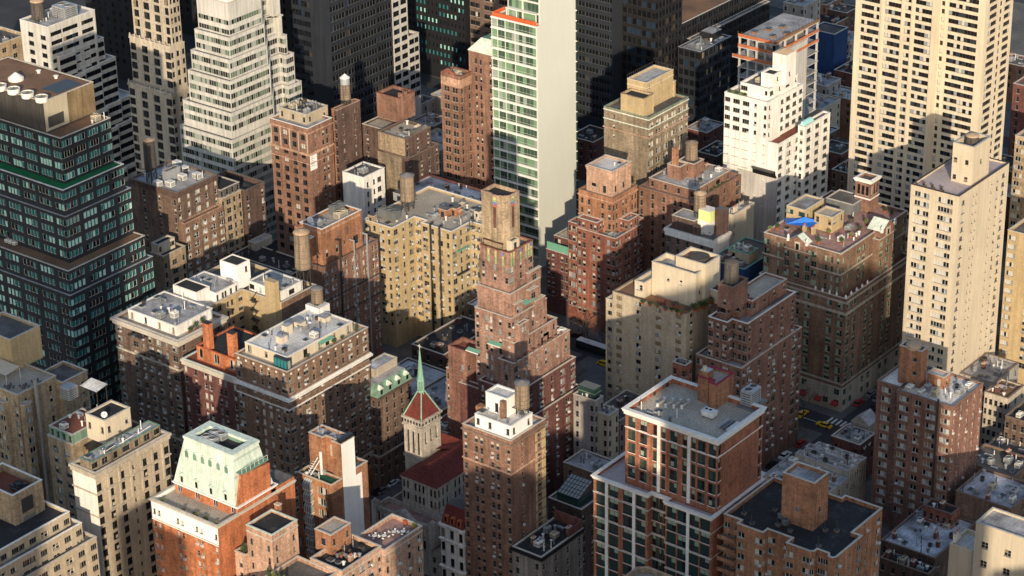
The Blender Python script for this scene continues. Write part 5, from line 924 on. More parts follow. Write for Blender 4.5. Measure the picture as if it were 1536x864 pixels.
def onY(px, py, Y):
    v = FW + RT*((px-768)/FPX) + DN*((py-432)/FPX); t = Y/v.y; return v.x*t, CAMH+v.z*t
BAND = lambda h, pw, fr: {'b': (0, h, -pw, 1, fr, 0)}
def band(h, fh, pw=1.3, fr='frame_pale', mix='pale', off=.9, low=.6, sp=((.015, .985),), dep=.12, **k): return ST([(s_, 'b') for s_ in sp], fh, off, low=low, mix=mix, kk=BAND(h, pw, fr), sill=None, dep=dep, **k)

# ---- brown brick block with tank, left
b = B('apartment_building', 'brown brick apartment block with silver roof, white roof boxes and a black framed tank', 'apartment building', 'the block with white roof boxes', 'brick_umber')
z0 = 51; r0 = cb(264.5, 290, z0, 195, 325.5); b.tier(r0, 0, z0, ST('..d..d..d', 3.0, 2.6), ST('w.w.W.w.w', 3.0, 1.5, low=1, mix='bright', ac=.1), roof='roof_silver', ph=.5, cope='coping_brown', cornice=(1.8, .3, 'brick_dark'))
rr = (r0[1]+.02, r0[1]+2.4, r0[2]+.2, r0[2]+RX(r0[1]+2.4, r0[2], z0-9, 334.5)); zz = ZY(rr[1], rr[2], 336); b.tier(rr, 0, zz, None, ST('W.W.W.W.W', 3.0, 1.6, mix='bright', ac=.12), ph=.5, roof='roof_dark', cope='brick_pink', name='front_wing', m='brick_brown')
zr = z0-.5; q1, q2 = ub(252, 276, zr, 258, 243, 270); b.tier(q1, zr, q2, None, None, m='galv', ph=.2, name='penthouse', cope=None); b.done()
water_tank(*G(228, 273, zr), zr, 1.9, 9.6, 4.6, 'brown wooden tank with tan cap on a black frame above the white roof boxes', 'tank_dark', 'tank_cap')
for i, (px, py) in enumerate(((237, 280), (256, 280), (277, 258), (274, 270), (266, 250), (296, 268))): cooling_unit(*G(px, py, zr), zr, 2.3, 2.0, 2.0, 'plain white box unit on the silver roof of the brown block', 0, 'unit_white', 'white roof boxes on the brown block')
clutter(inset(r0, 1, 1, 1, 3), zr, 'the block with white roof boxes', 51, 3, 4, 0)
b = B('apartment_building', 'narrow beige brick apartment block with a dark mansard attic, between two brown blocks', 'apartment building', 'the narrow beige block', 'brick_tan')
y = rr[3]+.4; x1 = r0[1]+1.5; z0b = ZY(x1, y, 299); yE = y+RX(x1, y, z0b, 361.5); b.tier((x1-14, x1, y, yE), 0, z0b, None, ST('d.D.d.d', 3.0, 1.0, mix='dark'), ph=.3, roof='roof_tar'); b.tier((x1-13, x1-.4, y+.2, yE-.2), z0b-.3, z0b+2.8, None, ST('d.d.d.d', 9, .6, low=.2, mix='dark'), m='roof_dark', ph=.3, roof='roof_tar', name='attic'); b.done()
b = B('apartment_building', 'dark brown brick slab behind the narrow beige block', 'apartment building', 'the dark brown slab', 'brick_dark')
yy = yE+1.2; zd = ZY(x1+.6, yy, 286); yF = yy+RX(x1+.6, yy, zd, 396.5); b.tier((x1-16, x1+.6, yy, yF), 0, zd, ST('d.d', 3, 1), ST('d..d', 3.0, 2.2, mix='bright', ac=.1), ph=1.6, roof='roof_tar', cope='roof_dark'); b.done()
dish(x1-5, yy-1, zd-1.5, 1.6, 'large pale dish on the dark roof beside the white ziggurat', None)
b = B('low_building', 'small beige house with dark roof wedged beside the dark office tower', 'low building', 'the small beige house', 'brick_tan')
z_ = 36; r_ = cb(244.6, 385, z_, 226, 278); b.tier(r_, 0, z_, None, ST('d.D.d', 3.2, 2.6, mix='dark'), ph=.4, roof='roof_tar'); b.tier((r_[0], r_[1]-2.4, r_[2]+.5, r_[3]-2), z_-.4, z_+3, None, ST('d..p', 9, .8, low=.2), m='cream', ph=.3, roof='roof_tar', name='penthouse'); b.done()
b = B('low_building', 'dark tar roofed low building behind the yellow court block', 'low building', 'the tar roofed low building', 'brick_dark')
r_ = cb(438, 412, 24, (26,), 470); b.tier(r_, 0, 24, ST('d.d.d', 3, 1), ST('d.d', 3, 1), ph=.5, roof='roof_tar'); q1, q2 = ub(384, 377, 23.5, 366, 372, 408); b.tier(q1, 23.5, q2, ST('k', 9, .6, low=.1), None, m='limestone', ph=.2, roof='roof_silver', name='penthouse'); b.done(); clutter(r_, 23.5, 'the tar roofed low building', 52, 5, 4, 2, 1)

# ---- brown block with white arches and a banner
b = B('apartment_building', 'brown brick block with pale arched top windows and a white wall banner', 'apartment building', 'the block with the white banner', 'brick_rust')
z0 = 54; r0 = cb(461, 193.5, z0, 404.5, 498); kd = {'k': (1.7, 1.7, 2, 1, 'dark_frame', 0)}
b.tier(r0, 0, z0, ST([(.14, 'k'), (.39, 'k'), (.63, 'k'), (.86, 'k')], 3.2, 2.6, mix='dark', kk=kd, sill='coping_brown'), ST([(.3, 's'), (.62, 'd'), (.78, 'd')], 3.2, 3.0, mix='bright'), ph=.8, roof='roof_silver', cope='coping_white', belts=((z0-9.6, .8, .25, 'brick_pink'), (z0-12.6, .25, .15, 'brick_pink'), (z0-1.9, .3, .2, 'brick_pink')))
q = MB(); W_ = r0[1]-r0[0]
for f in (.02, .265, .51, .745, .98): X = r0[0]+f*W_; q.box(X-.2, X+.2, r0[2]-.09, r0[2]-.003, z0-8.7, z0-2, 'limestone')
b.part('stone_frame', q)
p, q2 = ub(460.5, 188.5, z0-.8, 173.5, 417, 494); b.tier((p[0], p[1]-.4, p[2]+.4, p[3]-.4), z0-.8, q2, ST('d.d.d', 9, 1.1, low=.2, mix='dark'), ST('d.d', 9, 1.1, low=.2), m='brick_buff', ph=.4, roof='roof_dark', name='penthouse')
q = MB(); y0_, zt_ = onX(464.5, 231, r0[1]); y1_, zb_ = onX(476, 252, r0[1]); q.box(r0[1]+.03, r0[1]+.10, y0_, y1_, zb_, zt_, 'white_clean')
for k, wd in enumerate((.75, .3, .5, .3, .62, .45, .5)): q.box(r0[1]+.101, r0[1]+.115, y0_+(y1_-y0_)*.12, y0_+(y1_-y0_)*(.12+wd), zt_-.9-k*.62, zt_-(.5 if k == 0 else .68)-k*.62, 'galv')
b.part('banner', q); b.done(); clutter((p[0]+.5, p[1]-.8, p[2]+.8, p[3]-.5), q2-.4, 'the block with the white banner', 53, 6, 7, 2, 3); 
b = B('apartment_building', 'narrow brick stair tower with a yellow front, carrying a double tank on its roof', 'apartment building', 'the narrow yellow stair tower', 'brick_dark')
x_ = r0[1]-.3; y_ = r0[3]+3.0; zq = ZY(x_, y_, 166); rs = (x_-LX(x_, y_, zq, 497), x_, y_, y_+RX(x_, y_, zq, 540)); b.tier(rs, 0, zq, ST([(.62, 'd')], 3.1, 2, mix='dark'), ST([(.25, 's'), (.75, 's')], 3.1, 2), ph=.5, roof='roof_gravel', cope='brick_pink')
q = MB(); q.box(rs[0]+.05, rs[0]+(rs[1]-rs[0])*.40, rs[2]-.09, rs[2]-.003, 1, zq-.02, 'brick_orange'); b.part('side_facing', q); b.done()
t = water_tank(*G(519, 156, zq), zq-.5, 1.7, 5.2, 2.2, 'grey tank with a second smaller drum above it on the stair tower', 'tank_wood', 'tank_cap_grey'); x, y = G(519, 156, zq); q = MB(); q.cyl(x, y, zq+7.2, zq+9.3, 1.6, 1.6, 20, 'galv'); q.cyl(x, y, zq+9.3, zq+10.7, 1.75, .1, 20, 'unit_white'); [q.tube((x+c*1.5, y+d*1.5, zq+3.6), (x+c*1.5, y+d*1.5, zq+7.3), .09, 'steel', 4) for c in (-1, 1) for d in (-1, 1)]; q2_ = q.mesh('upper_drum', (x, y, zq-.5)); o_ = bpy.data.objects.new('upper_drum', q2_); COL.objects.link(o_); o_.parent = t
# ---- brown block with tan sunlit wall
b = B('apartment_building', 'dark brown brick block with one tan plastered wall and a square brick roof tower', 'apartment building', 'the block with the tan wall', 'brick_dark')
z0 = 49; r0 = cb(607.4, 209, z0, 567, 646); rw = (r0[0]-LX(r0[0], r0[2]+6, z0, 543), r0[0]+.2, r0[2]+6, r0[3]+1); rl = (r0[0]+3, r0[1]+1.6, r0[2]-.6, r0[3]+2.0); zl = ZY(rl[1], rl[2], 238)
b.tier(rl, 0, zl, None, ST('d..d.d.d', 3.1, 1.4), ph=.5, roof='roof_dark', name='front_wing', cope='coping_brown'); b.tier(r0, 0, z0, ST([(.3, 's'), (.62, 's')], 3.1, 2.4), ST('d.d.d', 3.1, 1.6), roof='roof_gravel', ph=.7, cope='coping_brown'); b.tier(rw, 0, z0-2, ST('d.d', 3.1, 1.6), None, roof='roof_gravel', ph=.7, name='side_wing')
q = MB(); q.box(r0[0]+.02, rl[0]+(r0[1]-rl[0])*.86, r0[2]-.66, r0[2]-.61, 2, zl-.3, 'brick_olive'); q.box(r0[0]+.02, r0[1]-.02, r0[2]-.06, r0[2]-.003, zl+.2, z0-.02, 'brick_tan'); b.part('side_facing', q)
p, q2 = ub(599, 184, z0-.7, 148, 564.5, 605); b.tier((p[0], p[1], p[2], p[2]+8.5), z0-.7, q2, None, None, m='brick_rust', ph=1.0, roof='roof_tar', name='roof_tower', cope='brick_red'); q = MB(); [q.box(p[1]-1.2, p[1]+.25, p[2]+a, p[2]+a+.9, z0-.7, q2+1.4, 'brick_rust') for a in (1.2, 3.4)]; b.part('chimney', q)
q = MB(); X, Y = r0[1]-1.5, r0[3]-7.5; a_ = [(math.cos(math.pi*i/10), math.sin(math.pi*i/10)) for i in range(11)]
for i in range(10): q.poly([(X+1.3*a_[i][0], Y, z0-.6+1.6*a_[i][1]), (X+1.3*a_[i][0], Y+6.5, z0-.6+1.6*a_[i][1]), (X+1.3*a_[i+1][0], Y+6.5, z0-.6+1.6*a_[i+1][1]), (X+1.3*a_[i+1][0], Y, z0-.6+1.6*a_[i+1][1])], 'roof_dark')
q.poly([(X+1.3*a, Y, z0-.6+1.6*c) for a, c in a_], 'roof_dark'); b.part('vaulted_roof', q); b.done(); clutter(inset(r0, 1), z0-.7, 'the block with the tan wall', 54, 4, 3, 1, 1, 0, 'brick_dark', (p,))
b = B('low_building', 'plain white painted wall house with four dark windows', 'low building', 'the white wall house', 'white_wall')
x_, y_ = G(545, 267, 41); r_ = (x_-9, x_, y_, y_+RX(x_, y_, 41, 576.5)); b.tier(r_, 0, 41, None, ST([(.2, 'd'), (.5, 'd'), (.75, 'D')], 3.4, 2.2, mix='dark'), ph=.4, roof='roof_dark', cope='coping_white'); b.done(); clutter(inset(r_, .8), 40.6, 'the white wall house', 55, 3, 2, 1, 1)
# ---- dark block with green attic beside the church street
b = B('apartment_building', 'dark brown block with green copper dormers beside the church tower', 'apartment building', 'the block with copper dormers', 'brick_umber')
z0 = 30; r0 = cb(566, 597, z0, 545, 613); r0 = (r0[0]-5, r0[1], r0[2], r0[3]+1); b.tier(r0, 0, z0, ST('d.d', 3.1, 1.4, mix='dark'), ST('d.d.d.d.d', 3.1, 1.4, mix='dark'), ph=.2, roof='roof_silver', cornice=(1, .7, 'brick_dark'), belts=((11, .5, .3, 'limestone'),), cope=None)
q = MB(); e = rp(inset(r0, -.3)); q.prism(e, z0+.02, z0+3.4, 'copper_dark', 'roof_silver', False, offs(e, -1.5)); b.part('mansard', q)
for f in (.12, .37, .63, .88):
    q = MB(); Y = r0[2]+f*(r0[3]-r0[2]); q.box(r0[1]-1.6, r0[1]+.15, Y-.8, Y+.8, z0+.1, z0+2.0, 'copper_dark'); q.poly([(r0[1]+.2, Y-.9, z0+2.0), (r0[1]+.2, Y+.9, z0+2.0), (r0[1]+.2, Y, z0+3.0)], 'copper'); q.poly([(r0[1]+.25, Y-1, z0+1.95), (r0[1]+.25, Y, z0+3.1), (r0[1]-1.8, Y, z0+3.1), (r0[1]-1.8, Y-1, z0+1.95)], 'copper'); q.poly([(r0[1]+.25, Y, z0+3.1), (r0[1]+.25, Y+1, z0+1.95), (r0[1]-1.8, Y+1, z0+1.95), (r0[1]-1.8, Y, z0+3.1)], 'copper'); q.box(r0[1]+.152, r0[1]+.17, Y-.45, Y+.45, z0+.5, z0+1.8, 'glass_dark'); b.part('dormer', q)
b.tier((r0[0]+1.5, r0[1]-4, r0[2]+4, r0[3]-1), z0+3.4, z0+5.8, ST('d.d', 9, .6, low=.1), ST('d.d.d', 9, .6, low=.1), m='limestone', ph=.2, roof='roof_snow', name='penthouse'); b.done()
# ---- white stepped office, top left
b = B('office_tower', 'white office tower stepping down in zigzag terraces with black ribbon windows', 'office tower', 'the zigzag white tower', 'white_office')
z0 = 66; r0 = cb(71, 41, z0, 29.5, 142); wr = band(1.9, 3.3, 1.5, 'dark_frame', 'black', 1.3, 1.0)
b.tier(r0, 0, z0, ST([(.35, 'p'), (.8, 'p')], 3.3, 3.6, mix='black', kk={'p': (2.4, 1.5, 2, 1, 'dark_frame', 0)}), band(1.5, 3.3, 1.5, 'dark_frame', 'black', 2.4, 1, ((.05, .28), (.3, .62), (.7, .95))), roof='roof_silver', ph=.6, cope='coping_white')
yE = r0[3]; xo = r0[1]
for i, (px, py, do) in enumerate(((162, 58, 2.2), (180, 87, 4.2), (211, 143, 6.4), (229, 170, 8.4), (260, 224, 11))):
    x_ = xo+do*.55; zt = None; yS = r0[2]+3+i*2.2; y_, z_ = onX(px, py, x_); saw = []; n = 3+i//2; st_ = (y_-yS)/n
    pl = [(r0[0]+2, yS)]
    for k in range(n): pl += [(x_-k*1.1, yS+k*st_), (x_-k*1.1, yS+(k+1)*st_)]
    pl += [(r0[0]+2, y_)]; pl = [p for j, p in enumerate(pl) if j == 0 or p != pl[j-1]]
    b.tier(pl, 0, z_, None, wr, roof='roof_snow', ph=.8, cope='coping_white', name='setback_wall')
b.done(); zr = z0-.6; q = G(108, 22, zr)
water_tank(*G(58, 30, zr), zr, 2.4, 6.4, .6, 'dark round tank with tan cap on the zigzag white tower', 'tank_dark', 'tank_cap', True); cooling_unit(*G(98, 24, zr), zr, 6.5, 6.0, 4.2, 'big grey louvred machine block on the zigzag white tower', 2, 'galv'); clutter(inset(r0, 1), zr, 'the zigzag white tower', 57, 4, 5, 0, 2)
# ---- tan office at the top left corner, black tower behind
b = B('office_building', 'tan brick office block in the top left corner with a dark water tank', 'office building', 'the tan corner office', 'brick_tan')
x_, y_ = G(0, 66, 52); b.tier((x_-26, x_, y_-14, y_+RX(x_, y_, 52, 40)), 0, 52, None, ST('D.D.D.D.D.D', 3.4, 2.0, mix='dark'), roof='roof_dark', ph=1); b.done(); clutter((x_-10, x_-1, y_-4, y_+8), 51, 'the tan corner office', 58, 3, 3, 1, 2)
b = B('office_tower', 'flat black tower behind the zigzag white tower', 'office tower', 'the flat black tower', 'black_metal')
x_, y_ = G(212, 128, 0); b.tier((x_-LX(x_, y_, 60, 118), x_, y_, y_+24), 0, 130, ST('k.k.k.k.k.k.k.k', 3.3, 2, mix='black', sill=None), ST('k.k.k.k.k', 3.3, 2, mix='black', sill=None)); b.done()
# ---- beige art deco tower
b = B('office_tower', 'beige stone art deco tower with crested setbacks and paired windows', 'office tower', 'the beige art deco tower', 'limestone')
z0 = 47; r0 = cb(257.5, 142, z0, 192.5, 285); kD = {'D': (2.5, 2.4, 2, 2, 'dark_frame', 0), 'd': (1.2, 1.9, 1, 2, 'dark_frame', 0)}
b.tier(r0, 0, z0, ST('D.D.D.D', 3.5, 2.0, mix='dark', kk=kD, sill=None), ST('d.d.d', 3.5, 2.0, mix='dark', kk=kD, sill=None), roof='roof_rust', ph=1.0, belts=((z0-.9, .5, .3, 'limestone'),))
r1 = (r0[0]+.8, r0[1]-.5, r0[2]+1.6, r0[3]-.6); z1 = ZY(r1[1], r1[2], 71); b.tier(r1, z0-1, z1, ST('D.D.D.D', 3.5, 2.2, mix='dark', kk=kD, sill=None, low=.5), ST('d.d.d', 3.5, 2.2, mix='dark', kk=kD, low=.5, sill=None), roof='roof_rust', ph=1.0, name='setback_wall')
r2 = (r1[0]+1.4, r1[1]+.0-.3, r1[2]+1.6, r1[3]-.6); b.tier(r2, z1-1, z1+26, ST('D.D.D.D', 3.5, 2.2, mix='dark', kk=kD, sill=None, low=.5), ST('d.d.d', 3.5, 2.2, mix='dark', kk=kD, low=.5, sill=None), name='setback_wall')
for (rr_, zz) in ((r0, z0), (r1, z1)):
    for i in range(9): X = rr_[0]+.2+i*(rr_[1]-rr_[0]-.4)/8; q = MB(); q.prism([(X-.35, rr_[2]-.3), (X+.35, rr_[2]-.3), (X+.35, rr_[2]+.4), (X-.35, rr_[2]+.4)], zz-.6, zz+1.3, 'limestone', 'limestone', True, [(X-.1, rr_[2]-.1), (X+.1, rr_[2]-.1), (X+.1, rr_[2]+.2), (X-.1, rr_[2]+.2)]); b.part('crest', q)
q = MB(); [q.box(r2[0]+f*(r2[1]-r2[0])-.35, r2[0]+f*(r2[1]-r2[0])+.35, r2[2]-.3, r2[2]-.003, z1-.8, z1+25, 'limestone') for f in (.01, .25, .5, .75, .99)]; b.part('pier', q); b.done()
# ---- white ziggurat with pale ribbons
b = B('office_tower', 'white office ziggurat with pale ribbon windows, narrowing every second floor', 'office tower', 'the white ziggurat', 'white_office')
zs = [(347.5, 211.5, 269.7), (343.5, 171, 274), (341, 123, 281.5), (340.5, 91, 286), (341, 57.5, 291.5), (336, 10, 294.5)]
x0, y0 = G(347.5, 211.5, 43); zp = 0; prev = None
for i, (px, py, l) in enumerate(zs):
    x_, y_ = x0-.75*i*2.0, y0+1.0*i*2.0; z_ = ZY(x_, y_, py); xl = x_-LX(x_, y_, z_, l); yE = y0+40-i*1.4
    pl = [(xl, y_), (x_, y_), (x_, y_+22-i*1.2), (x_-4.5, y_+27-i*1.2), (x_-4.5, y_+31-i*.9), (x_-1.5, y_+31-i*.9), (x_-1.5, yE), (xl, yE)]
    if i < 5: b.tier(pl, zp, z_, band(1.95, 3.25, 1.05, 'frame_pale', 'zig', 1.2, .3), band(1.95, 3.25, 1.05, 'frame_pale', 'zig', 1.2, .3), roof='black_metal', ph=.35, cope='white_office', name='wall' if i == 0 else 'setback_wall')
    else:
        b.tier(pl, zp, z_+1, band(1.7, 3.3, 1.2, 'frame_pale', 'zig', 6, .3), band(1.7, 3.3, 1.2, 'frame_pale', 'zig', 6, .3), ph=.35, roof='roof_dark', name='setback_wall')
        b.tier(inset(((xl), x_, y_, yE), .6, .6, .6, 3), z_+.6, z_+9, ST('kkkk.kkkk', 9, 2, low=.3, kk={'k': (.9, 4.2, 1, 1, 'dark_frame', 0)}, mix='black'), ST('kkkk.kkkk.kkkk', 9, 2, low=.3, kk={'k': (.9, 4.2, 1, 1, 'dark_frame', 0)}, mix='black'), name='penthouse', m='white_wall')
    zp = z_-.35
b.done()
# ---- dark glass tower and grey grid block
b = B('office_tower', 'charcoal glass office tower with horizontal bands left of the green roofed block', 'office tower', 'the charcoal glass tower', 'black_metal')
x_, y_ = G(493, 0, 70); rd = (x_-LX(x_, y_, 70, 436), x_, y_, y_+RX(x_, y_, 70, 585.5)); bb = band(2.2, 3.7, 1.5, 'galv_dark', 'black', 1.2, 1, ((.01, .24), (.26, .49), (.51, .74), (.76, .99)))
b.tier(rd, 0, 98, ST([((.02, .48), 'b')], 3.7, 1.2, mix='black', kk=BAND(2.2, 1.5, 'dark_frame'), sill=None), bb, m='charcoal'); b.done()
b = B('office_building', 'grey gridded office block with square windows behind the charcoal tower', 'office building', 'the grey gridded block', 'pale_concrete')
gk = {'p': (3.0, 1.9, 2, 1, 'dark_frame', 0)}; ya = rd[3]+.4; yb = ya+RX(x_, ya, 70, 609); b.tier((x_-18, x_, ya, yb), 0, 92, None, ST('pp', 3.5, 1.4, kk=gk, mix='black', sill=None)); zb_ = ZY(x_, yb, 55); yc = yb+RX(x_, yb, zb_, 627.5); b.tier((x_-17, x_+.2, yb+.02, yc), 0, zb_, None, ST('pp', 3.5, 1.4, kk=gk, mix='black', sill=None, low=18), name='side_wing'); b.done()
b = B('office_tower', 'black tower with a grid of small teal windows', 'office tower', 'the teal windowed tower', 'black_metal')
x_, y_ = G(700, 128, 0); rt_ = (x_-LX(x_, y_, 40, 604), x_, y_, y_+26); b.tier(rt_, 0, 125, ST('kkkkkkkkkkkkkkkk', 3.4, 1.5, mix='teal', kk={'k': (.8, 1.7, 1, 1, 'dark_frame', 0)}, sill=None), None); b.done()
b = B('office_building', 'brown office block with wide dark windows behind the green roofed block', 'office building', 'the brown office block', 'brick_umber')
x_, y_ = G(745, 62, 40); b.tier((x_-LX(x_, y_, 60, 704), x_+6, y_, y_+20), 0, 100, ST('pp.pp.pp', 3.5, 1.4, kk={'p': (2.2, 1.7, 2, 1, 'dark_frame', 0)}, mix='dark'), None); b.done()
b = B('office_tower', 'wide black slab far behind the white ziggurat', 'office tower', 'the black slab', 'black_metal')
x_, y_ = G(474, 0, 30); b.tier((x_-LX(x_, y_, 30, 262), x_, y_, y_+20), 0, 100, ST('kkkkkkkkkkkkkkkkkkkk', 3.6, 1.5, mix='black', sill=None), None); b.done()
# ---- brick block with green copper roof
b = B('apartment_building', 'tall brown brick block with a pale green hipped copper roof beside the glass slab', 'apartment building', 'the green roofed block', 'brick_rust')
z0 = 64; r0 = cb(690, 115, z0, 661, (6,)); b.tier(r0, 0, z0, ST('.dd.dd.', 3.1, 4.6, mix='dark'), ST('d.d', 3.1, 4.6, mix='dark'), ph=1, roof='roof_dark', cope='brick_red'); q = MB(); q.box(r0[0]+.05, r0[1]+.06, r0[2]-.07, r0[2]-.003, z0-4.2, z0-1.3, 'brick_pink'); q.box(r0[1]+.003, r0[1]+.06, r0[2]+.02, r0[3]-.1, z0-4.2, z0-1.3, 'brick_pink'); b.part('stone_band', q)
q = MB(); xm = (r0[0]+r0[1])/2-1; q.poly([(xm-3, r0[2]-.1, z0+.1), (xm+3, r0[2]-.1, z0+.1), (xm, r0[2]-.1, z0+2)], 'brick_red'); q.poly([(xm+3, r0[2]+.5, z0+.1), (xm-3, r0[2]+.5, z0+.1), (xm, r0[2]+.5, z0+2)], 'brick_red'); q.poly([(xm-3, r0[2]-.1, z0+.1), (xm, r0[2]-.1, z0+2), (xm, r0[2]+.5, z0+2), (xm-3, r0[2]+.5, z0+.1)], 'brick_red'); q.poly([(xm, r0[2]-.1, z0+2), (xm+3, r0[2]-.1, z0+.1), (xm+3, r0[2]+.5, z0+.1), (xm, r0[2]+.5, z0+2)], 'brick_red'); b.part('gable', q)
x_, y_ = r0[1]+.02, r0[3]+.02; z1 = ZY(x_, y_, 76); x1_ = x_+9; rt2 = (x_-1, x1_, y_, y_+11); b.tier(rt2, 0, z1, ST('.dd.d', 3.1, 2.2, mix='dark', kk={'d': (.9, 1.9, 1, 2, 'dark_frame', 1)}), None, ph=.2, roof='roof_dark', name='main_wall'); q = MB(); e = rp(inset(rt2, -.3)); q.prism(e, z1+.15, z1+4.2, 'copper', 'copper_dark', True, offs(e, -3.4)); b.part('copper_roof', q); b.done()
clutter(inset(r0, .6), z0-1, 'the low wing of the green roofed block', 59, 2, 1, 0, 1)
# ---- pale slab tower
b = B('residential_tower', 'pale new glass slab tower with one blank grey white side wall', 'tower', 'the pale glass slab', 'slab_wall')
x_, y_ = G(806, 40, 86); rg = (x_-LX(x_, y_, 86, 736.5), x_, y_, y_+RX(x_, y_, 86, 864)); zz = 86; fl = 3.55
rgl = (rg[0], rg[1]-.5, rg[2], rg[3]-.3)
b.tier(rgl, 0, zz, ST([((.01, .13), 'b'), ((.14, .30), 'b'), ((.31, .52), 'b'), ((.53, .99), 'b')], fl, .5, low=1, mix='slab', kk=BAND(2.95, 1.5, 'frame_green'), sill=None, dep=.25), None, m='slab_wall', ph=.6, roof='roof_gravel', cope='hazard')
q = MB(); q.box(rg[1]-.48, rg[1], rg[2]-.1, rg[3], 0, zz-.01, 'slab_wall'); q.box(rg[1]-.48, rg[1], rg[2]+1.5, rg[3], zz+.01, zz+26, 'slab_wall'); b.part('blank_wall', q)
for k in range(24):
    q = MB(); z = zz-k*fl; q.box(rgl[0]-.05, rgl[1]-.01, rg[2]-.35, rg[2]-.003, z-.52, z-.18, 'white_clean', 'white_clean', True); b.part('slab_edge', q); q = MB(); q.box(rgl[0]-.02, rgl[1]-.02, rg[2]-.30, rg[2]-.26, z-2.55, z-2.48, 'frame_white', 'frame_white', True); b.part('railing', q); q = MB(); q.box(rg[1]+.002, rg[1]+.4, rg[3]-.4, rg[3]+.05, z-.5, z-.2, 'coping_white', 'coping_white', True); b.part('slab_end', q)
q = MB(); q.box(rg[1]+.002, rg[1]+.3, rg[3]-.3, rg[3]+.1, 3, zz+24, 'glass_green'); b.part('edge_glazing', q)
ra = (rg[0]+5.6, rg[1]-.5, rg[2]+1.7, rg[3]-.4); b.tier(ra, zz-.6, zz+25, ST([((.02, .45), 'b'), ((.5, .98), 'b')], fl, .5, low=.3, mix='slab', kk=BAND(2.95, 1.5, 'frame_green'), sill=None), None, m='slab_wall', name='setback_wall', cope='hazard')
q = MB(); q.box(rg[0]+.4, rg[1]-.6, rg[2]+.2, rg[2]+.35, zz+.15, zz+1.3, 'hazard'); q.box(rg[0]+.4, rg[0]+.55, rg[2]+.4, rg[3]-1, zz+.15, zz+1.3, 'hazard'); b.part('safety_screen', q)
q = MB(); [q.box(X-.12, X+.12, rg[2]+.5, rg[2]+.8, zz-.5, zz+3.5, 'coping_white') for X in (rg[0]+6, rg[0]+10, rg[1]-1)]; q.box(rg[0]+5.6, rg[1]-.7, rg[2]+.4, rg[2]+1.5, zz+3.5, zz+3.8, 'coping_white', 'coping_white', True); b.part('loggia_frame', q); b.done()
# ---- dark towers at the top centre
b = B('office_tower', 'dark blue grey tower right behind the pale slab', 'office tower', 'the blue grey tower', 'dark_frame')
x_, y_ = G(918, 206, 0); b.tier((x_-LX(x_, y_, 20, 858), x_, y_, y_+22), 0, 135, ST([((.01, .32), 'b'), ((.34, .65), 'b'), ((.67, .99), 'b')], 3.6, 1.0, mix='black', kk=BAND(1.9, 1.3, 'galv_dark'), sill=None), None); b.done()
bk = lambda *sp: ST([(s_, 'b') for s_ in sp], 3.75, .7, low=1, mix='black', kk=BAND(2.5, 1.6, 'bronze_panel'), sill=None)
b = B('office_tower', 'wide black glass tower with bronze mullions behind the tan block', 'office tower', 'the black glass tower', 'charcoal')
x_, y_ = G(982, 212, 0); z9 = 115; r9 = (x_-LX(x_, y_, 50, 926), x_, y_, y_+RX(x_, y_, 60, 1024)); f8 = [(i/8+.006, (i+1)/8-.006) for i in range(8)]
b.tier(r9, 0, z9, bk(*f8), bk(*f8[:8]), m='black_metal'); r8 = (x_-16, x_-.2, r9[3]+.02, r9[3]+RX(x_, r9[3], 60, 1150)); z8 = ZY(r8[1], r8[2], 36); b.tier(r8, 0, z8, None, bk(*[(i/16+.004, (i+1)/16-.004) for i in range(16)]), m='black_metal', name='side_wing', roof='roof_brown', ph=.4); b.tier((r8[1]+.02, r8[1]+2.5, r8[2]+4, r8[3]), 0, z8-7, None, bk(*[(i/16+.004, (i+1)/16-.004) for i in range(16)]), m='black_metal', name='front_wing', roof='roof_silver', ph=.4); b.done()
b = B('office_building', 'lower black glass office block with a pale L shaped roof', 'office building', 'the lower black block', 'black_metal')
x_, y_ = G(1048, 210, 0); z7 = ZY(x_, y_, 78); r7 = (max(r9[1]+2.8, x_-LX(x_, y_, z7, 1000)), x_, y_, y_+RX(x_, y_, z7, 1097)); b.tier(r7, 0, z7, bk(*[(i/4+.01, (i+1)/4-.01) for i in range(4)]), bk(*[(i/7+.01, (i+1)/7-.01) for i in range(7)]), roof='roof_silver', ph=.6, cope='galv', m='charcoal'); q = MB(); q.box(r7[0]+.6, r7[0]+6, r7[3]-7, r7[3]-.6, z7-.58, z7+2.2, 'black_metal', 'roof_silver'); b.part('penthouse', q); b.done(); clutter(inset(r7, 2, 1, 1, 7), z7-.6, 'the lower black block', 60, 3, 3, 1, 1)
# ---- tan block with stacked sunlit top
b = B('apartment_building', 'tan brick block with a stacked golden top and rows of white windows', 'apartment building', 'the tan block with the golden top', 'brick_olive')
z0 = 60; r0 = cb(973, 177, z0, 906, 1032.5); b.tier(r0, 0, z0, ST([(.22, 's')], 3.3, 2.2, nrow=6, mix='bright', kk={'s': (.7, 1.3, 1, 2, 'frame_white', 0)}), ST('ww.ww.ww.ww.ww.w', 3.25, 2.2, mix='bright', kk={'w': (1.1, 1.8, 1, 2, 'frame_white', 0)}), ph=.6, roof='roof_dark', cope='copper_dark', belts=((z0-.9, .3, .2, 'copper'), (z0-7.0, .3, .3, 'brick_pink'), (z0-4, .25, .2, 'copper')))
q = MB(); q.box(r0[1]+.003, r0[1]+.05, r0[2]+.02, r0[3]-.02, z0-6.7, z0-4.1, 'brick_buff'); 
zr = z0-.6; p, q2 = ub(969.5, 166, zr, 125, 941, 1010); b.tier(p, zr, q2, ST([(.62, 'd')], 9, 4.4, low=.2, mix='dark'), ST([(.12, 's'), (.55, 's')], 9, 1.2, low=.2, mix='dark'), m='brick_gold', ph=.7, roof='roof_silver', name='penthouse', cope='cream', belts=((q2-1.9, .25, .1, 'cream'),))
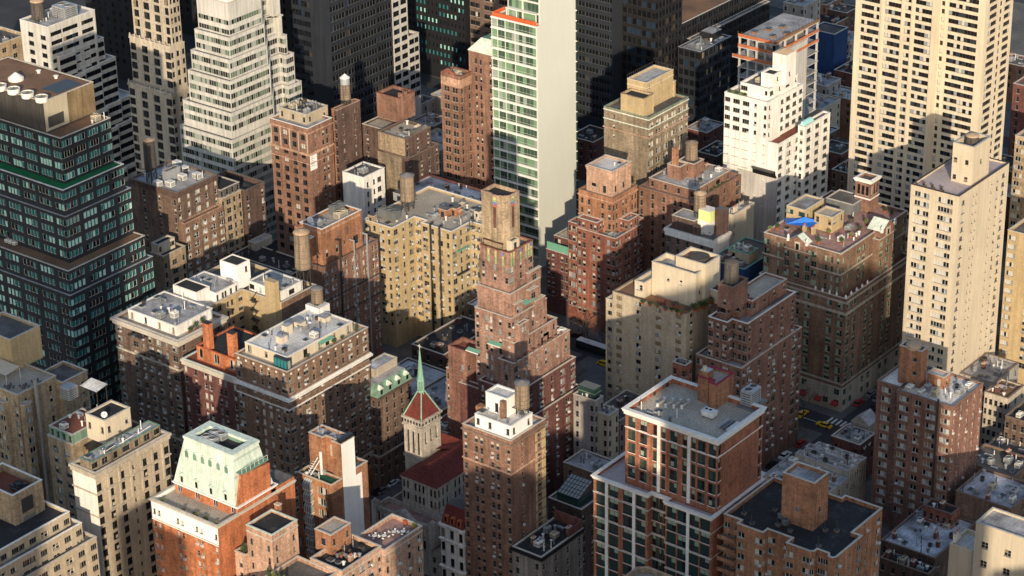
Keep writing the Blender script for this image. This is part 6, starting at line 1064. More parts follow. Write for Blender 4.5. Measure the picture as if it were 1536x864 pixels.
q = MB()
for i in range(12): X = p[0]+i*(p[1]-p[0])/11; q.tube((X, p[3], q2+.1), (X, p[3], q2+1.4), .05, 'steel', 4)
for i in range(14): Y = p[2]+i*(p[3]-p[2])/13; q.tube((p[0], Y, q2+.1), (p[0], Y, q2+1.4), .05, 'steel', 4)
q.tube((p[0], p[3], q2+1.4), (p[1], p[3], q2+1.4), .06, 'steel', 4); q.tube((p[0], p[2], q2+1.4), (p[0], p[3], q2+1.4), .06, 'steel', 4); b.part('railing', q)
xb = r0[1]-2.2; zb = ZY(xb, r0[2]+.2, 149); b.tier((xb-LX(xb, r0[2], zb, 930.5), xb, r0[2]+.2, p[2]-.02), zr, zb, None, None, m='brick_gold', ph=.6, roof='roof_tar', name='front_block', cope='brick_tan'); yk = p[3]+.02; b.tier((p[0]+2, p[1]+.4, yk, min(yk+5, r0[3]-.5)), zr, q2-4, None, ST('d.d', 9, 2, low=.3), m='brick_gold', ph=.5, name='penthouse'); b.done()
# ---- building under construction
b = B('unfinished_building', 'concrete frame under construction with orange safety netting on its top floors', 'building site', 'the building under construction', 'pale_concrete')
z0 = 66; r0 = cb(1162, 67, z0, 1107, 1229.5); b.org(r0)
for k in range(10):
    z = z0-k*3.6; e = -1.6 if k == 2 else 0; q = MB(); q.box(r0[0]+e, r0[1], r0[2]+e*.6, r0[3], z-.35, z, 'pale_concrete', 'roof_silver', True); b.part('floor_slab', q)
    if k < 9:
        for i in range(5):
            for (X, Y) in ((r0[0]+.5+i*(r0[1]-r0[0]-1)/4, r0[2]+.5), (r0[1]-.5, r0[2]+.5+i*(r0[3]-r0[2]-1)/4)): q = MB(); q.box(X-.3, X+.3, Y-.3, Y+.3, z-3.6, z-.36, 'pale_concrete'); b.part('column', q)
q = MB(); q.box(r0[0]+5, r0[1]-4, r0[2]+5, r0[3]-4, 0, z0-.4, 'pale_concrete'); b.part('core', q); q = MB(); y_ = r0[2]+(r0[3]-r0[2])*.12; q.box(r0[1]-.25, r0[1]+.06, y_, r0[2]+(r0[3]-r0[2])*.72, z0-34, z0-4.2, 'pale_concrete'); b.part('side_wall', q)
for z, e in ((z0, 0), (z0-3.6, 0), (z0-7.2, 1.6)):
    q = MB(); q.box(r0[0]-e+.1, r0[1]-.2, r0[2]-.12-e*.6, r0[2]-.02-e*.6, z+.02, z+1.1, 'net_orange'); q.box(r0[1]+.02, r0[1]+.12, r0[2], r0[3]-.2, z+.02, z+1.0, 'net_orange' if z < z0 else 'wood'); b.part('safety_net', q)
q = MB(); [q.tube((r0[0]+i*(r0[1]-r0[0])/10, r0[2], z0), (r0[0]+i*(r0[1]-r0[0])/10, r0[2], z0+1.8), .07, 'wood', 4) for i in range(11)]; [q.tube((r0[1], r0[2]+i*(r0[3]-r0[2])/14, z0), (r0[1], r0[2]+i*(r0[3]-r0[2])/14, z0+1.8), .07, 'wood', 4) for i in range(15)]; b.part('guard_rail', q); b.done()
for i in range(5): hatch(r0[0]+3+i*2.4, r0[2]+6+(i % 3)*5, z0, 1.6, 2.2, .7, 'stacked pallet of materials on the unfinished top slab', 'pallets on the unfinished slab', 'wood')
# ---- stepped white apartment house
b = B('apartment_building', 'white painted apartment house with stepped terraces and a small white tower', 'apartment building', 'the stepped white house', 'white_wall')
z0 = 52; r0 = cb(1168, 217, z0, 1086, 1224); Y0 = r0[2]; z1 = zfor(1152, 154, Y0); x1, _ = G(1152, 154, z1); wk = {'D': (2.3, 1.4, 3, 1, 'frame_grey', 0), 'd': (.9, 1.3, 1, 1, 'frame_grey', 0)}
rB = (r0[1]+.02, r0[1]+2.6, r0[2]+RX(r0[1]+2.6, r0[2], z0, 1207), r0[2]+RX(r0[1]+2.6, r0[2], z0, 1245)); zB = ZY(rB[1], rB[2], 191)
b.tier(r0, 0, z0, None, ST('D.D.D.D.D', 3.05, 1.2, mix='tower', kk=wk, ac=.15), roof='roof_rust', ph=.7, cope='coping_white'); rT = (r0[0], x1, Y0-.12, r0[3]-1)
b.tier((rT[0], rT[1], rT[2], rT[2]+8), z0*.0, z1, ST('D.D.D.d.d', 3.05, 1.4, mix='dark', kk=wk, ac=.2), ST('d..', 3.05, 1.4, mix='dark', kk=wk), ph=.8, roof='roof_gravel', cope='coping_white', name='front_wing')
b.tier((rT[0]+1, rT[1]-.3, rT[2]+8.02, rT[3]), z0-.7, z1-.5, None, ST('D.D.D.D', 3.05, 1.4, mix='dark', kk=wk, low=.4), ph=.7, roof='roof_gravel', name='setback_wall', cope='coping_white')
b.tier(rB, 0, zB, ST('d', 3.05, 1.2), ST('DDD', 3.05, 1.2, mix='dark', kk=wk), ph=.4, roof='roof_dark', name='side_bay', cope='coping_white')
q = MB(); q.poly([(rB[0]+.3, rB[2]+1, zB-.3), (rB[1]-.3, rB[2]+1, zB-.3), (rB[1]-.3, rB[2]+7, zB-.3), (rB[0]+.3, rB[2]+7, zB-.3)], 'glass_mid'); q.prism(rp((rB[0]+.3, rB[1]-.3, rB[2]+1, rB[2]+7)), zB-.4, zB+1.0, 'glass_teal_pale', 'glass_teal_pale', False, rp((rB[0]+.3, rB[1]-1.6, rB[2]+1.4, rB[2]+6.6))); b.part('greenhouse', q)
t2 = (rT[0]+4.4, rT[1]-.9, rT[2]+2.4, rT[3]-2.5); zt2 = z1+3.6; b.tier(t2, z1-.8, zt2, ST('D..d', 9, .9, low=.2, mix='dark', kk=wk), ST('D.d.D.d', 9, .9, low=.2, mix='dark', kk=wk), ph=.7, roof='roof_dark', name='penthouse', cope='coping_white')
zr = zt2-.7; p, q2 = ub(1160, 134, zr, 113, 1142, 1166); b.tier((p[0], p[1], p[2], p[2]+5), zr, q2, None, ST('d', 9, 1.2, low=.3, mix='dark', kk=wk), ph=.4, roof='roof_tar', name='penthouse', cope='coping_white'); p3 = (p[0]+1.0, p[1]+1.4, p[2]+5.02, p[2]+11); z3 = ZY(p3[1], p3[2], 84); b.tier(p3, zr, z3, None, ST([(.4, 'd')], 5, 6, low=.3, mix='dark', kk=wk), ph=.3, roof='tank_cap', name='roof_tower', cope='coping_white'); q = MB(); q.prism(rp(inset(p3, .3)), z3+.16, z3+1.3, 'tank_cap', None, False, rp(((p3[0]+p3[1])/2-.2, (p3[0]+p3[1])/2+.2, (p3[2]+p3[3])/2-.2, (p3[2]+p3[3])/2+.2))); b.part('cap', q)
b.done(); clutter(inset(t2, 1), zr, 'the stepped white house', 61, 2, 2, 1, 2, 0, 'white_wall', (inset(p, -1), inset(p3, -1)))
for i in range(5): shrub(rT[0]+1+i*1.5, rT[2]+1.2, z1-.8, .8, 1.6, 'dark bushy planter on the left terrace of the stepped white house', 'planters on the stepped white house', ('leaf', 'leaf_pale')[i % 2], seed=i+90)
z5 = zforx(1166, 268, r0[1]-.1); x5, y5 = G(1166, 268, z5); b = B('apartment_building', 'stained grey apartment house with a sloping glass strip, joined below the white house', 'apartment building', 'the stained grey house', 'grey_stone'); r5_ = (x5-LX(x5, y5, z5, 1109), x5, y5, Y0-.2); b.tier(r5_, 0, z5, ST([(.16, 'D'), (.4, 'd')], 3.05, 1.6, mix='dark', kk=wk), ST('D.D', 3.05, 1.2, mix='dark', kk=wk), roof='roof_tar', ph=.3, cope='coping', m='pale_concrete'); q = MB(); a = r5_[0]+(r5_[1]-r5_[0])*.38; q.prism(rp((a, r5_[1]-.2, r5_[2]+.2, r5_[3]-.4)), z5+.15, z5+2.6, 'glass_dark', 'glass_dark', False, rp((a, r5_[1]-.4, r5_[3]-1.4, r5_[3]-.5))); b.part('glass_roof', q); b.done()
# ---- huge cream tower and slim cream tower at right
b = B('residential_tower', 'huge cream apartment tower with ribbon windows, cut by the top of the photo', 'tower', 'the huge cream tower', 'cream')
zc = zfor(1480, 0, 648); x_, y_ = G(1480, 0, zc); xg = x_-LX(x_, y_, zc, 1418); xq = x_-LX(x_, y_-3.4, zc, 1404); xl = xq-LX(xq, y_-3.4, zc, 1287); yE = y_+RX(x_, y_, zc, 1522); zt = zc+16; bw = lambda sp: ST([(s_, 'b') for s_ in sp], 2.56, 1.2, low=1, mix='tower', kk=BAND(1.5, 1.05, 'frame_brown'), sill=None)
b.tier((xl, xq, y_-3.4, yE-2), 0, zt, bw(((.065, .30), (.37, .575), (.625, .70), (.755, .965))), ST('s', 2.56, 1.3), name='wall'); b.tier((xq+.02, x_, y_, yE), 0, zt, bw(((.03, .10), (.19, .84))), bw(((.12, .42), (.52, .60), (.68, .92))), name='side_wing'); q = MB()
Lq = xq-xl
for f in (.005, .335, .6, .725, .985): q.box(xl+f*Lq-.32, xl+f*Lq+.32, y_-3.75, y_-3.403, 0, zt, 'cream')
b.part('pier', q); b.done()
b = B('residential_tower', 'slim cream brick apartment tower with a pink roof and tall box bulkhead', 'tower', 'the slim cream tower', 'cream_brick')
z0 = 75; r0 = cb(1438.4, 295, z0, 1366.5, 1514); tk = {'T': (4.2, 1.5, 5, 1, 'frame_white', 0), 's': (.6, 1.0, 1, 2, 'frame_grey', 0), 'd': (1.0, 1.3, 1, 2, 'frame_grey', 0), 'D': (1.7, 1.3, 2, 1, 'frame_grey', 0)}
b.tier(r0, 0, z0, ST([(.24, 'T'), (.73, 'T')], 2.78, 1.6, mix='bright', kk=tk), ST([(.1, 'D'), (.3, 's'), (.36, 's'), (.66, 's'), (.78, 'd'), (.9, 'D')], 2.78, 2.2, mix='bright', kk=tk), ph=.55, roof='roof_lilac', cope='steel'); zr = z0-.55
p, q2 = ub(1457, 279, zr, 221, 1430, 1486.5); b.tier(p, zr, q2, ST([(.15, 'd'), (.7, 'd')], 5.2, 4.4, low=.3, mix='dark', kk=tk), ST([(.5, 'd')], 5.4, 5.2, low=.3, mix='dark', kk=tk), ph=2.2, roof='roof_dark', name='penthouse', cope='galv'); b.done()
water_tank((p[0]+p[1])/2, (p[2]+p[3])/2, q2-2.2, 1.9, 3.0, .3, 'tan lidded tank sunk inside the slim cream tower bulkhead', 'tank_dark', 'tank_cap', True)
for i in range(7): shrub(r0[0]+1.2+i*1.4, r0[2]+1.0+(i % 2)*1.8, zr, .5, .9, 'low pot shrub on the pink roof of the slim cream tower', 'pot shrubs on the pink roof', 'twig', 'tank_dark', seed=i+120)
# ---- brown block with lead roof and tan tank
b = B('apartment_building', 'brown brick block on two levels with a grey lead roof and tan tank', 'apartment building', 'the two level brown block', 'brick_rust')
z0 = 42; r0 = cb(1042, 303, z0, 958, 1112); b.tier(r0, 0, z0, ST('d.d.d.dd.d', 3.1, 1.4, mix='dark', ac=.05), ST('d.D.d.D', 3.1, 1.4, mix='dark'), ph=.5, roof='roof_paver', cope='coping_brown'); r1 = (r0[0]+2.4, r0[1]-1.4, r0[2]+2.2, r0[3]-4); z1 = ZY(r1[1], r1[2], 286); b.tier(r1, z0-.5, z1, ST('d.d.d.d', 3.1, .8, low=.2, mix='dark'), ST('d.d.p.d', 3.1, .8, low=.2, mix='dark'), ph=.4, roof='roof_silver', name='setback_wall'); zr = z1-.4
p, q2 = ub(1020, 271, zr, 251, 1001, 1026); b.tier((p[0], p[1], p[2], p[2]+4), zr, q2, None, None, ph=.3, roof='roof_dark', name='penthouse'); p5, q5 = ub(1041, 268, zr, 247, 1017, 1049); b.tier((p5[0], p5[1], p5[2], p5[2]+5.5), zr, q5, ST('k', 9, 1, low=.2, mix='dark'), None, ph=.2, roof='roof_dark', name='penthouse'); q = MB(); q.box(p5[0]+.1, p5[0]+1.8, p5[3]-6.5, p5[3]-5.2, zr, q5+5.5, 'brick_orange'); b.part('chimney', q); b.done()
water_tank((p5[0]+p5[1])/2+.3, p5[2]+2.6, q5-.2, 2.0, 5.6, .6, 'pale tan wooden tank on a brick plinth, two level brown block', 'tank_wood', 'tank_wood'); clutter(inset(r1, 1.2), zr, 'the two level brown block', 62, 5, 3, 1, 1, 2, 'brick_brown', (inset(p, -1), inset(p5, -1)))
for i in range(6): shrub(r0[1]-.9, r0[2]+6+i*2.2, z0-.5, .7, 1.2, 'terrace planter on the ledge of the two level brown block', 'ledge planters on the brown block', 'leaf', seed=i+130)
# ---- cluster between the tan block and the hotel
b = B('low_building', 'old brown house with white cornice and one whitewashed side wall', 'low building', 'the whitewashed house', 'brick_umber')
z0 = zfor(1070, 362, 576); r0 = cb(1070, 362, z0, 999, 1094); b.tier(r0, 0, z0, ST('d.d.d..d.d', 3.3, 2.8, mix='dark'), None, ph=.5, roof='roof_dark', cornice=(2.2, .5, 'white_wall')); q = MB(); q.box(r0[1]+.003, r0[1]+.07, r0[2]+.02, r0[3]-.02, 2, z0-2.3, 'white_wall'); b.part('side_facing', q); zr = z0-.5
p = (r0[0]+5, r0[1]-9, r0[2]+.6, r0[2]+8); b.tier((r0[0]+.8, r0[0]+9, r0[2]+2, r0[3]-.6), zr, zr+4.2, None, None, m='brick_dark', ph=.3, roof='roof_silver', name='penthouse'); q = MB(); q.box(r0[1]-3.2, r0[1]-.2, r0[2]+5.6, r0[3]-.2, zr, zr+8.5, 'brick_dark', 'roof_dark'); b.part('stair_tower', q); q = MB(); q.box(r0[0]+9.6, r0[0]+11.4, r0[2]+.3, r0[2]+2, zr-7, zr+3.5, 'brick_dark'); b.part('chimney', q); b.done()
water_tank(r0[0]+8.2, r0[2]+6.2, zr+3.9, 1.9, 5.6, 2.4, 'small tan wooden tank with pointed cap beside the glowing yellow box', 'tank_wood', 'tank_cap'); t = thing('greenhouse', 'glowing pale yellow translucent box on a white base, old brown house roof', 'greenhouse', (r0[1]-6, r0[3]-3, zr)); q = MB(); q.box(r0[1]-8.4, r0[1]-3.6, r0[3]-5, r0[3]-.6, zr, zr+4.2, 'white_wall'); q.build('base', t); q = MB(); q.box(r0[1]-8.2, r0[1]-3.8, r0[3]-4.8, r0[3]-.8, zr+4.21, zr+7.6, 'yellow_lit', 'white_wall'); q.build('box', t); clutter((r0[1]-9, r0[1]-3.4, r0[2]+1, r0[2]+5), zr, 'the whitewashed house', 63, 2, 2, 0, 2)
b = B('low_building', 'tall cream party wall house beside the whitewashed house', 'low building', 'the cream party wall house', 'cream'); z_ = 36; r_ = cb(1100, 323, z_, 1085, 1131.5); b.tier(r_, 0, z_, None, ST([(.06, 's')], 3.2, 3), ph=.5, roof='roof_snow', cope='coping'); b.done(); clutter(inset(r_, .5), z_-.5, 'the cream party wall house', 64, 3, 3, 1, 0, 1, 'cream')
b = B('low_building', 'house wrapped in dark blue netting with a tan hut on its green edged roof', 'low building', 'the blue netted house', 'net_blue'); z0 = zfor(1104, 401, 574); r_ = cb(1104, 401, z0, 1064, (20,)); r_ = (r_[0], r_[1]+3, r_[2], r_[3]); b.tier(r_, 0, z0, None, None, ph=.2, roof='roof_dark', cope='awning_green'); p, q2 = ub(1123, 396, z0-.2, 382, 1092, 1138); b.tier((p[0], min(p[1], r_[1]-.1), p[2], p[3]), z0-.2, q2, ST([(.25, 'k')], 9, .8, low=.2), None, m='brick_buff', ph=.4, roof='roof_silver', name='penthouse', cope='awning_green'); b.done(); clutter((r_[0]+1, r_[1]-1, r_[2]+.5, p[2]-.3), z0-.2, 'the blue netted house', 65, 5, 4, 0, 2, 1); clutter(inset(p, .8), q2-.4, 'the tan roof hut', 66, 2, 2, 0, 1)
b = B('low_building', 'dark tar roofed house below the hotel roof garden', 'low building', 'the house below the hotel', 'brick_dark'); r_ = (r_[1]+.3, r1[1]+33, 574, 600); xh = -354.9; b.tier((min(r_[0], xh-3), xh, 590, 606), 0, 33, None, None, roof='roof_tar', ph=.4); b.done()
# ================================================================ foreground: mansard, beige, bays
b = B('apartment_building', 'orange brick apartment house crowned by a pale green copper mansard', 'apartment building', 'the green mansard house', 'brick_bright')
z0 = 55; r0 = cb(326, 789.5, z0, 226.3, 441.5); kk = {'d': (.8, 1.35, 1, 2, 'frame_pale', 0)}
b.tier(r0, 0, z0-5.2, ST('dd...dd..dd..d', 3.0, .9, mix='res', kk=kk, ac=.2), None, ph=0, cope=None)
b.tier(r0, z0-5.19, z0, ST('dd...dd..dd..d', 3.0, 2.5, low=.4, mix='res', kk=kk), None, ph=1.0, m='white_clean', roof='roof_gravel', name='upper_wall', cornice=(.6, .35, 'coping'))
q = MB(); q.box(r0[1]+.003, r0[1]+.05, r0[2]+.05, r0[3]-.02, z0-5.19, z0-.7, 'brick_bright'); b.part('side_facing', q)
q = MB(); q.box(r0[0]-.02, r0[1]+.02, r0[2]-.16, r0[2]-.052, z0-5.55, z0-5.3, 'white_clean'); b.part('belt_course', q)
Y1 = r0[2]+RX(r0[1], r0[2], z0, 357); x1 = r0[1]; z1 = ZY(x1, Y1, 760); yE = r0[2]+RX(x1, r0[2], z1, 413); zr = z0-1
b.tier((r0[0]+1.2, x1-.02, Y1, yE), zr, z1, ST('k.k.k.k', 9, .5, low=.02, mix='dark', kk={'k': (1.3, max(1.2, z1-zr-1.1), 2, 1, 'coping_white', 0)}), None, ph=0, name='attic_wall', cope=None, cornice=(.55, .5, 'white_clean'))
xm, ym = x1-2.8, Y1+2.4; z2 = ZY(xm, ym, 686); e0 = rp((r0[0]+1.0, x1-.65, Y1-.1, yE)); e1 = rp((r0[0]+3.2, xm, ym, yE-2.0)); q = MB(); q.prism(e0, z1+.02, z2, 'copper', None, False, e1); b.part('mansard_slope', q)
q = MB(); q.ring(e1, z2-.01, z2+.7, .25, 1.7, 'copper'); b.part('roof_curb', q); q = MB(); q.poly([(*p, z2-.9) for p in offs(e1, -1.6)], 'roof_tar'); ie = offs(e1, -1.69)
for i in range(4): a, c = ie[i], ie[(i+1) % 4]; q.poly([(*c, z2-.9), (*a, z2-.9), (*a, z2), (*c, z2)], 'copper_dark')
b.part('roof_well', q)
def on_slope(f, z): k = (z-z1)/(z2-z1); return e0[0][0]+(e1[0][0]-e0[0][0])*k+f*((e0[1][0]+(e1[1][0]-e0[1][0])*k)-(e0[0][0]+(e1[0][0]-e0[0][0])*k)), e0[0][1]+(e1[0][1]-e0[0][1])*k
for f in (.14, .38, .62, .86):
    X, Y = on_slope(f, z1+.5); q = MB(); q.box(X-.6, X+.6, Y-.15, Y+1.6, z1+.4, z1+2.4, 'copper'); q.box(X-.36, X+.36, Y-.19, Y-.155, z1+.6, z1+2.2, 'glass_dark'); q.poly([(X-.95, Y-.3, z1+2.4), (X+.95, Y-.3, z1+2.4), (X, Y-.3, z1+3.1)], 'copper'); q.poly([(X-.95, Y-.3, z1+2.4), (X, Y-.3, z1+3.1), (X, Y+2.3, z1+3.1), (X-.95, Y+2.3, z1+2.4)], 'copper'); q.poly([(X, Y-.3, z1+3.1), (X+.95, Y-.3, z1+2.4), (X+.95, Y+2.3, z1+2.4), (X, Y+2.3, z1+3.1)], 'copper'); b.part('dormer', q)
for f in (.13, .28, .43, .57, .72, .87):
    z = z1+(z2-z1)*.62; X, Y = on_slope(f, z); q = MB(); pa = [(X+.55*math.cos(math.pi*i/8), z+1.3+.55*math.sin(math.pi*i/8)) for i in range(9)]
    pts = [(X-.55, z), (X+.55, z)]+pa; q.poly([(a, Y-.12, c) for a, c in pts], 'copper_dark'); pts2 = [(X-.7, z-.1), (X+.7, z-.1)]+[(X+.7*math.cos(math.pi*i/8), z+1.3+.7*math.sin(math.pi*i/8)) for i in range(9)]
    for i in range(len(pts2)): A, C_ = pts2[i], pts2[(i+1) % len(pts2)]; q.poly([(A[0], Y-.10, A[1]), (C_[0], Y-.10, C_[1]), (C_[0], Y+.9, C_[1]), (A[0], Y+.9, A[1])], 'copper')
    q.poly([(a, Y-.10, c) for a, c in pts2], 'copper'); b.part('blind_dormer', q)
pf = [onX(*p, x1) for p in ((357, 762), (361.5, 713), (404.5, 694), (406, 731))]; pf = [(pf[0][0], z1+.0), pf[1], pf[2], (pf[3][0], z1+.0)]; q = MB()
for X, o in ((x1-.004, 1), (x1-.6, -1)): q.poly([(X, y, z) for y, z in (pf if o < 0 else pf[::-1])][::-1] , 'brick_bright')
for i in range(4): A, C_ = pf[i], pf[(i+1) % 4]; q.poly([(x1-.004, *A), (x1-.6, *A), (x1-.6, *C_), (x1-.004, *C_)][::-1], 'brick_bright')
b.part('party_wall', q); zt_ = (pf[1][1]+pf[2][1])/2; q = MB(); ya, yb = pf[1][0], pf[2][0]; q.box(x1-4.2, x1-.02, ya+.4, yb-.2, pf[1][1]-.3, pf[1][1]-.02, 'copper_dark'); q.box(x1-3.9, x1-3.6, ya+.6, yb-1.2, pf[1][1], pf[1][1]+3.2, 'galv'); [q.tube((x1-.15, ya+.5+i*(yb-ya-1)/6, pf[1][1]), (x1-.15, ya+.5+i*(yb-ya-1)/6, pf[1][1]+1.2), .06, 'copper', 4) for i in range(7)]; q.tube((x1-.15, ya+.5, pf[1][1]+1.2), (x1-.15, yb-.5, pf[1][1]+1.2), .07, 'copper', 4); b.part('roof_balcony', q)
q = MB(); q.box(x1-6, x1-.02, pf[3][0]+.1, r0[3]-.02, zr+.02, zr+2.0, 'brick_bright', 'roof_dark'); b.part('rear_terrace', q); b.done()
for i in range(2): cooling_unit((e1[0][0]+e1[1][0])/2-2.4+i*.1, (e1[0][1]+e1[2][1])/2-1.5+i*3.0, z2-.9, 4.2, 2.4, 1.7, ('grey twin fan unit in the mansard roof well, nearer the dormers', 'grey twin fan unit in the mansard roof well, farther from the dormers')[i], 2, 'galv')
for i, f in enumerate((.06, .42, .6, .63, .76, .8, .95)): shrub(r0[0]+1+f*(r0[1]-r0[0]-2), r0[2]+1.6, zr, .55, .9, 'terrace pot shrub below the green mansard', 'terrace pots below the mansard', ('leaf_pale', 'twig', 'leaf')[i % 3], 'tank_dark', seed=i+140)
# ---- beige ornate block with white side wall
b = B('apartment_building', 'ornate beige stone block with a blank white side wall and long penthouse', 'apartment building', 'the ornate beige block', 'brick_buff')
z0 = 55; r0 = cb(142.5, 710, z0, 107.5, 252); b.tier(r0, 0, z0, None, ST('D.D.D.s.D.D.D', 3.1, 3.4, mix='dark', kk={'D': (1.5, 1.9, 2, 2, 'dark_frame', 0)}), ph=1.1, roof='roof_gravel', cornice=(1.6, .6, 'limestone'), belts=((z0-6.2, .4, .3, 'limestone'), (z0-12.6, .35, .25, 'limestone')))
q = MB(); q.box(r0[0]+.02, r0[1]-.02, r0[2]-.06, r0[2]-.003, 12, z0-.02, 'white_wall'); b.part('side_facing', q); q = MB(); Ly = r0[3]-r0[2]
for f in (.16, .31, .46, .61, .76, .9): q.box(r0[1]+.003, r0[1]+.22, r0[2]+f*Ly-.3, r0[2]+f*Ly+.3, z0-12, z0-1.8, 'limestone')
b.part('pilaster', q); zr = z0-1.1; p = (r0[0]+2.5, r0[1]-1.7, r0[2]+.6, r0[3]-1); b.tier(p, zr, zr+3.2, None, ST('p.D.k.p.k.D.p', 9, .5, low=.1, mix='dark'), m='brick_olive', ph=.15, roof='roof_silver', name='penthouse', cope='copper_dark')
p2, q2 = ub(160, 668, zr, 632, 128, 195); b.tier(p2, zr, q2, ST('d.d', 9, 2, low=.3), ST('d.d', 9, 2, low=.3), m='cream', ph=.4, roof='roof_tar', name='penthouse'); b.done(); clutter(p, zr+3.1, 'the ornate beige block', 71, 4, 5, 2, 0)
dish(p2[1]-1.2, p2[2]+1.2, q2-.4, .8, 'white dish above the cream roof house of the beige block', None); q = MB(); x, y = G(143, 600, q2); q.poly([(x-3, y-2, q2+4), (x+3, y-2, q2+4), (x+3, y+2, q2+4.6), (x-3, y+2, q2+4.6)], 'roof_white'); [q.tube((x+a, y+c, q2-1), (x+a, y+c, q2+4.2), .08, 'steel', 4) for a in (-2.6, 2.6) for c in (-1.6, 1.6)]; q.tube((x-2.6, y-1.6, q2), (x+2.6, y-1.6, q2+3.8), .06, 'steel', 4); tag(q.build('roof_shelter', loc=(x, y, q2-1)), 'tilted white canopy on thin black posts above the beige block', 'roof shelter')
cooling_unit(*G(105, 602, zr), zr+1, 3.2, 3.2, 3.6, 'grey wrapped tank box on the roof left of the tilted canopy', 0, 'galv')
for i in range(3): q = MB(); x, y = p[1]-1.5, p[2]+5+i*6; q.tube((x, y, zr+3), (x+2.6, y+2.4, zr+5.2), .07, 'unit_white', 5); q.tube((x-1.2, y, zr+3), (x, y, zr+3.4), .06, 'steel', 4); tag(q.build('roof_boom', loc=(x, y, zr+3)), 'slanting white pole over the long penthouse of the beige block', 'roof pole', 'slanting poles on the beige block')
b = B('apartment_building', 'brown brick side block with green shed roof between bay windowed and beige blocks', 'apartment building', 'the brown side block', 'brick_tan')
z0 = 50; r_ = cb(108.5, 668, z0, 71, (16,)); b.tier(r_, 0, z0, ST([(.3, 'D'), (.75, 'D')], 3.1, 2.2, mix='bright'), None, ph=.6, roof='roof_dark'); b.tier(inset(r_, .4, .2, .5, 4), z0-.6, z0+2.6, ST('dddd', 9, .6, low=.2), None, m='copper_dark', ph=.2, roof='roof_rust', name='attic'); b.done(); clutter(inset(r_, .5), z0+2.4, 'the brown side block', 72, 4, 4, 0, 2)
# ---- tan bay windowed block, far left
b = B('apartment_building', 'tan brick block with stacked bay windows and a furnished roof terrace, far left', 'apartment building', 'the bay windowed block', 'brick_tan')
z0 = 52; r0 = cb(26, 593, z0, (26,), 84); b.tier(r0, 0, z0, ST('d.W.d.W.d.W.d', 3.0, 2.0, mix='bright', kk={'W': (1.6, 1.5, 2, 1, 'frame_white', 0)}), ST('W.d', 3.0, 2.0, mix='bright'), ph=.5, roof='roof_gravel', cope='coping')
for X in (r0[1]-5.5, r0[1]-13):
    pl = [(X-1.8, r0[2]-.01), (X-1.1, r0[2]-1.2), (X+1.1, r0[2]-1.2), (X+1.8, r0[2]-.01)]; b.tier(pl, 6, z0-3.2, ST('W', 3.0, .9, mix='bright', kk={'W': (1.7, 1.5, 2, 1, 'frame_white', 0)}, low=.5), None, ph=0, name='bay_window', cope='coping')
pl = [(r0[1]+.01, r0[2]+.5), (r0[1]+1.2, r0[2]+1.2), (r0[1]+1.2, r0[2]+3.4), (r0[1]+.01, r0[2]+4.1)]; b.tier(pl, 6, z0-3.2, None, ST('W', 3.0, .9, mix='bright', kk={'W': (1.7, 1.5, 2, 1, 'frame_white', 0)}, low=.5), ph=0, name='bay_window', cope='coping')
q = MB(); y_, zt = onX(45, 571, r0[1]+.9); q.tube((r0[1]+.9, y_+1.6, 4), (r0[1]+.9, y_+1.6, z0+2.5), .5, 'grey_stone', 10); b.part('flue', q)
rk = (r0[1]-7, r0[1]+2.2, r0[3]+.02, r0[3]+9); b.tier(rk, 0, z0-1.5, ST('d..', 3, 2.6), ST('..D', 3, 2.6), ph=.8, roof='roof_dark', name='rear_wing'); rb_ = (r0[0], r0[0]+14.5, r0[2]+9, r0[3]+6); b.tier(rb_, z0-.5, z0+9, None, None, m='brick_gold', ph=.8, roof='roof_dark', name='penthouse'); b.done(); zr = z0-.5
t = thing('awning_canopy', 'large pale square canopy over the far left roof terrace', 'canopy', (r0[1]-10, r0[2]+7, zr)); q = MB(); x, y = r0[1]-11.5, r0[2]+5.5; q.poly([(x-4, y-2.5, zr+2.7), (x+4, y-2.5, zr+2.7), (x+4, y+2.5, zr+3.3), (x-4, y+2.5, zr+3.3)], 'cream'); q.build('fabric', t)
for a, c in ((-3.9, -2.4), (3.9, -2.4), (3.9, 2.4), (-3.9, 2.4)): q = MB(); q.tube((x+a, y+c, zr), (x+a, y+c, zr+2.75), .07, 'unit_white', 5); q.build('post', t)
def patio_set(x, y, z, label, group, top='tank_dark'):
    t = thing('patio_table', label, 'table', (x, y, z), group); q = MB(); q.cyl(x, y, z+.7, z+.76, .6, .6, 12, top); q.build('tabletop', t); q = MB(); q.tube((x, y, z), (x, y, z+.7), .06, 'steel', 5); q.cyl(x, y, z, z+.05, .35, .3, 8, 'steel'); q.build('base', t)
    for k in range(4):
        a = k*1.571+.5; X, Y = x+1.05*math.cos(a), y+1.05*math.sin(a); c = thing('patio_chair', label.replace('table', 'chair').replace('round ', 'small '), 'chair', (X, Y, z), group.replace('tables', 'chairs')); s = MB(); s.box(X-.24, X+.24, Y-.24, Y+.24, z+.42, z+.48, top, top, True); s.build('seat', c); s = MB(); u, v = math.cos(a), math.sin(a); s.tube((X+u*.24-v*.22, Y+v*.24+u*.22, z+.7), (X+u*.24+v*.22, Y+v*.24-u*.22, z+.7), .18, top, 4); s.build('backrest', c)
        for d in ((-.2, -.2), (.2, -.2), (.2, .2), (-.2, .2)): l = MB(); l.tube((X+d[0], Y+d[1], z), (X+d[0], Y+d[1], z+.42), .03, 'steel', 4); l.build('leg', c)
for i, (dx, dy) in enumerate(((-5.5, 2.2), (-2.4, 4.6), (-1.8, 8.2))): patio_set(r0[1]+dx, r0[2]+dy, zr, 'dark round table on the far left roof terrace', 'terrace tables far left')
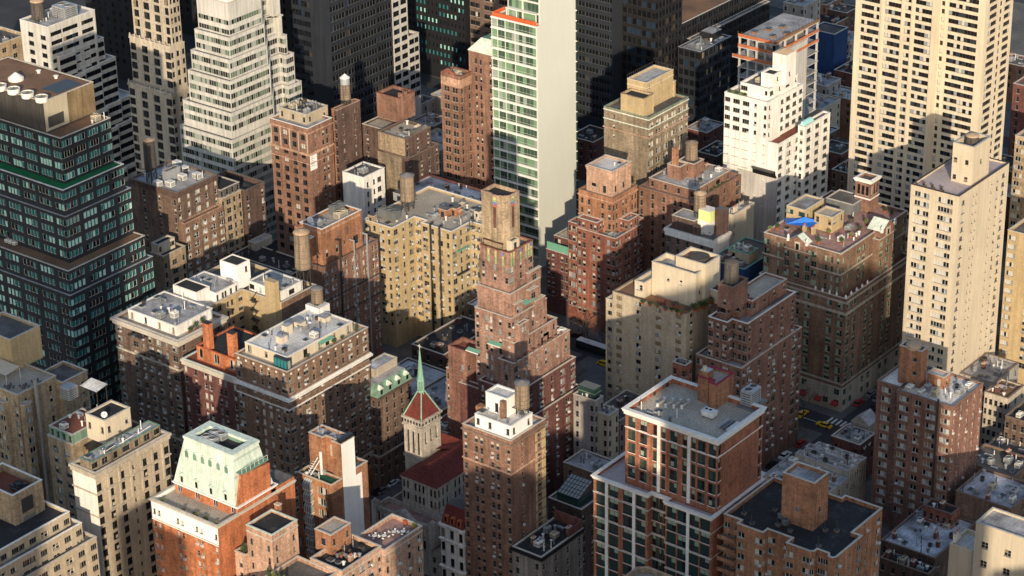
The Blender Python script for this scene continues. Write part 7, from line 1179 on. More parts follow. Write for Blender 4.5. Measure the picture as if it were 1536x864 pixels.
# ---- beige stepped block, bottom left corner
b = B('apartment_building', 'beige brick block with white edged terraces and a tall bulkhead, bottom left corner', 'apartment building', 'the bottom left beige block', 'brick_buff')
z1 = 50; x_, y_ = G(0, 826, z1); yE = y_+RX(x_, y_, z1, 104); W3 = ST('p.p.W.pp.p.W.p.pp.p.W.p.p', 3.0, 1.5, mix='dark', kk={'p': (1.9, 1.4, 3, 1, 'frame_grey', 0)}, low=.6)
b.tier((x_-30, x_, y_-24, yE), 0, z1, None, W3, ph=.8, roof='roof_tar', cope='coping_white', m='brick_buff'); r3 = (x_+.02, x_+2.2, y_-24, yE+2.0); z3 = ZY(r3[1], y_+4, 845); b.tier((x_-6, x_+2.2, y_-24, yE+1.6), 0, z1-3.1, None, W3, ph=.6, roof='roof_dark', cope='coping_white', name='front_wing'); b.tier((x_-4, x_+4.2, y_-24, yE+4), 0, z1-7.5, None, W3, ph=.6, roof='roof_dark', cope='coping', name='front_wing')
p, q2 = ub(24, 789, z1-.8, 744, -30, 63); xB = p[1]; b.tier((xB-14, xB, p[2], p[3]), z1-.8, q2, None, None, m='brick_tan', ph=2.0, roof='roof_rust', cope='coping_white', name='penthouse'); q = MB(); q.box(xB+.003, xB+.06, p[2]+2.4, p[3]-3.4, q2-6, q2-2.2, 'fan'); q.box(xB+.003, xB+.05, p[2]+2.6, p[3]-3.0, q2-8.4, q2-7.2, 'galv_dark'); b.part('louvre', q); b.done(); cooling_unit(xB-4, p[3]-4, q2-2, 3, 3, 1.4, 'dark round fan box inside the bottom left bulkhead', 1, 'black_metal')
# ---- narrow brick house with white strip
b = B('apartment_building', 'narrow brown brick house with a tall white wall strip and glazed bays', 'apartment building', 'the house with the white strip', 'brick_orange')
z0 = 45; x_, y_ = G(497, 728.5, z0); xl = x_-LX(x_, y_, z0, 446); Yu = y_+RX(x_, y_, z0, 514); r0 = (xl, x_, y_, Yu-.02); b.tier(r0, 0, z0, ST([(.12, 'f'), (.72, 'V')], 3.3, 1.6, mix='bright', kk={'V': (2.9, 1.9, 4, 1, 'frame_white', 0), 'f': (.9, 1.5, 1, 1, 'frame_white', 0)}), None, ph=.5, roof='turf', cope='cream')
for k in range(7):
    q = MB(); z = z0-3.2-k*3.3; X = xl+(x_-xl)*.34; q.box(X-1.15, X+1.15, y_-1.1, y_-.01, z, z+1.7, 'glass_pale', None); q.poly([(X-1.2, y_-1.15, z+1.7), (X+1.2, y_-1.15, z+1.7), (X+1.2, y_-.01, z+2.7), (X-1.2, y_-.01, z+2.7)], 'glass_pale'); [q.box(X+d-.05, X+d+.05, y_-1.16, y_-1.1, z, z+1.7, 'coping_white') for d in (-1.12, -.38, .38, 1.12)]; q.box(X-1.2, X+1.2, y_-1.18, y_-.01, z-.25, z-.003, 'coping_white', 'coping_white', True); [q.tube((X+d, y_-1.15, z+1.72), (X+d, y_-.05, z+2.72), .06, 'coping_white', 4) for d in (-1.12, -.38, .38, 1.12)]; b.part('glazed_bay', q)
zu = ZY(x_, Yu, 667); yw = Yu+RX(x_, Yu, zu, 531); ys = Yu+RX(x_, Yu, zu, 549); r1 = (xl+.6, x_-.03, Yu, yw); b.tier([(r1[0], Yu), (r1[0]+(x_-xl)*.42, Yu), (r1[0]+(x_-xl)*.42, Yu+1.2), (x_-3, Yu+1.2), (x_-3, Yu), (x_-.03, Yu), (x_-.03, yw), (r1[0], yw)], 0, zu, None, None, ph=.5, roof='roof_silver', name='tower_wall', cope='coping'); zs_ = ZY(x_, ys, 692); b.tier((r1[0], x_-.03, yw+.02, ys), 0, zs_, None, None, ph=.4, roof='roof_dark', name='rear_wall')
q = MB(); q.box(x_-.02, x_+.07, Yu+.1, yw-.02, 20, zu-.02, 'white_clean'); q.box(x_-.02, x_+.068, yw-.0, yw+2.2, 20, zu-11, 'white_clean'); b.part('white_strip', q); q = MB(); q.box(x_-1.2, x_-.1, Yu+.1, yw-.1, zu+.16, zu+1.1, 'black_metal'); b.part('roof_box', q)
q = MB(); q.poly([(x_-4.8, Yu+1.17, zu-5.2), (x_-3.1, Yu+1.17, zu-5.2), (x_-3.1, Yu+1.17, zu-2), (x_-4.8, Yu+1.17, zu-2)], 'brick_buff'); b.part('patch', q); zr = z0-.5; q = MB(); X = xl+2.4
for d in (0, 1.0): q.tube((X+d, y_+.8, zr), (X+d+1.2, Yu-.3, zr+4.2), .16, 'unit_white', 5)
for k in range(7): q.tube((X+k*.17, y_+.8+k*.2, zr+.4+k*.6), (X+1.0+k*.17, y_+.8+k*.2, zr+.4+k*.6), .08, 'unit_white', 4)
q.cyl(X+2.6, Yu-.7, zr, zr+6.4, .4, .4, 12, 'unit_white'); b.part('stair', q); b.done(); clutter(r0, zr, 'the green deck of the white strip house', 73, 2, 1, 0, 0); clutter(inset(r1, .6), zu-.5, 'the house with the white strip', 74, 2, 1, 1)
# ---- pink brick terraces, bottom centre left
pb = 'brick_pink'
b = B('apartment_building', 'salmon brick block with pink roof deck and stepped white copings, bottom edge', 'apartment building', 'the salmon terraced block', pb)
z0 = 46; x_, y_ = G(577, 826, z0); yE = y_+RX(x_, y_, z0, 633.5); xw, _ = G(567, 766, z0); wk = ST('d.D.d.D', 3.0, 1.9, mix='bright', ac=.3, kk={'D': (1.6, 1.5, 2, 1, 'frame_white', 0)})
b.tier((x_-9.5, x_, y_, yE), 0, z0, None, wk, ph=.9, roof='roof_paver', cope='coping', belts=((z0-1.4, .3, .12, 'coping'),)); zb = z0+.9; y2 = y_-RX(x_, y_-9, z0, 577)+.0
b.tier((x_-11, x_-1.0, y_-14, y_-.02), 0, zb, None, ST('D.d.D.D.d', 3.0, 1.9, mix='bright', ac=.3), ph=1.0, roof='roof_tar', cope='coping', name='front_wing', belts=((zb-1.4, .3, .12, 'coping'),)); b.tier((x_-15, x_-2.6, y_-40, y_-14.02), 0, zb-.8, None, ST('D.d.D.D.d.D', 3.0, 1.9, mix='bright', ac=.3), ph=1.0, roof='roof_dark', cope='coping', name='front_wing')
p, q2 = ub(498, 833, zb-1, 803.5, 472, 523); b.tier((p[0], p[1], p[2], p[2]+7), zb-1, q2, ST([(.5, 'k')], 9, 1.6, low=.2), ST('d.d', 9, 1.4, low=.3), m='brick_orange', ph=.3, roof='roof_gravel', cope='coping', name='penthouse'); b.done(); zr = z0-.9
for i, (dx, dy) in enumerate(((-6.6, 4), (-4.8, 5.4), (-4.0, 8.2), (-2.4, 9.6))): patio_set(x_+dx, y_+dy, zr, 'white round table on the pink roof deck', 'tables on the pink roof deck', 'unit_white')
shrub(x_-1.5, yE-1.2, zr, .9, 1.5, 'yellow green shrub in the far corner of the pink roof deck', None, 'leaf_pale', seed=7); shrub(x_-4.4, yE-1.0, zr, .8, 1.3, 'rust coloured shrub at the back of the pink roof deck', None, 'terracotta', 'tank_dark', seed=8); clutter((x_-10, x_-2, y_-12, y_-1), zb-1, 'the salmon terraced block', 75, 4, 3, 2, 0, 1, pb, (inset(p, -1),))
for i in range(6): shrub(x_-9+i*1.2, y_-8+(i % 2)*2.2, zb-1, .7, 1.3, 'bare brown planter on the salmon terraces', 'planters on the salmon terraces', 'twig', seed=i+150)
b = B('apartment_building', 'square salmon brick block with a black roof, in front of the mansard house', 'apartment building', 'the square salmon block', pb)
z0 = 55; r0 = cb(407.8, 803.6, z0, 369, 446); b.tier(r0, 0, z0, ST('d.d', 3.3, 3.2, mix='dark', kk={'d': (.75, 1.5, 1, 2, 'frame_grey', 0)}), ST('d.d', 3.3, 3.2, mix='dark', kk={'d': (.75, 1.5, 1, 2, 'frame_grey', 0)}), ph=.5, roof='roof_tar', cope='copper', belts=((z0-1.6, .3, .12, 'coping'),)); b.tier((r0[0]-3.6, r0[0]-.02, r0[2]-.8, r0[3]-3), 0, z0-8, ST('d', 3.3, 2), None, ph=.8, roof='roof_dark', name='side_wing'); b.done()
chimney(r0[0]+1, r0[3]+1.2, z0-5, 1.3, 1.0, 6.2, 'brick chimney stump behind the square salmon block', None, 'brick_orange', 1)
shrub(r0[0]-2, r0[2]+.6, z0-8.8, 1.0, 3.4, 'dark green cypress on the ledge left of the square salmon block', None, 'leaf', cone=True, seed=3)
for i in range(4): shrub(r0[1]+1.5+i*1.3, r0[2]-3.5+i*.4, zb-1.8, .9, 3.8-.5*i, 'tall evergreen on the bottom edge salmon terrace', 'evergreens on the salmon terrace', 'leaf_pale' if i % 2 else 'leaf', cone=True, seed=i+12)
# ---- small white houses by the slender building
b = B('townhouse', 'white townhouse with a red tiled attic squeezed left of the slender building', 'townhouse', 'the white townhouse', 'white_wall')
z_ = zfor(694, 797, 423.2); r_ = cb(694, 797, z_, 660.5, (12,)); b.tier(r_, 0, z_, ST('A.A.A', 4.2, 1.2, mix='dark', kk={'A': (1.15, 2.3, 1, 2, 'dark_frame', 0)}), None, ph=.3, roof='roof_dark', cornice=(.9, .5, 'white_wall'), belts=((z_-4.6, .3, .4, 'white_wall'), (z_-12.9, .3, .5, 'white_wall'))); q = MB(); e = rp(inset(r_, .1)); q.prism(e, z_+.15, z_+4.6, 'tile_red', 'roof_dark', False, rp((r_[0]+.1, r_[1]-.1, r_[2]+2.6, r_[3]-.1))); b.part('attic_roof', q)
for f in (.2, .5, .8): q = MB(); X = r_[0]+f*(r_[1]-r_[0]); q.box(X-.6, X+.6, r_[2]+.3, r_[2]+2.2, z_+.4, z_+2.4, 'terracotta'); q.box(X-.35, X+.35, r_[2]+.26, r_[2]+.297, z_+.7, z_+2.1, 'glass_dark'); b.part('dormer', q)
b.done()
b = B('townhouse', 'pale corner house with black roof and cluttered terrace, bottom centre', 'townhouse', 'the black roofed corner house', 'grey_stucco')
z_ = 25; r_ = cb(812, 836.6, z_, 768.7, 874.6); b.tier(r_, 0, z_, ST('d.d', 3.4, 2.4, mix='dark'), ST('d.d.d.d', 3.4, 2.4, mix='dark', kk={'d': (1.0, 1.7, 1, 2, 'frame_white', 0)}), ph=.3, roof='roof_tar', cornice=(1.2, .35, 'black_metal')); q = MB(); q.box(r_[0]+.02, r_[1]-.02, r_[2]-.05, r_[2]-.003, 1, z_-1.25, 'white_wall'); 
q = MB(); q.box(r_[0]+.3, r_[1]-.1, r_[3]-.6, r_[3]-.1, z_-.3, z_+2.6, 'brick_maroon'); q.box(r_[1]-.55, r_[1]-.1, r_[3]-6, r_[3]-.62, z_+.16, z_+2.2, 'brick_maroon'); b.part('parapet_wall', q); b.done(); clutter((r_[0]+1.5, r_[1]-.8, r_[2]+3, r_[3]-2), z_-.3, 'the black roofed corner house', 76, 6, 4, 0, 4, 2, 'brick_umber')
b = B('townhouse', 'dark house with a pitched glass studio roof beside the new condominium', 'townhouse', 'the glass studio house', 'brick_dark')
z_ = 22; r_ = cb(872, 765, z_, 822, 906); b.tier(r_, 0, z_, ST('d.d', 3.3, 2), ST('d.d.d', 3.3, 2), ph=.4, roof='roof_dark'); q = MB(); a = inset(r_, 2.4, 1.5, .8, 3); q.prism(rp(a), z_-.39, z_+2.2, 'glass_green', None); q.poly([(a[0], a[2], z_+2.2), (a[1], a[2], z_+2.2), (a[1], a[3], z_+4.8), (a[0], a[3], z_+4.8)], 'glass_pale'); q.poly([(a[1], a[2], z_+2.2), (a[1], a[3], z_+2.2), (a[1], a[3], z_+4.8)], 'brick_dark')
for i in range(8): X = a[0]+i*(a[1]-a[0])/7; q.tube((X, a[2], z_+2.25), (X, a[3], z_+4.85), .09, 'dark_frame', 4)
for i in range(6): k = i/5; q.tube((a[0], a[2]+k*(a[3]-a[2]), z_+2.25+2.6*k), (a[1], a[2]+k*(a[3]-a[2]), z_+2.25+2.6*k), .08, 'dark_frame', 4)
b.part('glass_roof', q); b.done(); clutter((r_[0]+.2, r_[1]-.5, r_[3]-2.8, r_[3]-.2), z_-.4, 'the glass studio house', 77, 2, 2, 0, 2)
for nm, lab, dsc, c, z_, l, r, m_, rf in (('townhouse', 'low house with pale peaked roof behind the glass studio', 'the pale roofed house', (905, 715), 17, 845, (9,), 'brick_brown', 'roof_silver'), ('townhouse', 'tan stuccoed house with ivy stained wall behind the glass studio', 'the tan stuccoed house', (913, 624), 27, 880, 928, 'brick_buff', 'roof_silver'),
        ('townhouse', 'taller tan house with a dark green roof room, below the bus', 'the house with the green roof room', (893, 602), 31, 860, 905, 'grey_stone', 'roof_dark'), ('stair_tower', 'small square brick stair tower in front of the tan block', 'the brick stair tower', (1028, 549), 38, 1009, 1038, 'brick_red', 'roof_tar')):
    b = B(nm, lab, nm.replace('_', ' '), dsc, m_); r_ = cb(*c, z_, l, r); b.tier(r_, 0, z_, ST('d.d', 3.2, 1.8, mix='dark'), ST('d.d', 3.2, 1.8, mix='dark'), ph=.4, roof=rf)
    if 'green roof room' in lab: q = MB(); q.box(r_[0]+1, r_[1]-1, r_[2]+1, r_[2]+4.2, z_-.39, z_+2.8, 'glass_green', 'galv_dark'); q.ring(rp((r_[0]+1, r_[1]-1, r_[2]+1, r_[2]+4.2)), z_+1.2, z_+1.4, .06, 0, 'copper_dark'); b.part('roof_room', q)
    b.done(); clutter(inset(r_, .4), z_-.4, dsc, len(lab), 2, 3, 0, 1)
b = B('apartment_building', 'brick rooftop with canted corners around a white dome skylight, bottom edge', 'apartment building', 'the canted brick roof', 'brick_tan')
z_ = 50; c_ = [G(*p, z_) for p in ((905, 868), (953, 837), (990, 843), (1001, 856), (1001, 866), (985, 880), (920, 900))]; xs = [p[0] for p in c_]; 
x0_, y0_ = G(955, 884, z_); w_ = 5.4; pl = [(x0_-w_, y0_+.3), (x0_-w_+2, y0_-1.2), (x0_+w_-2, y0_-1.2), (x0_+w_, y0_+.3), (x0_+w_, y0_+7.5), (x0_+w_-2, y0_+9.3), (x0_-w_+2, y0_+9.3), (x0_-w_, y0_+7.5)]; b.tier(pl, 0, z_, None, None, ph=1.5, roof='roof_gravel', cope='brick_pink'); b.done(); q = MB(); y = y0_+4
for i in range(5): q.cyl(x0_, y, z_-1.5+.55*i, z_-1.5+.55*(i+1), 2.9*math.cos(i*.3), max(.05, 2.9*math.cos((i+1)*.3)), 20, 'unit_white', i == 4)
tag(q.build('dome_skylight', loc=(x0_, y, z_-1.5)), 'white dome skylight inside the canted brick parapet', 'skylight')
for lab, dsc, r_, z_, m_, rf in (('low building with a wide patchy white roof behind the church spire', 'the wide low roof behind the spire', (-436, -418, 480, 505), 13, 'brick_dark', 'roof_snow'), ('low silver roofed house between the copper dormers and the mosaic tower', 'the low silver house', (-417.5, -404, 476, 500), 15, 'brick_umber', 'roof_silver'), ('cream walled low house with a skylight left of the mosaic tower', 'the cream low house', (-417, -403, 503, 514), 20, 'brick_buff', 'roof_snow'), ('low dark roofed house in the shaded gap right of the mosaic tower', 'the dark gap house', (-364.5, -355, 501, 517.5), 19, 'grey_stucco', 'roof_dark'), ('low black roofed annex behind the slender building', 'the black annex', (-352, -334, 439.5, 450), 16, 'brick_dark', 'roof_tar'), ('low brick house in the court below the yellow block', 'the court house', (-437, -424.5, 508, 532), 16, 'brick_dark', 'roof_tar'), ('low snowy house between the yellow block and the mosaic tower', 'the snowy court house', (-437, -425, 535, 556), 19, 'brick_umber', 'roof_snow'), ('low dark house left of the salmon topped tower street', 'the low dark street house', (-423, -411, 518, 546), 14, 'brick_maroon', 'roof_silver'), ('low grey house between the church nave and the mosaic tower', 'the low grey nave house', (-403, -395, 474, 500), 14, 'grey_stone', 'roof_rust')):
    b = B('low_building', lab, 'low building', dsc, m_); b.tier(r_, 0, z_, ST('d.d.d', 3.2, 1.8, mix='dark'), ST('d.d.d.d', 3.2, 1.8, mix='dark'), ph=.5, roof=rf); b.done(); clutter(inset(r_, .6), z_-.5, dsc, len(lab)+7, 5, 4, 3, 2, 2, 'brick_maroon')
# ---- rowhouses right, brick tower, right edge
zA = 14; rA = cb(1272, 709.7, zA, 1192.5, 1300); th = ST('d.d.d.d.d.d', 3.3, 1.8, mix='dark', kk={'d': (.95, 1.7, 1, 2, 'frame_white', 0)}); n = 4; wA = (rA[3]-rA[2])/n
for i in range(n):
    b = B('townhouse', 'white fronted rowhouse with snowy roof, '+('nearest the brown bulkhead', 'second from the brown bulkhead', 'third from the brown bulkhead', 'beside the taxi')[i], 'townhouse', ('the first white rowhouse', 'the second white rowhouse', 'the third white rowhouse', 'the fourth white rowhouse')[i], 'limestone'); z_ = zA+(.5, 0, .4, .2)[i]
    r_ = (rA[0]+(0, .4, .2, 1.5)[i], rA[1], rA[2]+i*wA, rA[2]+(i+1)*wA-.02); b.tier(r_, 0, z_, None, ST('d.d', 3.3, 1.6, mix='dark', kk={'d': (1.0, 1.8, 1, 2, 'frame_white', 0)}), ph=.45, roof='roof_snow', cope='galv'); b.done(); clutter(inset(r_, .5), z_-.45, ('the first white rowhouse', 'the second white rowhouse', 'the third white rowhouse', 'the fourth white rowhouse')[i], 80+i, 3, 4, 1, 1, 2, 'brick_brown')
for i in range(2):
    r_ = (rA[0]-2, rA[1]+.6, rA[2]-(i+1)*6.2, rA[2]-i*6.2-.02); b = B('townhouse', ('silver roofed rowhouse just in front of the white rowhouses', 'grey roofed rowhouse half hidden by the brown bulkhead')[i], 'townhouse', ('the silver rowhouse', 'the half hidden rowhouse')[i], 'limestone'); b.tier(r_, 0, 13, None, ST('d.d', 3.3, 1.6, mix='dark', kk={'d': (1.0, 1.8, 1, 2, 'frame_white', 0)}), ph=.4, roof='roof_snow', cope='galv'); b.done(); clutter(inset(r_, .6), 12.6, ('the silver rowhouse', 'the half hidden rowhouse')[i], 90+i, 3, 3, 1, 1, 1)
x, y = G(1156, 712, 11); x -= 3; t = thing('garden_tent', 'white tent with blue scrawls beside the new condominium', 'tent', (x, y, 8)); b = B('low_building', 'dark low shed roof under the white tent', 'low building', 'the shed under the tent', 'brick_dark'); b.tier((x-3, x+2.5, y-5, y+3), 0, 8, None, None, ph=0, cope=None, roof='roof_snow'); b.done(); q = MB(); q.prism([(x-2.2, y-2), (x+2.2, y-2), (x+2.2, y+2), (x-2.2, y+2)], 8, 10.4, 'white_clean', 'white_clean', False, [(x-1.2, y-1.2), (x+1.2, y-1.2), (x+1.2, y+1.2), (x-1.2, y+1.2)]); q.build('canvas', t); q = MB(); [q.tube((x-1.2+k*.5, y-1.92, 8.5), (x-.9+k*.5, y-1.7, 9.2), .1, 'sign_blue', 4) for k in range(5)]; q.build('blue_scrawl', t)
for lab, dsc, c, z_, l, r, m_, rf in (('grey tar roofed corner house by the crosswalk', 'the corner house', (1290, 668), 13, 1247, 1313, 'brick_maroon', 'roof_silver'), ('pale gabled little house with a chimney, left of the brick tower', 'the pale gabled house', (1303, 640), 14, 1277, 1318, 'limestone', 'roof_silver')):
    b = B('townhouse', lab, 'townhouse', dsc, m_); r_ = cb(*c, z_, l, r); b.tier(r_, 0, z_, ST('d.d', 3.3, 2, mix='dark'), ST('d.d', 3.3, 2, mix='dark'), ph=.3, roof=rf)
    if 'gabled' in lab: q = MB(); xm = (r_[0]+r_[1])/2; q.poly([(r_[0], r_[2], z_+.15), (r_[1], r_[2], z_+.15), (xm, r_[2], z_+2.6)], 'limestone'); q.poly([(r_[0], r_[2], z_+.15), (xm, r_[2], z_+2.6), (xm, r_[3], z_+2.6), (r_[0], r_[3], z_+.15)], 'roof_silver'); q.poly([(xm, r_[2], z_+2.6), (r_[1], r_[2], z_+.15), (r_[1], r_[3], z_+.15), (xm, r_[3], z_+2.6)], 'roof_silver'); b.part('gable_roof', q)
    b.done()
    if 'corner' in lab:
        clutter(inset(r_, .6), z_-.3, dsc, 95, 4, 4, 2, 2); q = MB()
        for k in range(2): px_ = r_[1]+.03; yy_ = r_[2]+2+k*2.6; q.tube((px_, yy_, z_-1.6), (px_, yy_+.5, z_-2.4), .18, 'coping_white', 5); q.tube((px_, yy_+.5, z_-2.4), (px_, yy_+1.3, z_-1.6), .18, 'coping_white', 5)
        o_ = q.mesh('wall_scrawl', tuple(b.root['_org'])); w_o = bpy.data.objects.new('wall_scrawl', o_); COL.objects.link(w_o); w_o.parent = b.root
b = B('apartment_building', 'tall dark brick apartment tower with white windows and an orange bulkhead, right side', 'apartment building', 'the white windowed brick tower', 'brick_apt')
z0 = 43; r0 = cb(1429.4, 611, z0, 1346, 1475); kV = {'V': (2.5, 1.45, 3, 1, 'frame_white', 0), 'W': (1.7, 1.45, 2, 1, 'frame_white', 0), 'v': (.7, 1.3, 1, 2, 'frame_white', 0)}
b.tier(r0, 0, z0, ST([(.13, 'V'), (.38, 'W'), (.62, 'V'), (.88, 'V')], 2.85, 1.3, mix='bright', kk=kV, ac=.2), ST('v.v.v.v.v', 2.85, 1.3, mix='bright', kk=kV, ac=.1), ph=.5, roof='roof_white', cope='coping_brown'); rl = (r0[0]-LX(r0[0], r0[2]+1.6, z0, 1316), r0[0]+.1, r0[2]+1.6, r0[3]-2); b.tier(rl, 0, z0, ST([(.4, 'V'), (.86, 'v')], 2.85, 1.3, mix='bright', kk=kV), None, ph=.5, roof='roof_white', cope='coping_brown', name='side_wing')
q = MB(); X = r0[0]+.745*(r0[1]-r0[0]); q.box(X-.22, X+.22, r0[2]-.35, r0[2]-.003, 3, z0+1.2, 'steel'); b.part('flue_pipe', q); zr = z0-.5; p, q2 = ub(1379, 583, zr, 528, 1349.5, 1392); b.tier(p, zr, q2, ST([(.72, 'k')], 4, 2.4, low=.3, kk={'k': (1.0, 1.0, 1, 1, 'frame_green', 0)}, mix='green'), None, m='brick_orange', ph=.4, roof='roof_dark', name='penthouse'); q = MB(); q.cyl((p[0]+p[1])/2, (p[2]+p[3])/2, q2-.4, q2+.6, 2.1, 2.1, 24, 'tank_cap'); q.cyl((p[0]+p[1])/2, (p[2]+p[3])/2, q2+.6, q2+1.1, 2.1, 1.0, 24, 'tank_cap'); b.part('tank_lid', q); b.tier((p[1]+.3, p[1]+5.4, p[2]+3.5, p[2]+7), zr, zr+3.4, ST([(.7, 'k')], 9, .8, low=.1, kk={'k': (.9, 2.1, 1, 1, 'frame_white', 0)}), ST('d', 9, .9, low=.3), m='brick_orange', ph=.3, roof='roof_white', name='penthouse', cope='coping'); b.done(); clutter(inset(r0, 1), zr, 'the white windowed brick tower', 96, 4, 4, 0, 6, 0, 'brick_apt', (inset(p, -.5), (p[1]+.1, p[1]+5.6, p[2]+3.2, p[2]+7.2)))
LOW = (('long snowy roofed row with black chimneys, right of the black roofed brown block', 'the long snowy row', (1402, 838), 13, 1322, 1464, 'brick_dark', 'roof_snow', 9, 9, 2, 3, 4), ('small red brick hut with a black roof on the snowy row edge', 'the red brick hut', (1428, 772), 17, 1385, 1440, 'brick_red', 'roof_tar', 1, 1, 0, 0, 1), ('brown brick loft building with cluttered dark roof, near the right edge', 'the brown loft building', (1521, 716), 18, 1446, (12,), 'brick_brown', 'roof_dark', 5, 5, 2, 3, 1),
       ('whitewashed rear house with white railings beside the brick tower', 'the whitewashed rear house', (1530, 690), 15, 1474, (11,), 'pale_concrete', 'roof_dark', 2, 3, 1, 1, 0), ('two tone low roof between the brown loft and the cream corner house', 'the two tone low roof', (1517, 764), 20, 1434, (15,), 'brick_umber', 'roof_snow', 6, 5, 2, 3, 1), ('black tar roofed shed row in front of the snowy row', 'the black shed row', (1392, 862), 11, 1320, 1404, 'brick_dark', 'roof_tar', 4, 5, 1, 1, 2),  # the whitewashed house takes a greyer colour in place of shade
       ('grey roofed low house behind the brick tower, right of centre', 'the grey low house', (1490, 575), 16, 1440, (16,), 'grey_stone', 'roof_silver', 4, 4, 2, 1, 1), ('pale walk up house with black cornice at the right edge', 'the pale walk up house', (1512, 598), 22, 1477, (10,), 'limestone', 'roof_brown', 2, 2, 1, 0, 1), ('dark brick walk up house at the right edge', 'the dark walk up house', (1560, 640), 22, 1508, (12,), 'brick_umber', 'roof_tar', 2, 2, 0, 1, 0))
for i, (lab, dsc, c, z_, l, r, m_, rf, a1, a2, a3, a4, a5) in enumerate(LOW):
    b = B('low_building', lab, 'low building', dsc, m_); r_ = cb(*c, z_, l, r); wq = None if 'whitewashed' in lab or 'loft' in lab else ST('d.d.d.d.d', 3.3, 1.8, mix='dark'); b.tier(r_, 0, z_, wq, ST('d.d.d', 3.3, 1.8, mix='dark'), ph=.5, roof=rf, cope='coping_brown'); b.done(); clutter(inset(r_, .5), z_-.5, dsc, 100+i, a1, a2, a3, a4, a5, 'brick_maroon')
b = B('apartment_building', 'cream plastered block with a sunlit wall and grey roof, bottom right corner', 'apartment building', 'the bottom right cream block', 'cream')
z_ = 46; r_ = cb(1560, 816, z_, 1464, (8.5,)); b.tier(r_, 0, z_, ST([(.16, 'D'), (.52, 'D'), (.85, 'D')], 5.2, 4.6, mix='dark', kk={'D': (1.6, 1.7, 2, 2, 'frame_pale', 0)}, dep=.25), None, ph=.5, roof='roof_silver', cope='coping'); zl = z_-9; b.tier((r_[0]-7, r_[0]-.02, r_[2]+1.0, r_[3]+1), 0, zl, None, None, ph=1, roof='roof_white', name='side_wing', cope='cream'); b.done()
for i in range(3): chimney(r_[0]-6.4, r_[2]+2.2+i*1.2, zl, .6, .6, 2.4, 'slim white flue in a row on the cream corner wing', 'white flues on the cream wing', 'white_wall', 1)
b = B('apartment_building', 'orange tan apartment block with white windows, cut by the right edge', 'apartment building', 'the right edge tan block', 'brick_orange')
x_, y_ = G(1512, 345, 50); b.tier((x_, x_+22, y_, y_+12), 0, 50, ST('V.D.V.D', 2.9, 1.4, mix='bright', ac=.1, kk={'V': (2.2, 1.45, 3, 1, 'frame_white', 0)}), None, roof='roof_dark', m='brick_gold'); b.done()
b = B('apartment_building', 'dull tan block behind the slim cream tower at the right edge', 'apartment building', 'the dull tan block', 'brick_tan'); x_, y_ = G(1523, 203, 46); b.tier((x_, x_+20, y_, y_+14), 0, 46, ST('V.V.V', 2.9, 1.4, mix='bright'), None); b.done()
b = B('apartment_building', 'dark red brick block right of the huge cream tower', 'apartment building', 'the dark red edge block', 'brick_maroon'); x_, y_ = G(1520, 125, 36); b.tier((x_, x_+20, y_, y_+14), 0, 36, ST('d.d.d', 3.1, 1.6, mix='dark'), None); b.done()
# ---- far low streets, top right
far = []
rng = random.Random(4); kinds = [('brick_dark', 'dark brick'), ('brick_maroon', 'maroon brick'), ('brick_umber', 'brown brick'), ('limestone', 'pale stone'), ('grey_stone', 'grey'), ('brick_rust', 'rusty brick')]; rf_ = [('roof_snow', 'snowy'), ('roof_silver', 'silver'), ('roof_tar', 'black'), ('roof_dark', 'grey brown')]
spots = [(1238, 205, 22, 'brown house with a rooftop hut, right of the white house greenhouse'), (1262, 232, 20, 'dark house with white windows, left of the huge cream tower'), (1279, 262, 18, 'maroon house touching the foot of the huge cream tower'), (1232, 165, 18, 'pale house right behind the stepped white house'), (1240, 130, 20, 'rusty house below the blue netted scaffold'), (1276, 150, 16, 'dark house beside the cream tower, level with the scaffold foot'), (1256, 95, 16, 'maroon house hard against the blue netted scaffold'), (1282, 112, 18, 'brown house in the street slot left of the cream tower'), (1246, 40, 14, 'pale house behind the blue netted scaffold'), (1275, 62, 20, 'grey house between the scaffold and the cream tower'), (1206, 10, 26, 'rusty house behind the unfinished top slab'), (1240, 8, 18, 'dark house at the top edge, right of the unfinished frame'), (1270, 20, 16, 'maroon house at the top edge by the cream tower'), (890, 214, 16, 'brown house in the gap right of the glass slab'), (650, 190, 14, 'pale house in the street gap left of the green roofed block'), (664, 214, 16, 'grey house at the foot of the green roofed block'), (640, 236, 18, 'rusty house right of the block with the tan wall'), (1534, 100, 16, 'maroon house below the upper right edge'), (1526, 260, 18, 'brown house right of the slim cream bulkhead'), (1530, 300, 14, 'pale house low at the right edge'),
         (1216, 60, 20, 'low maroon house right behind the unfinished frame'), (680, 150, 12, 'low grey house under the teal windowed tower'), (625, 160, 12, 'low rusty house beside the charcoal tower'), (1006, 230, 14, 'brown house beside the tan block with white windows'), (1075, 235, 14, 'pale house between the tan block and the stepped white house'), (1060, 200, 10, 'grey house at the foot of the lower black glass block'), (236, 160, 16, 'rusty house between the zigzag tower and the art deco tower'), (430, 150, 20, 'dark house between the ziggurat and the charcoal tower')]
for i, (px, py, z_, lab) in enumerate(spots):
    k, kn = kinds[i % 6]; rf, rn_ = rf_[(i*3+i//4) % 4]; x_, y_ = G(px, py, z_); w1, w2 = rng.uniform(8, 13), rng.uniform(9, 15); r_ = (x_-w1, x_, y_, y_+w2)
    b = B('low_building', 'far low '+lab, 'low building', f'the far {lab}', k); b.tier(r_, 0, z_, ST('d.d.d', 3.2, 1.6, mix='dark'), ST('d.d.d', 3.2, 1.6, mix='dark'), ph=.5, roof=rf); b.done(); clutter(inset(r_, .6), z_-.5, 'the '+lab, 200+i, 2, 1, 1, 1, 1)
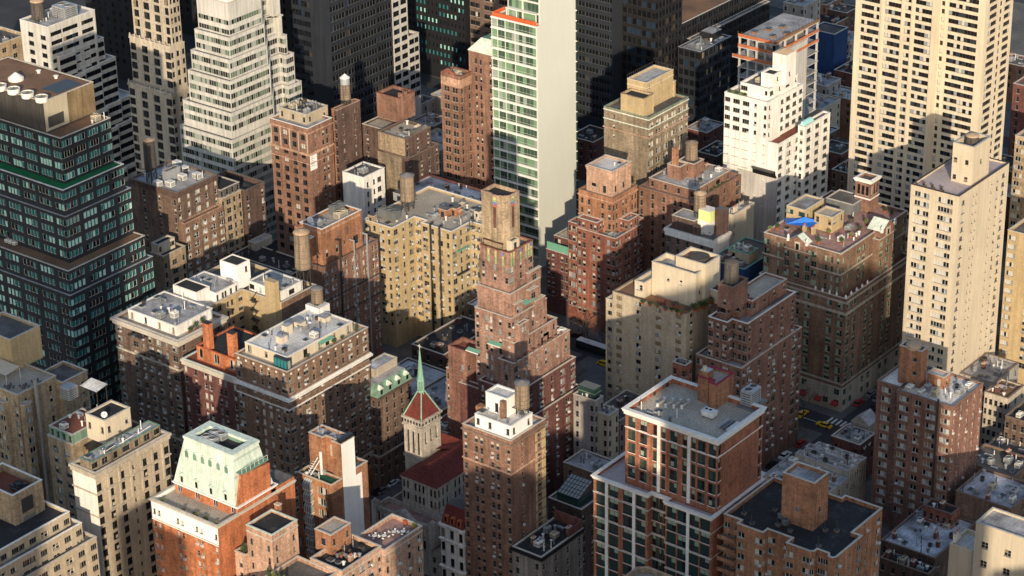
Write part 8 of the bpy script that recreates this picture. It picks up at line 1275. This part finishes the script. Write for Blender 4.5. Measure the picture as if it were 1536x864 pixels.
b = B('unfinished_building', 'scaffolded building wrapped in blue netting beside the construction frame', 'building site', 'the blue netted site', 'net_blue'); x_, y_ = G(1252, 52, 30); b.tier((x_-11, x_, y_, y_+10), 0, 30, None, None, roof='roof_dark', ph=.5); b.done()

# ================================================================ streets
def quad(name, pts, m, z): b = MB(); b.poly([(x, y, z) for x, y in pts], m); return structure(b.build(name))
for i in range(9): y = 558.5+i*.0; X = -325.5+i*1.55; quad('crosswalk', [(X, 568.2), (X+.7, 568.2), (X+.7, 571.4), (X, 571.4)], 'paint', .16) if False else quad('crosswalk', [(-308.5-.0, 557.5+i*1.35), (-305.3, 557.5+i*1.35), (-305.3, 558.2+i*1.35), (-308.5, 558.2+i*1.35)], 'paint', .158)
for i in range(9): quad('crosswalk', [(-325.6+i*1.5, 565.0), (-324.9+i*1.5, 565.0), (-324.9+i*1.5, 568.6), (-325.6+i*1.5, 568.6)], 'paint', .006)
quad('lane_marking', [(-345, 563.2), (-327, 563.2), (-327, 563.5), (-345, 563.5)], 'paint', .006); quad('lane_marking', [(-318.4, 572), (-318.1, 572), (-318.1, 640), (-318.4, 640)], 'paint', .006)
def car(x, y, a, label, m, group=None, taxi=False, s=1.0):
    t = thing('taxi' if taxi else 'parked_car', label, 'taxi' if taxi else 'car', (x, y, 0), group); c, sn = math.cos(a), math.sin(a); Q = lambda u, v: (x+(u*c-v*sn)*s, y+(u*sn+v*c)*s)
    def pr(u0, u1, w, z0, z1, mm, u2=None, u3=None, w2=None): q = MB(); u2 = u0 if u2 is None else u2; u3 = u1 if u3 is None else u3; w2 = w2 or w; q.prism([Q(u0, -w), Q(u1, -w), Q(u1, w), Q(u0, w)], z0, z1, mm, mm, True, [Q(u2, -w2), Q(u3, -w2), Q(u3, w2), Q(u2, w2)]); return q
    pr(-2.4, 2.4, .92, .3, .78, m, -2.3, 2.35, .9).build('body', t); q = pr(-2.3, 2.35, .9, .781, .95, m, -2.1, 2.0, .82); q.build('bonnet', t)
    pr(-1.8, 1.2, .8, .951, 1.42, 'glass_dark', -1.3, .6, .64).build('window', t); pr(-1.3, .6, .64, 1.421, 1.49, m, -1.2, .5, .6).build('roof', t)
    for u in (-1.45, 1.5):
        for v in (-.86, .86): q = MB(); p = Q(u, v); d = Vector((-sn, c, 0))*.12; q.tube(Vector((*p, .33))-d, Vector((*p, .33))+d, .33, 'tyre', 12); q.build('wheel', t)
    for v in (-.65, .65): q = MB(); p = Q(2.38, v); q.box(p[0]-.1, p[0]+.1, p[1]-.1, p[1]+.1, .55, .72, 'unit_white'); q.build('headlight', t)
    if taxi: q = pr(-.5, -.2, .4, 1.491, 1.7, 'unit_white'); q.build('roof_sign', t)
    return t
car(*G(1236, 640, 0), math.pi, 'yellow taxi turning beside the striped crosswalk', 'taxi', taxi=True); car(*G(1203, 623, 0), math.pi*.5, 'yellow taxi half hidden by the stepped brick block', 'taxi', taxi=True)
x, y = G(889, 527, 0); t = thing('bus', 'white roofed city bus in the dark street gap', 'bus', (x, y, 0)); q = MB(); q.box(x-5.6, x+5.6, y-1.25, y+1.25, .35, 2.9, 'car_dark', 'car_white'); q.build('body', t); q = MB(); q.box(x-5.5, x+5.5, y-1.2, y+1.2, 2.901, 3.15, 'car_white'); q.box(x-3, x-1.2, y-.6, y+.6, 3.151, 3.4, 'unit_white'); q.build('roof', t); q = MB(); q.box(x-5.3, x+5.3, y-1.28, y-1.253, 1.3, 2.4, 'glass_mid'); q.box(x+5.603, x+5.63, y-1.1, y+1.1, 1.2, 2.6, 'glass_mid'); q.build('window', t)
for u in (-3.8, 3.6): q = MB(); q.tube((x+u, y-1.3, .5), (x+u, y-1.0, .5), .5, 'tyre', 14); q.build('wheel', t)
for i, (px, py, a, m_, l) in enumerate(((566, 722, 1.57, 'car_dark', 'black car on the dark street beside the church'), (574, 738, 1.57, 'car_grey', 'grey car on the dark street beside the church'), (1318, 600, 1.57, 'car_grey', 'grey car on the side street right of the brown hotel'), (1326, 588, 1.57, 'car_white', 'white car on the side street right of the brown hotel'), (1312, 612, 1.57, 'car_dark', 'black car near the corner awnings of the brown hotel'), (660, 168, 0, 'car_white', 'white van shaped car far off below the teal windowed tower'), (1286, 110, 1.57, 'car_grey', 'grey car in the far street right of the white house'), (1531, 375, 1.57, 'car_dark', 'dark car in the street at the right edge'), (868, 506, 0, 'car_dark', 'dark car beside the bus in the street gap'), (906, 548, 0, 'taxi', 'yellow car below the bus in the street gap'))): car(*G(px, py, 0), a, l, m_)
n_ = 0
for (X, ys, a, wh) in ((-405.6, range(426, 468, 7), 1.57, 'along the dark hotel, beside the church street'), (-394.5, range(428, 468, 9), 1.57, 'on the church side of the church street'), (-323.3, range(580, 640, 7), 1.57, 'along the right side of the brown hotel'), (-312.6, range(560, 640, 8), 1.57, 'along the slim cream tower, facing the brown hotel'), (-324.2, range(500, 556, 8), 1.57, 'below the stepped brick block'), (-489.2, range(430, 500, 9), 1.57, 'in the street beside the dark office tower')):
    for Y in ys: n_ += 1; cl = ('black', 'silver', 'white', 'black', 'red')[n_*7 % 5]; car(X, Y+n_ % 3*.5, a, f'{cl} car parked at the kerb {wh}', dict(black='car_dark', silver='car_grey', white='car_white', red='cloth_red')[cl], f'{cl} cars parked {wh}')
for i, (px, py) in enumerate(((1195, 652), (1206, 600), (877, 492), (905, 500), (858, 560), (1295, 690), (1310, 640), (934, 660), (560, 700), (1255, 730), (1290, 720), (880, 640), (1338, 770), (1325, 745))): bare_tree(*G(px, py, 6), .15, 9+i % 3, 'bare leafless tree in a street gap between buildings', 'bare street trees', i)
def person(x, y, label, m):
    t = thing('person', label, 'person', (x, y, .15)); me = bpy.data.meshes.new('body'); P = [(0, 0, .95), (0, 0, 1.3), (0, 0, 1.5), (0, 0, 1.68), (-.1, .02, .5), (-.12, .1, .06), (.1, -.02, .5), (.12, -.12, .06), (-.2, 0, 1.42), (-.26, .06, 1.12), (-.24, .16, .92), (.2, 0, 1.42), (.26, -.06, 1.12), (.24, .1, .92)]
    me.from_pydata(P, [(0, 1), (1, 2), (2, 3), (0, 4), (4, 5), (0, 6), (6, 7), (2, 8), (8, 9), (9, 10), (2, 11), (11, 12), (12, 13)], []); o = bpy.data.objects.new('body', me); COL.objects.link(o); o.parent = t; md = o.modifiers.new('skin', 'SKIN'); rad = [.15, .17, .08, .11, .08, .06, .08, .06, .07, .055, .045, .07, .055, .045]
    for v, r_ in zip(me.skin_vertices[0].data, rad): v.radius = (r_, r_)
    me.skin_vertices[0].data[0].use_root = True; o.modifiers.new('smooth', 'SUBSURF').levels = 1; me.materials.append(MATS[m])
    h = MB(); h.cyl(0, 0, 1.68, 1.8, .11, .07, 8, 'cloth_dark'); ho = h.build('hair'); ho.parent = t
for i, (px, py) in enumerate(((874, 503), (881, 506), (889, 503), (868, 501))): person(*G(px, py, 0), ('person in a dark coat on the pavement, first of four left of the bus', 'person in dark clothes walking second on the pavement by the bus', 'person in a red coat on the pavement by the bus', 'person in a dark coat at the left end of the pavement group')[i], ('cloth_dark', 'cloth_dark', 'cloth_red', 'cloth_dark')[i])
# ================================================================ unseen towers added below the view to throw the long shadows
def shade_tower(s1, s2, d, h, label, m, cut=None):
    u = Vector((math.sin(SUN_AZ), math.cos(SUN_AZ))); v = Vector((u.y, -u.x)); q = (s2-s1)/(abs(v.x)+abs(v.y)); c = v*((s1+s2)/2)+u*d
    b = B('residential_tower', label, 'tower', label, m, cap=20); r_ = (c.x-q/2, c.x+q/2, c.y-q/2, c.y+q/2); b.tier(r_, 0, h, None, ST('D.D.D', 3.2, 2, low=h-14), ph=1.2)  # added shadow caster that shares the real towers' object name
    if cut: b.tier(inset(r_, q*.3), h-1.2, h+cut, None, None, ph=.5, name='penthouse')
    b.done()
shade_tower(34, 112, 220, 174, 'broad brown tower just below the lower edge of the photo', 'brick_brown', 8)
shade_tower(113, 165, 230, 120, 'tan tower below the lower right edge of the photo', 'brick_tan')
shade_tower(-30, 19, 230, 132, 'red tower below the middle of the lower edge of the photo', 'brick_red', 6)
shade_tower(-66, -30.5, 230, 110, 'grey tower below the lower edge left of the middle of the photo', 'grey_stone')
shade_tower(-100, -79, 230, 132, 'slim dark tower below the lower left of the photo', 'brick_dark')
shade_tower(-175, -113, 120, 255, 'very tall pale tower to the left of the viewpoint, outside the photo', 'pale_concrete')
shade_tower(19.2, 33.8, 228, 147, 'slim orange tower just below the lower edge of the photo', 'brick_orange')
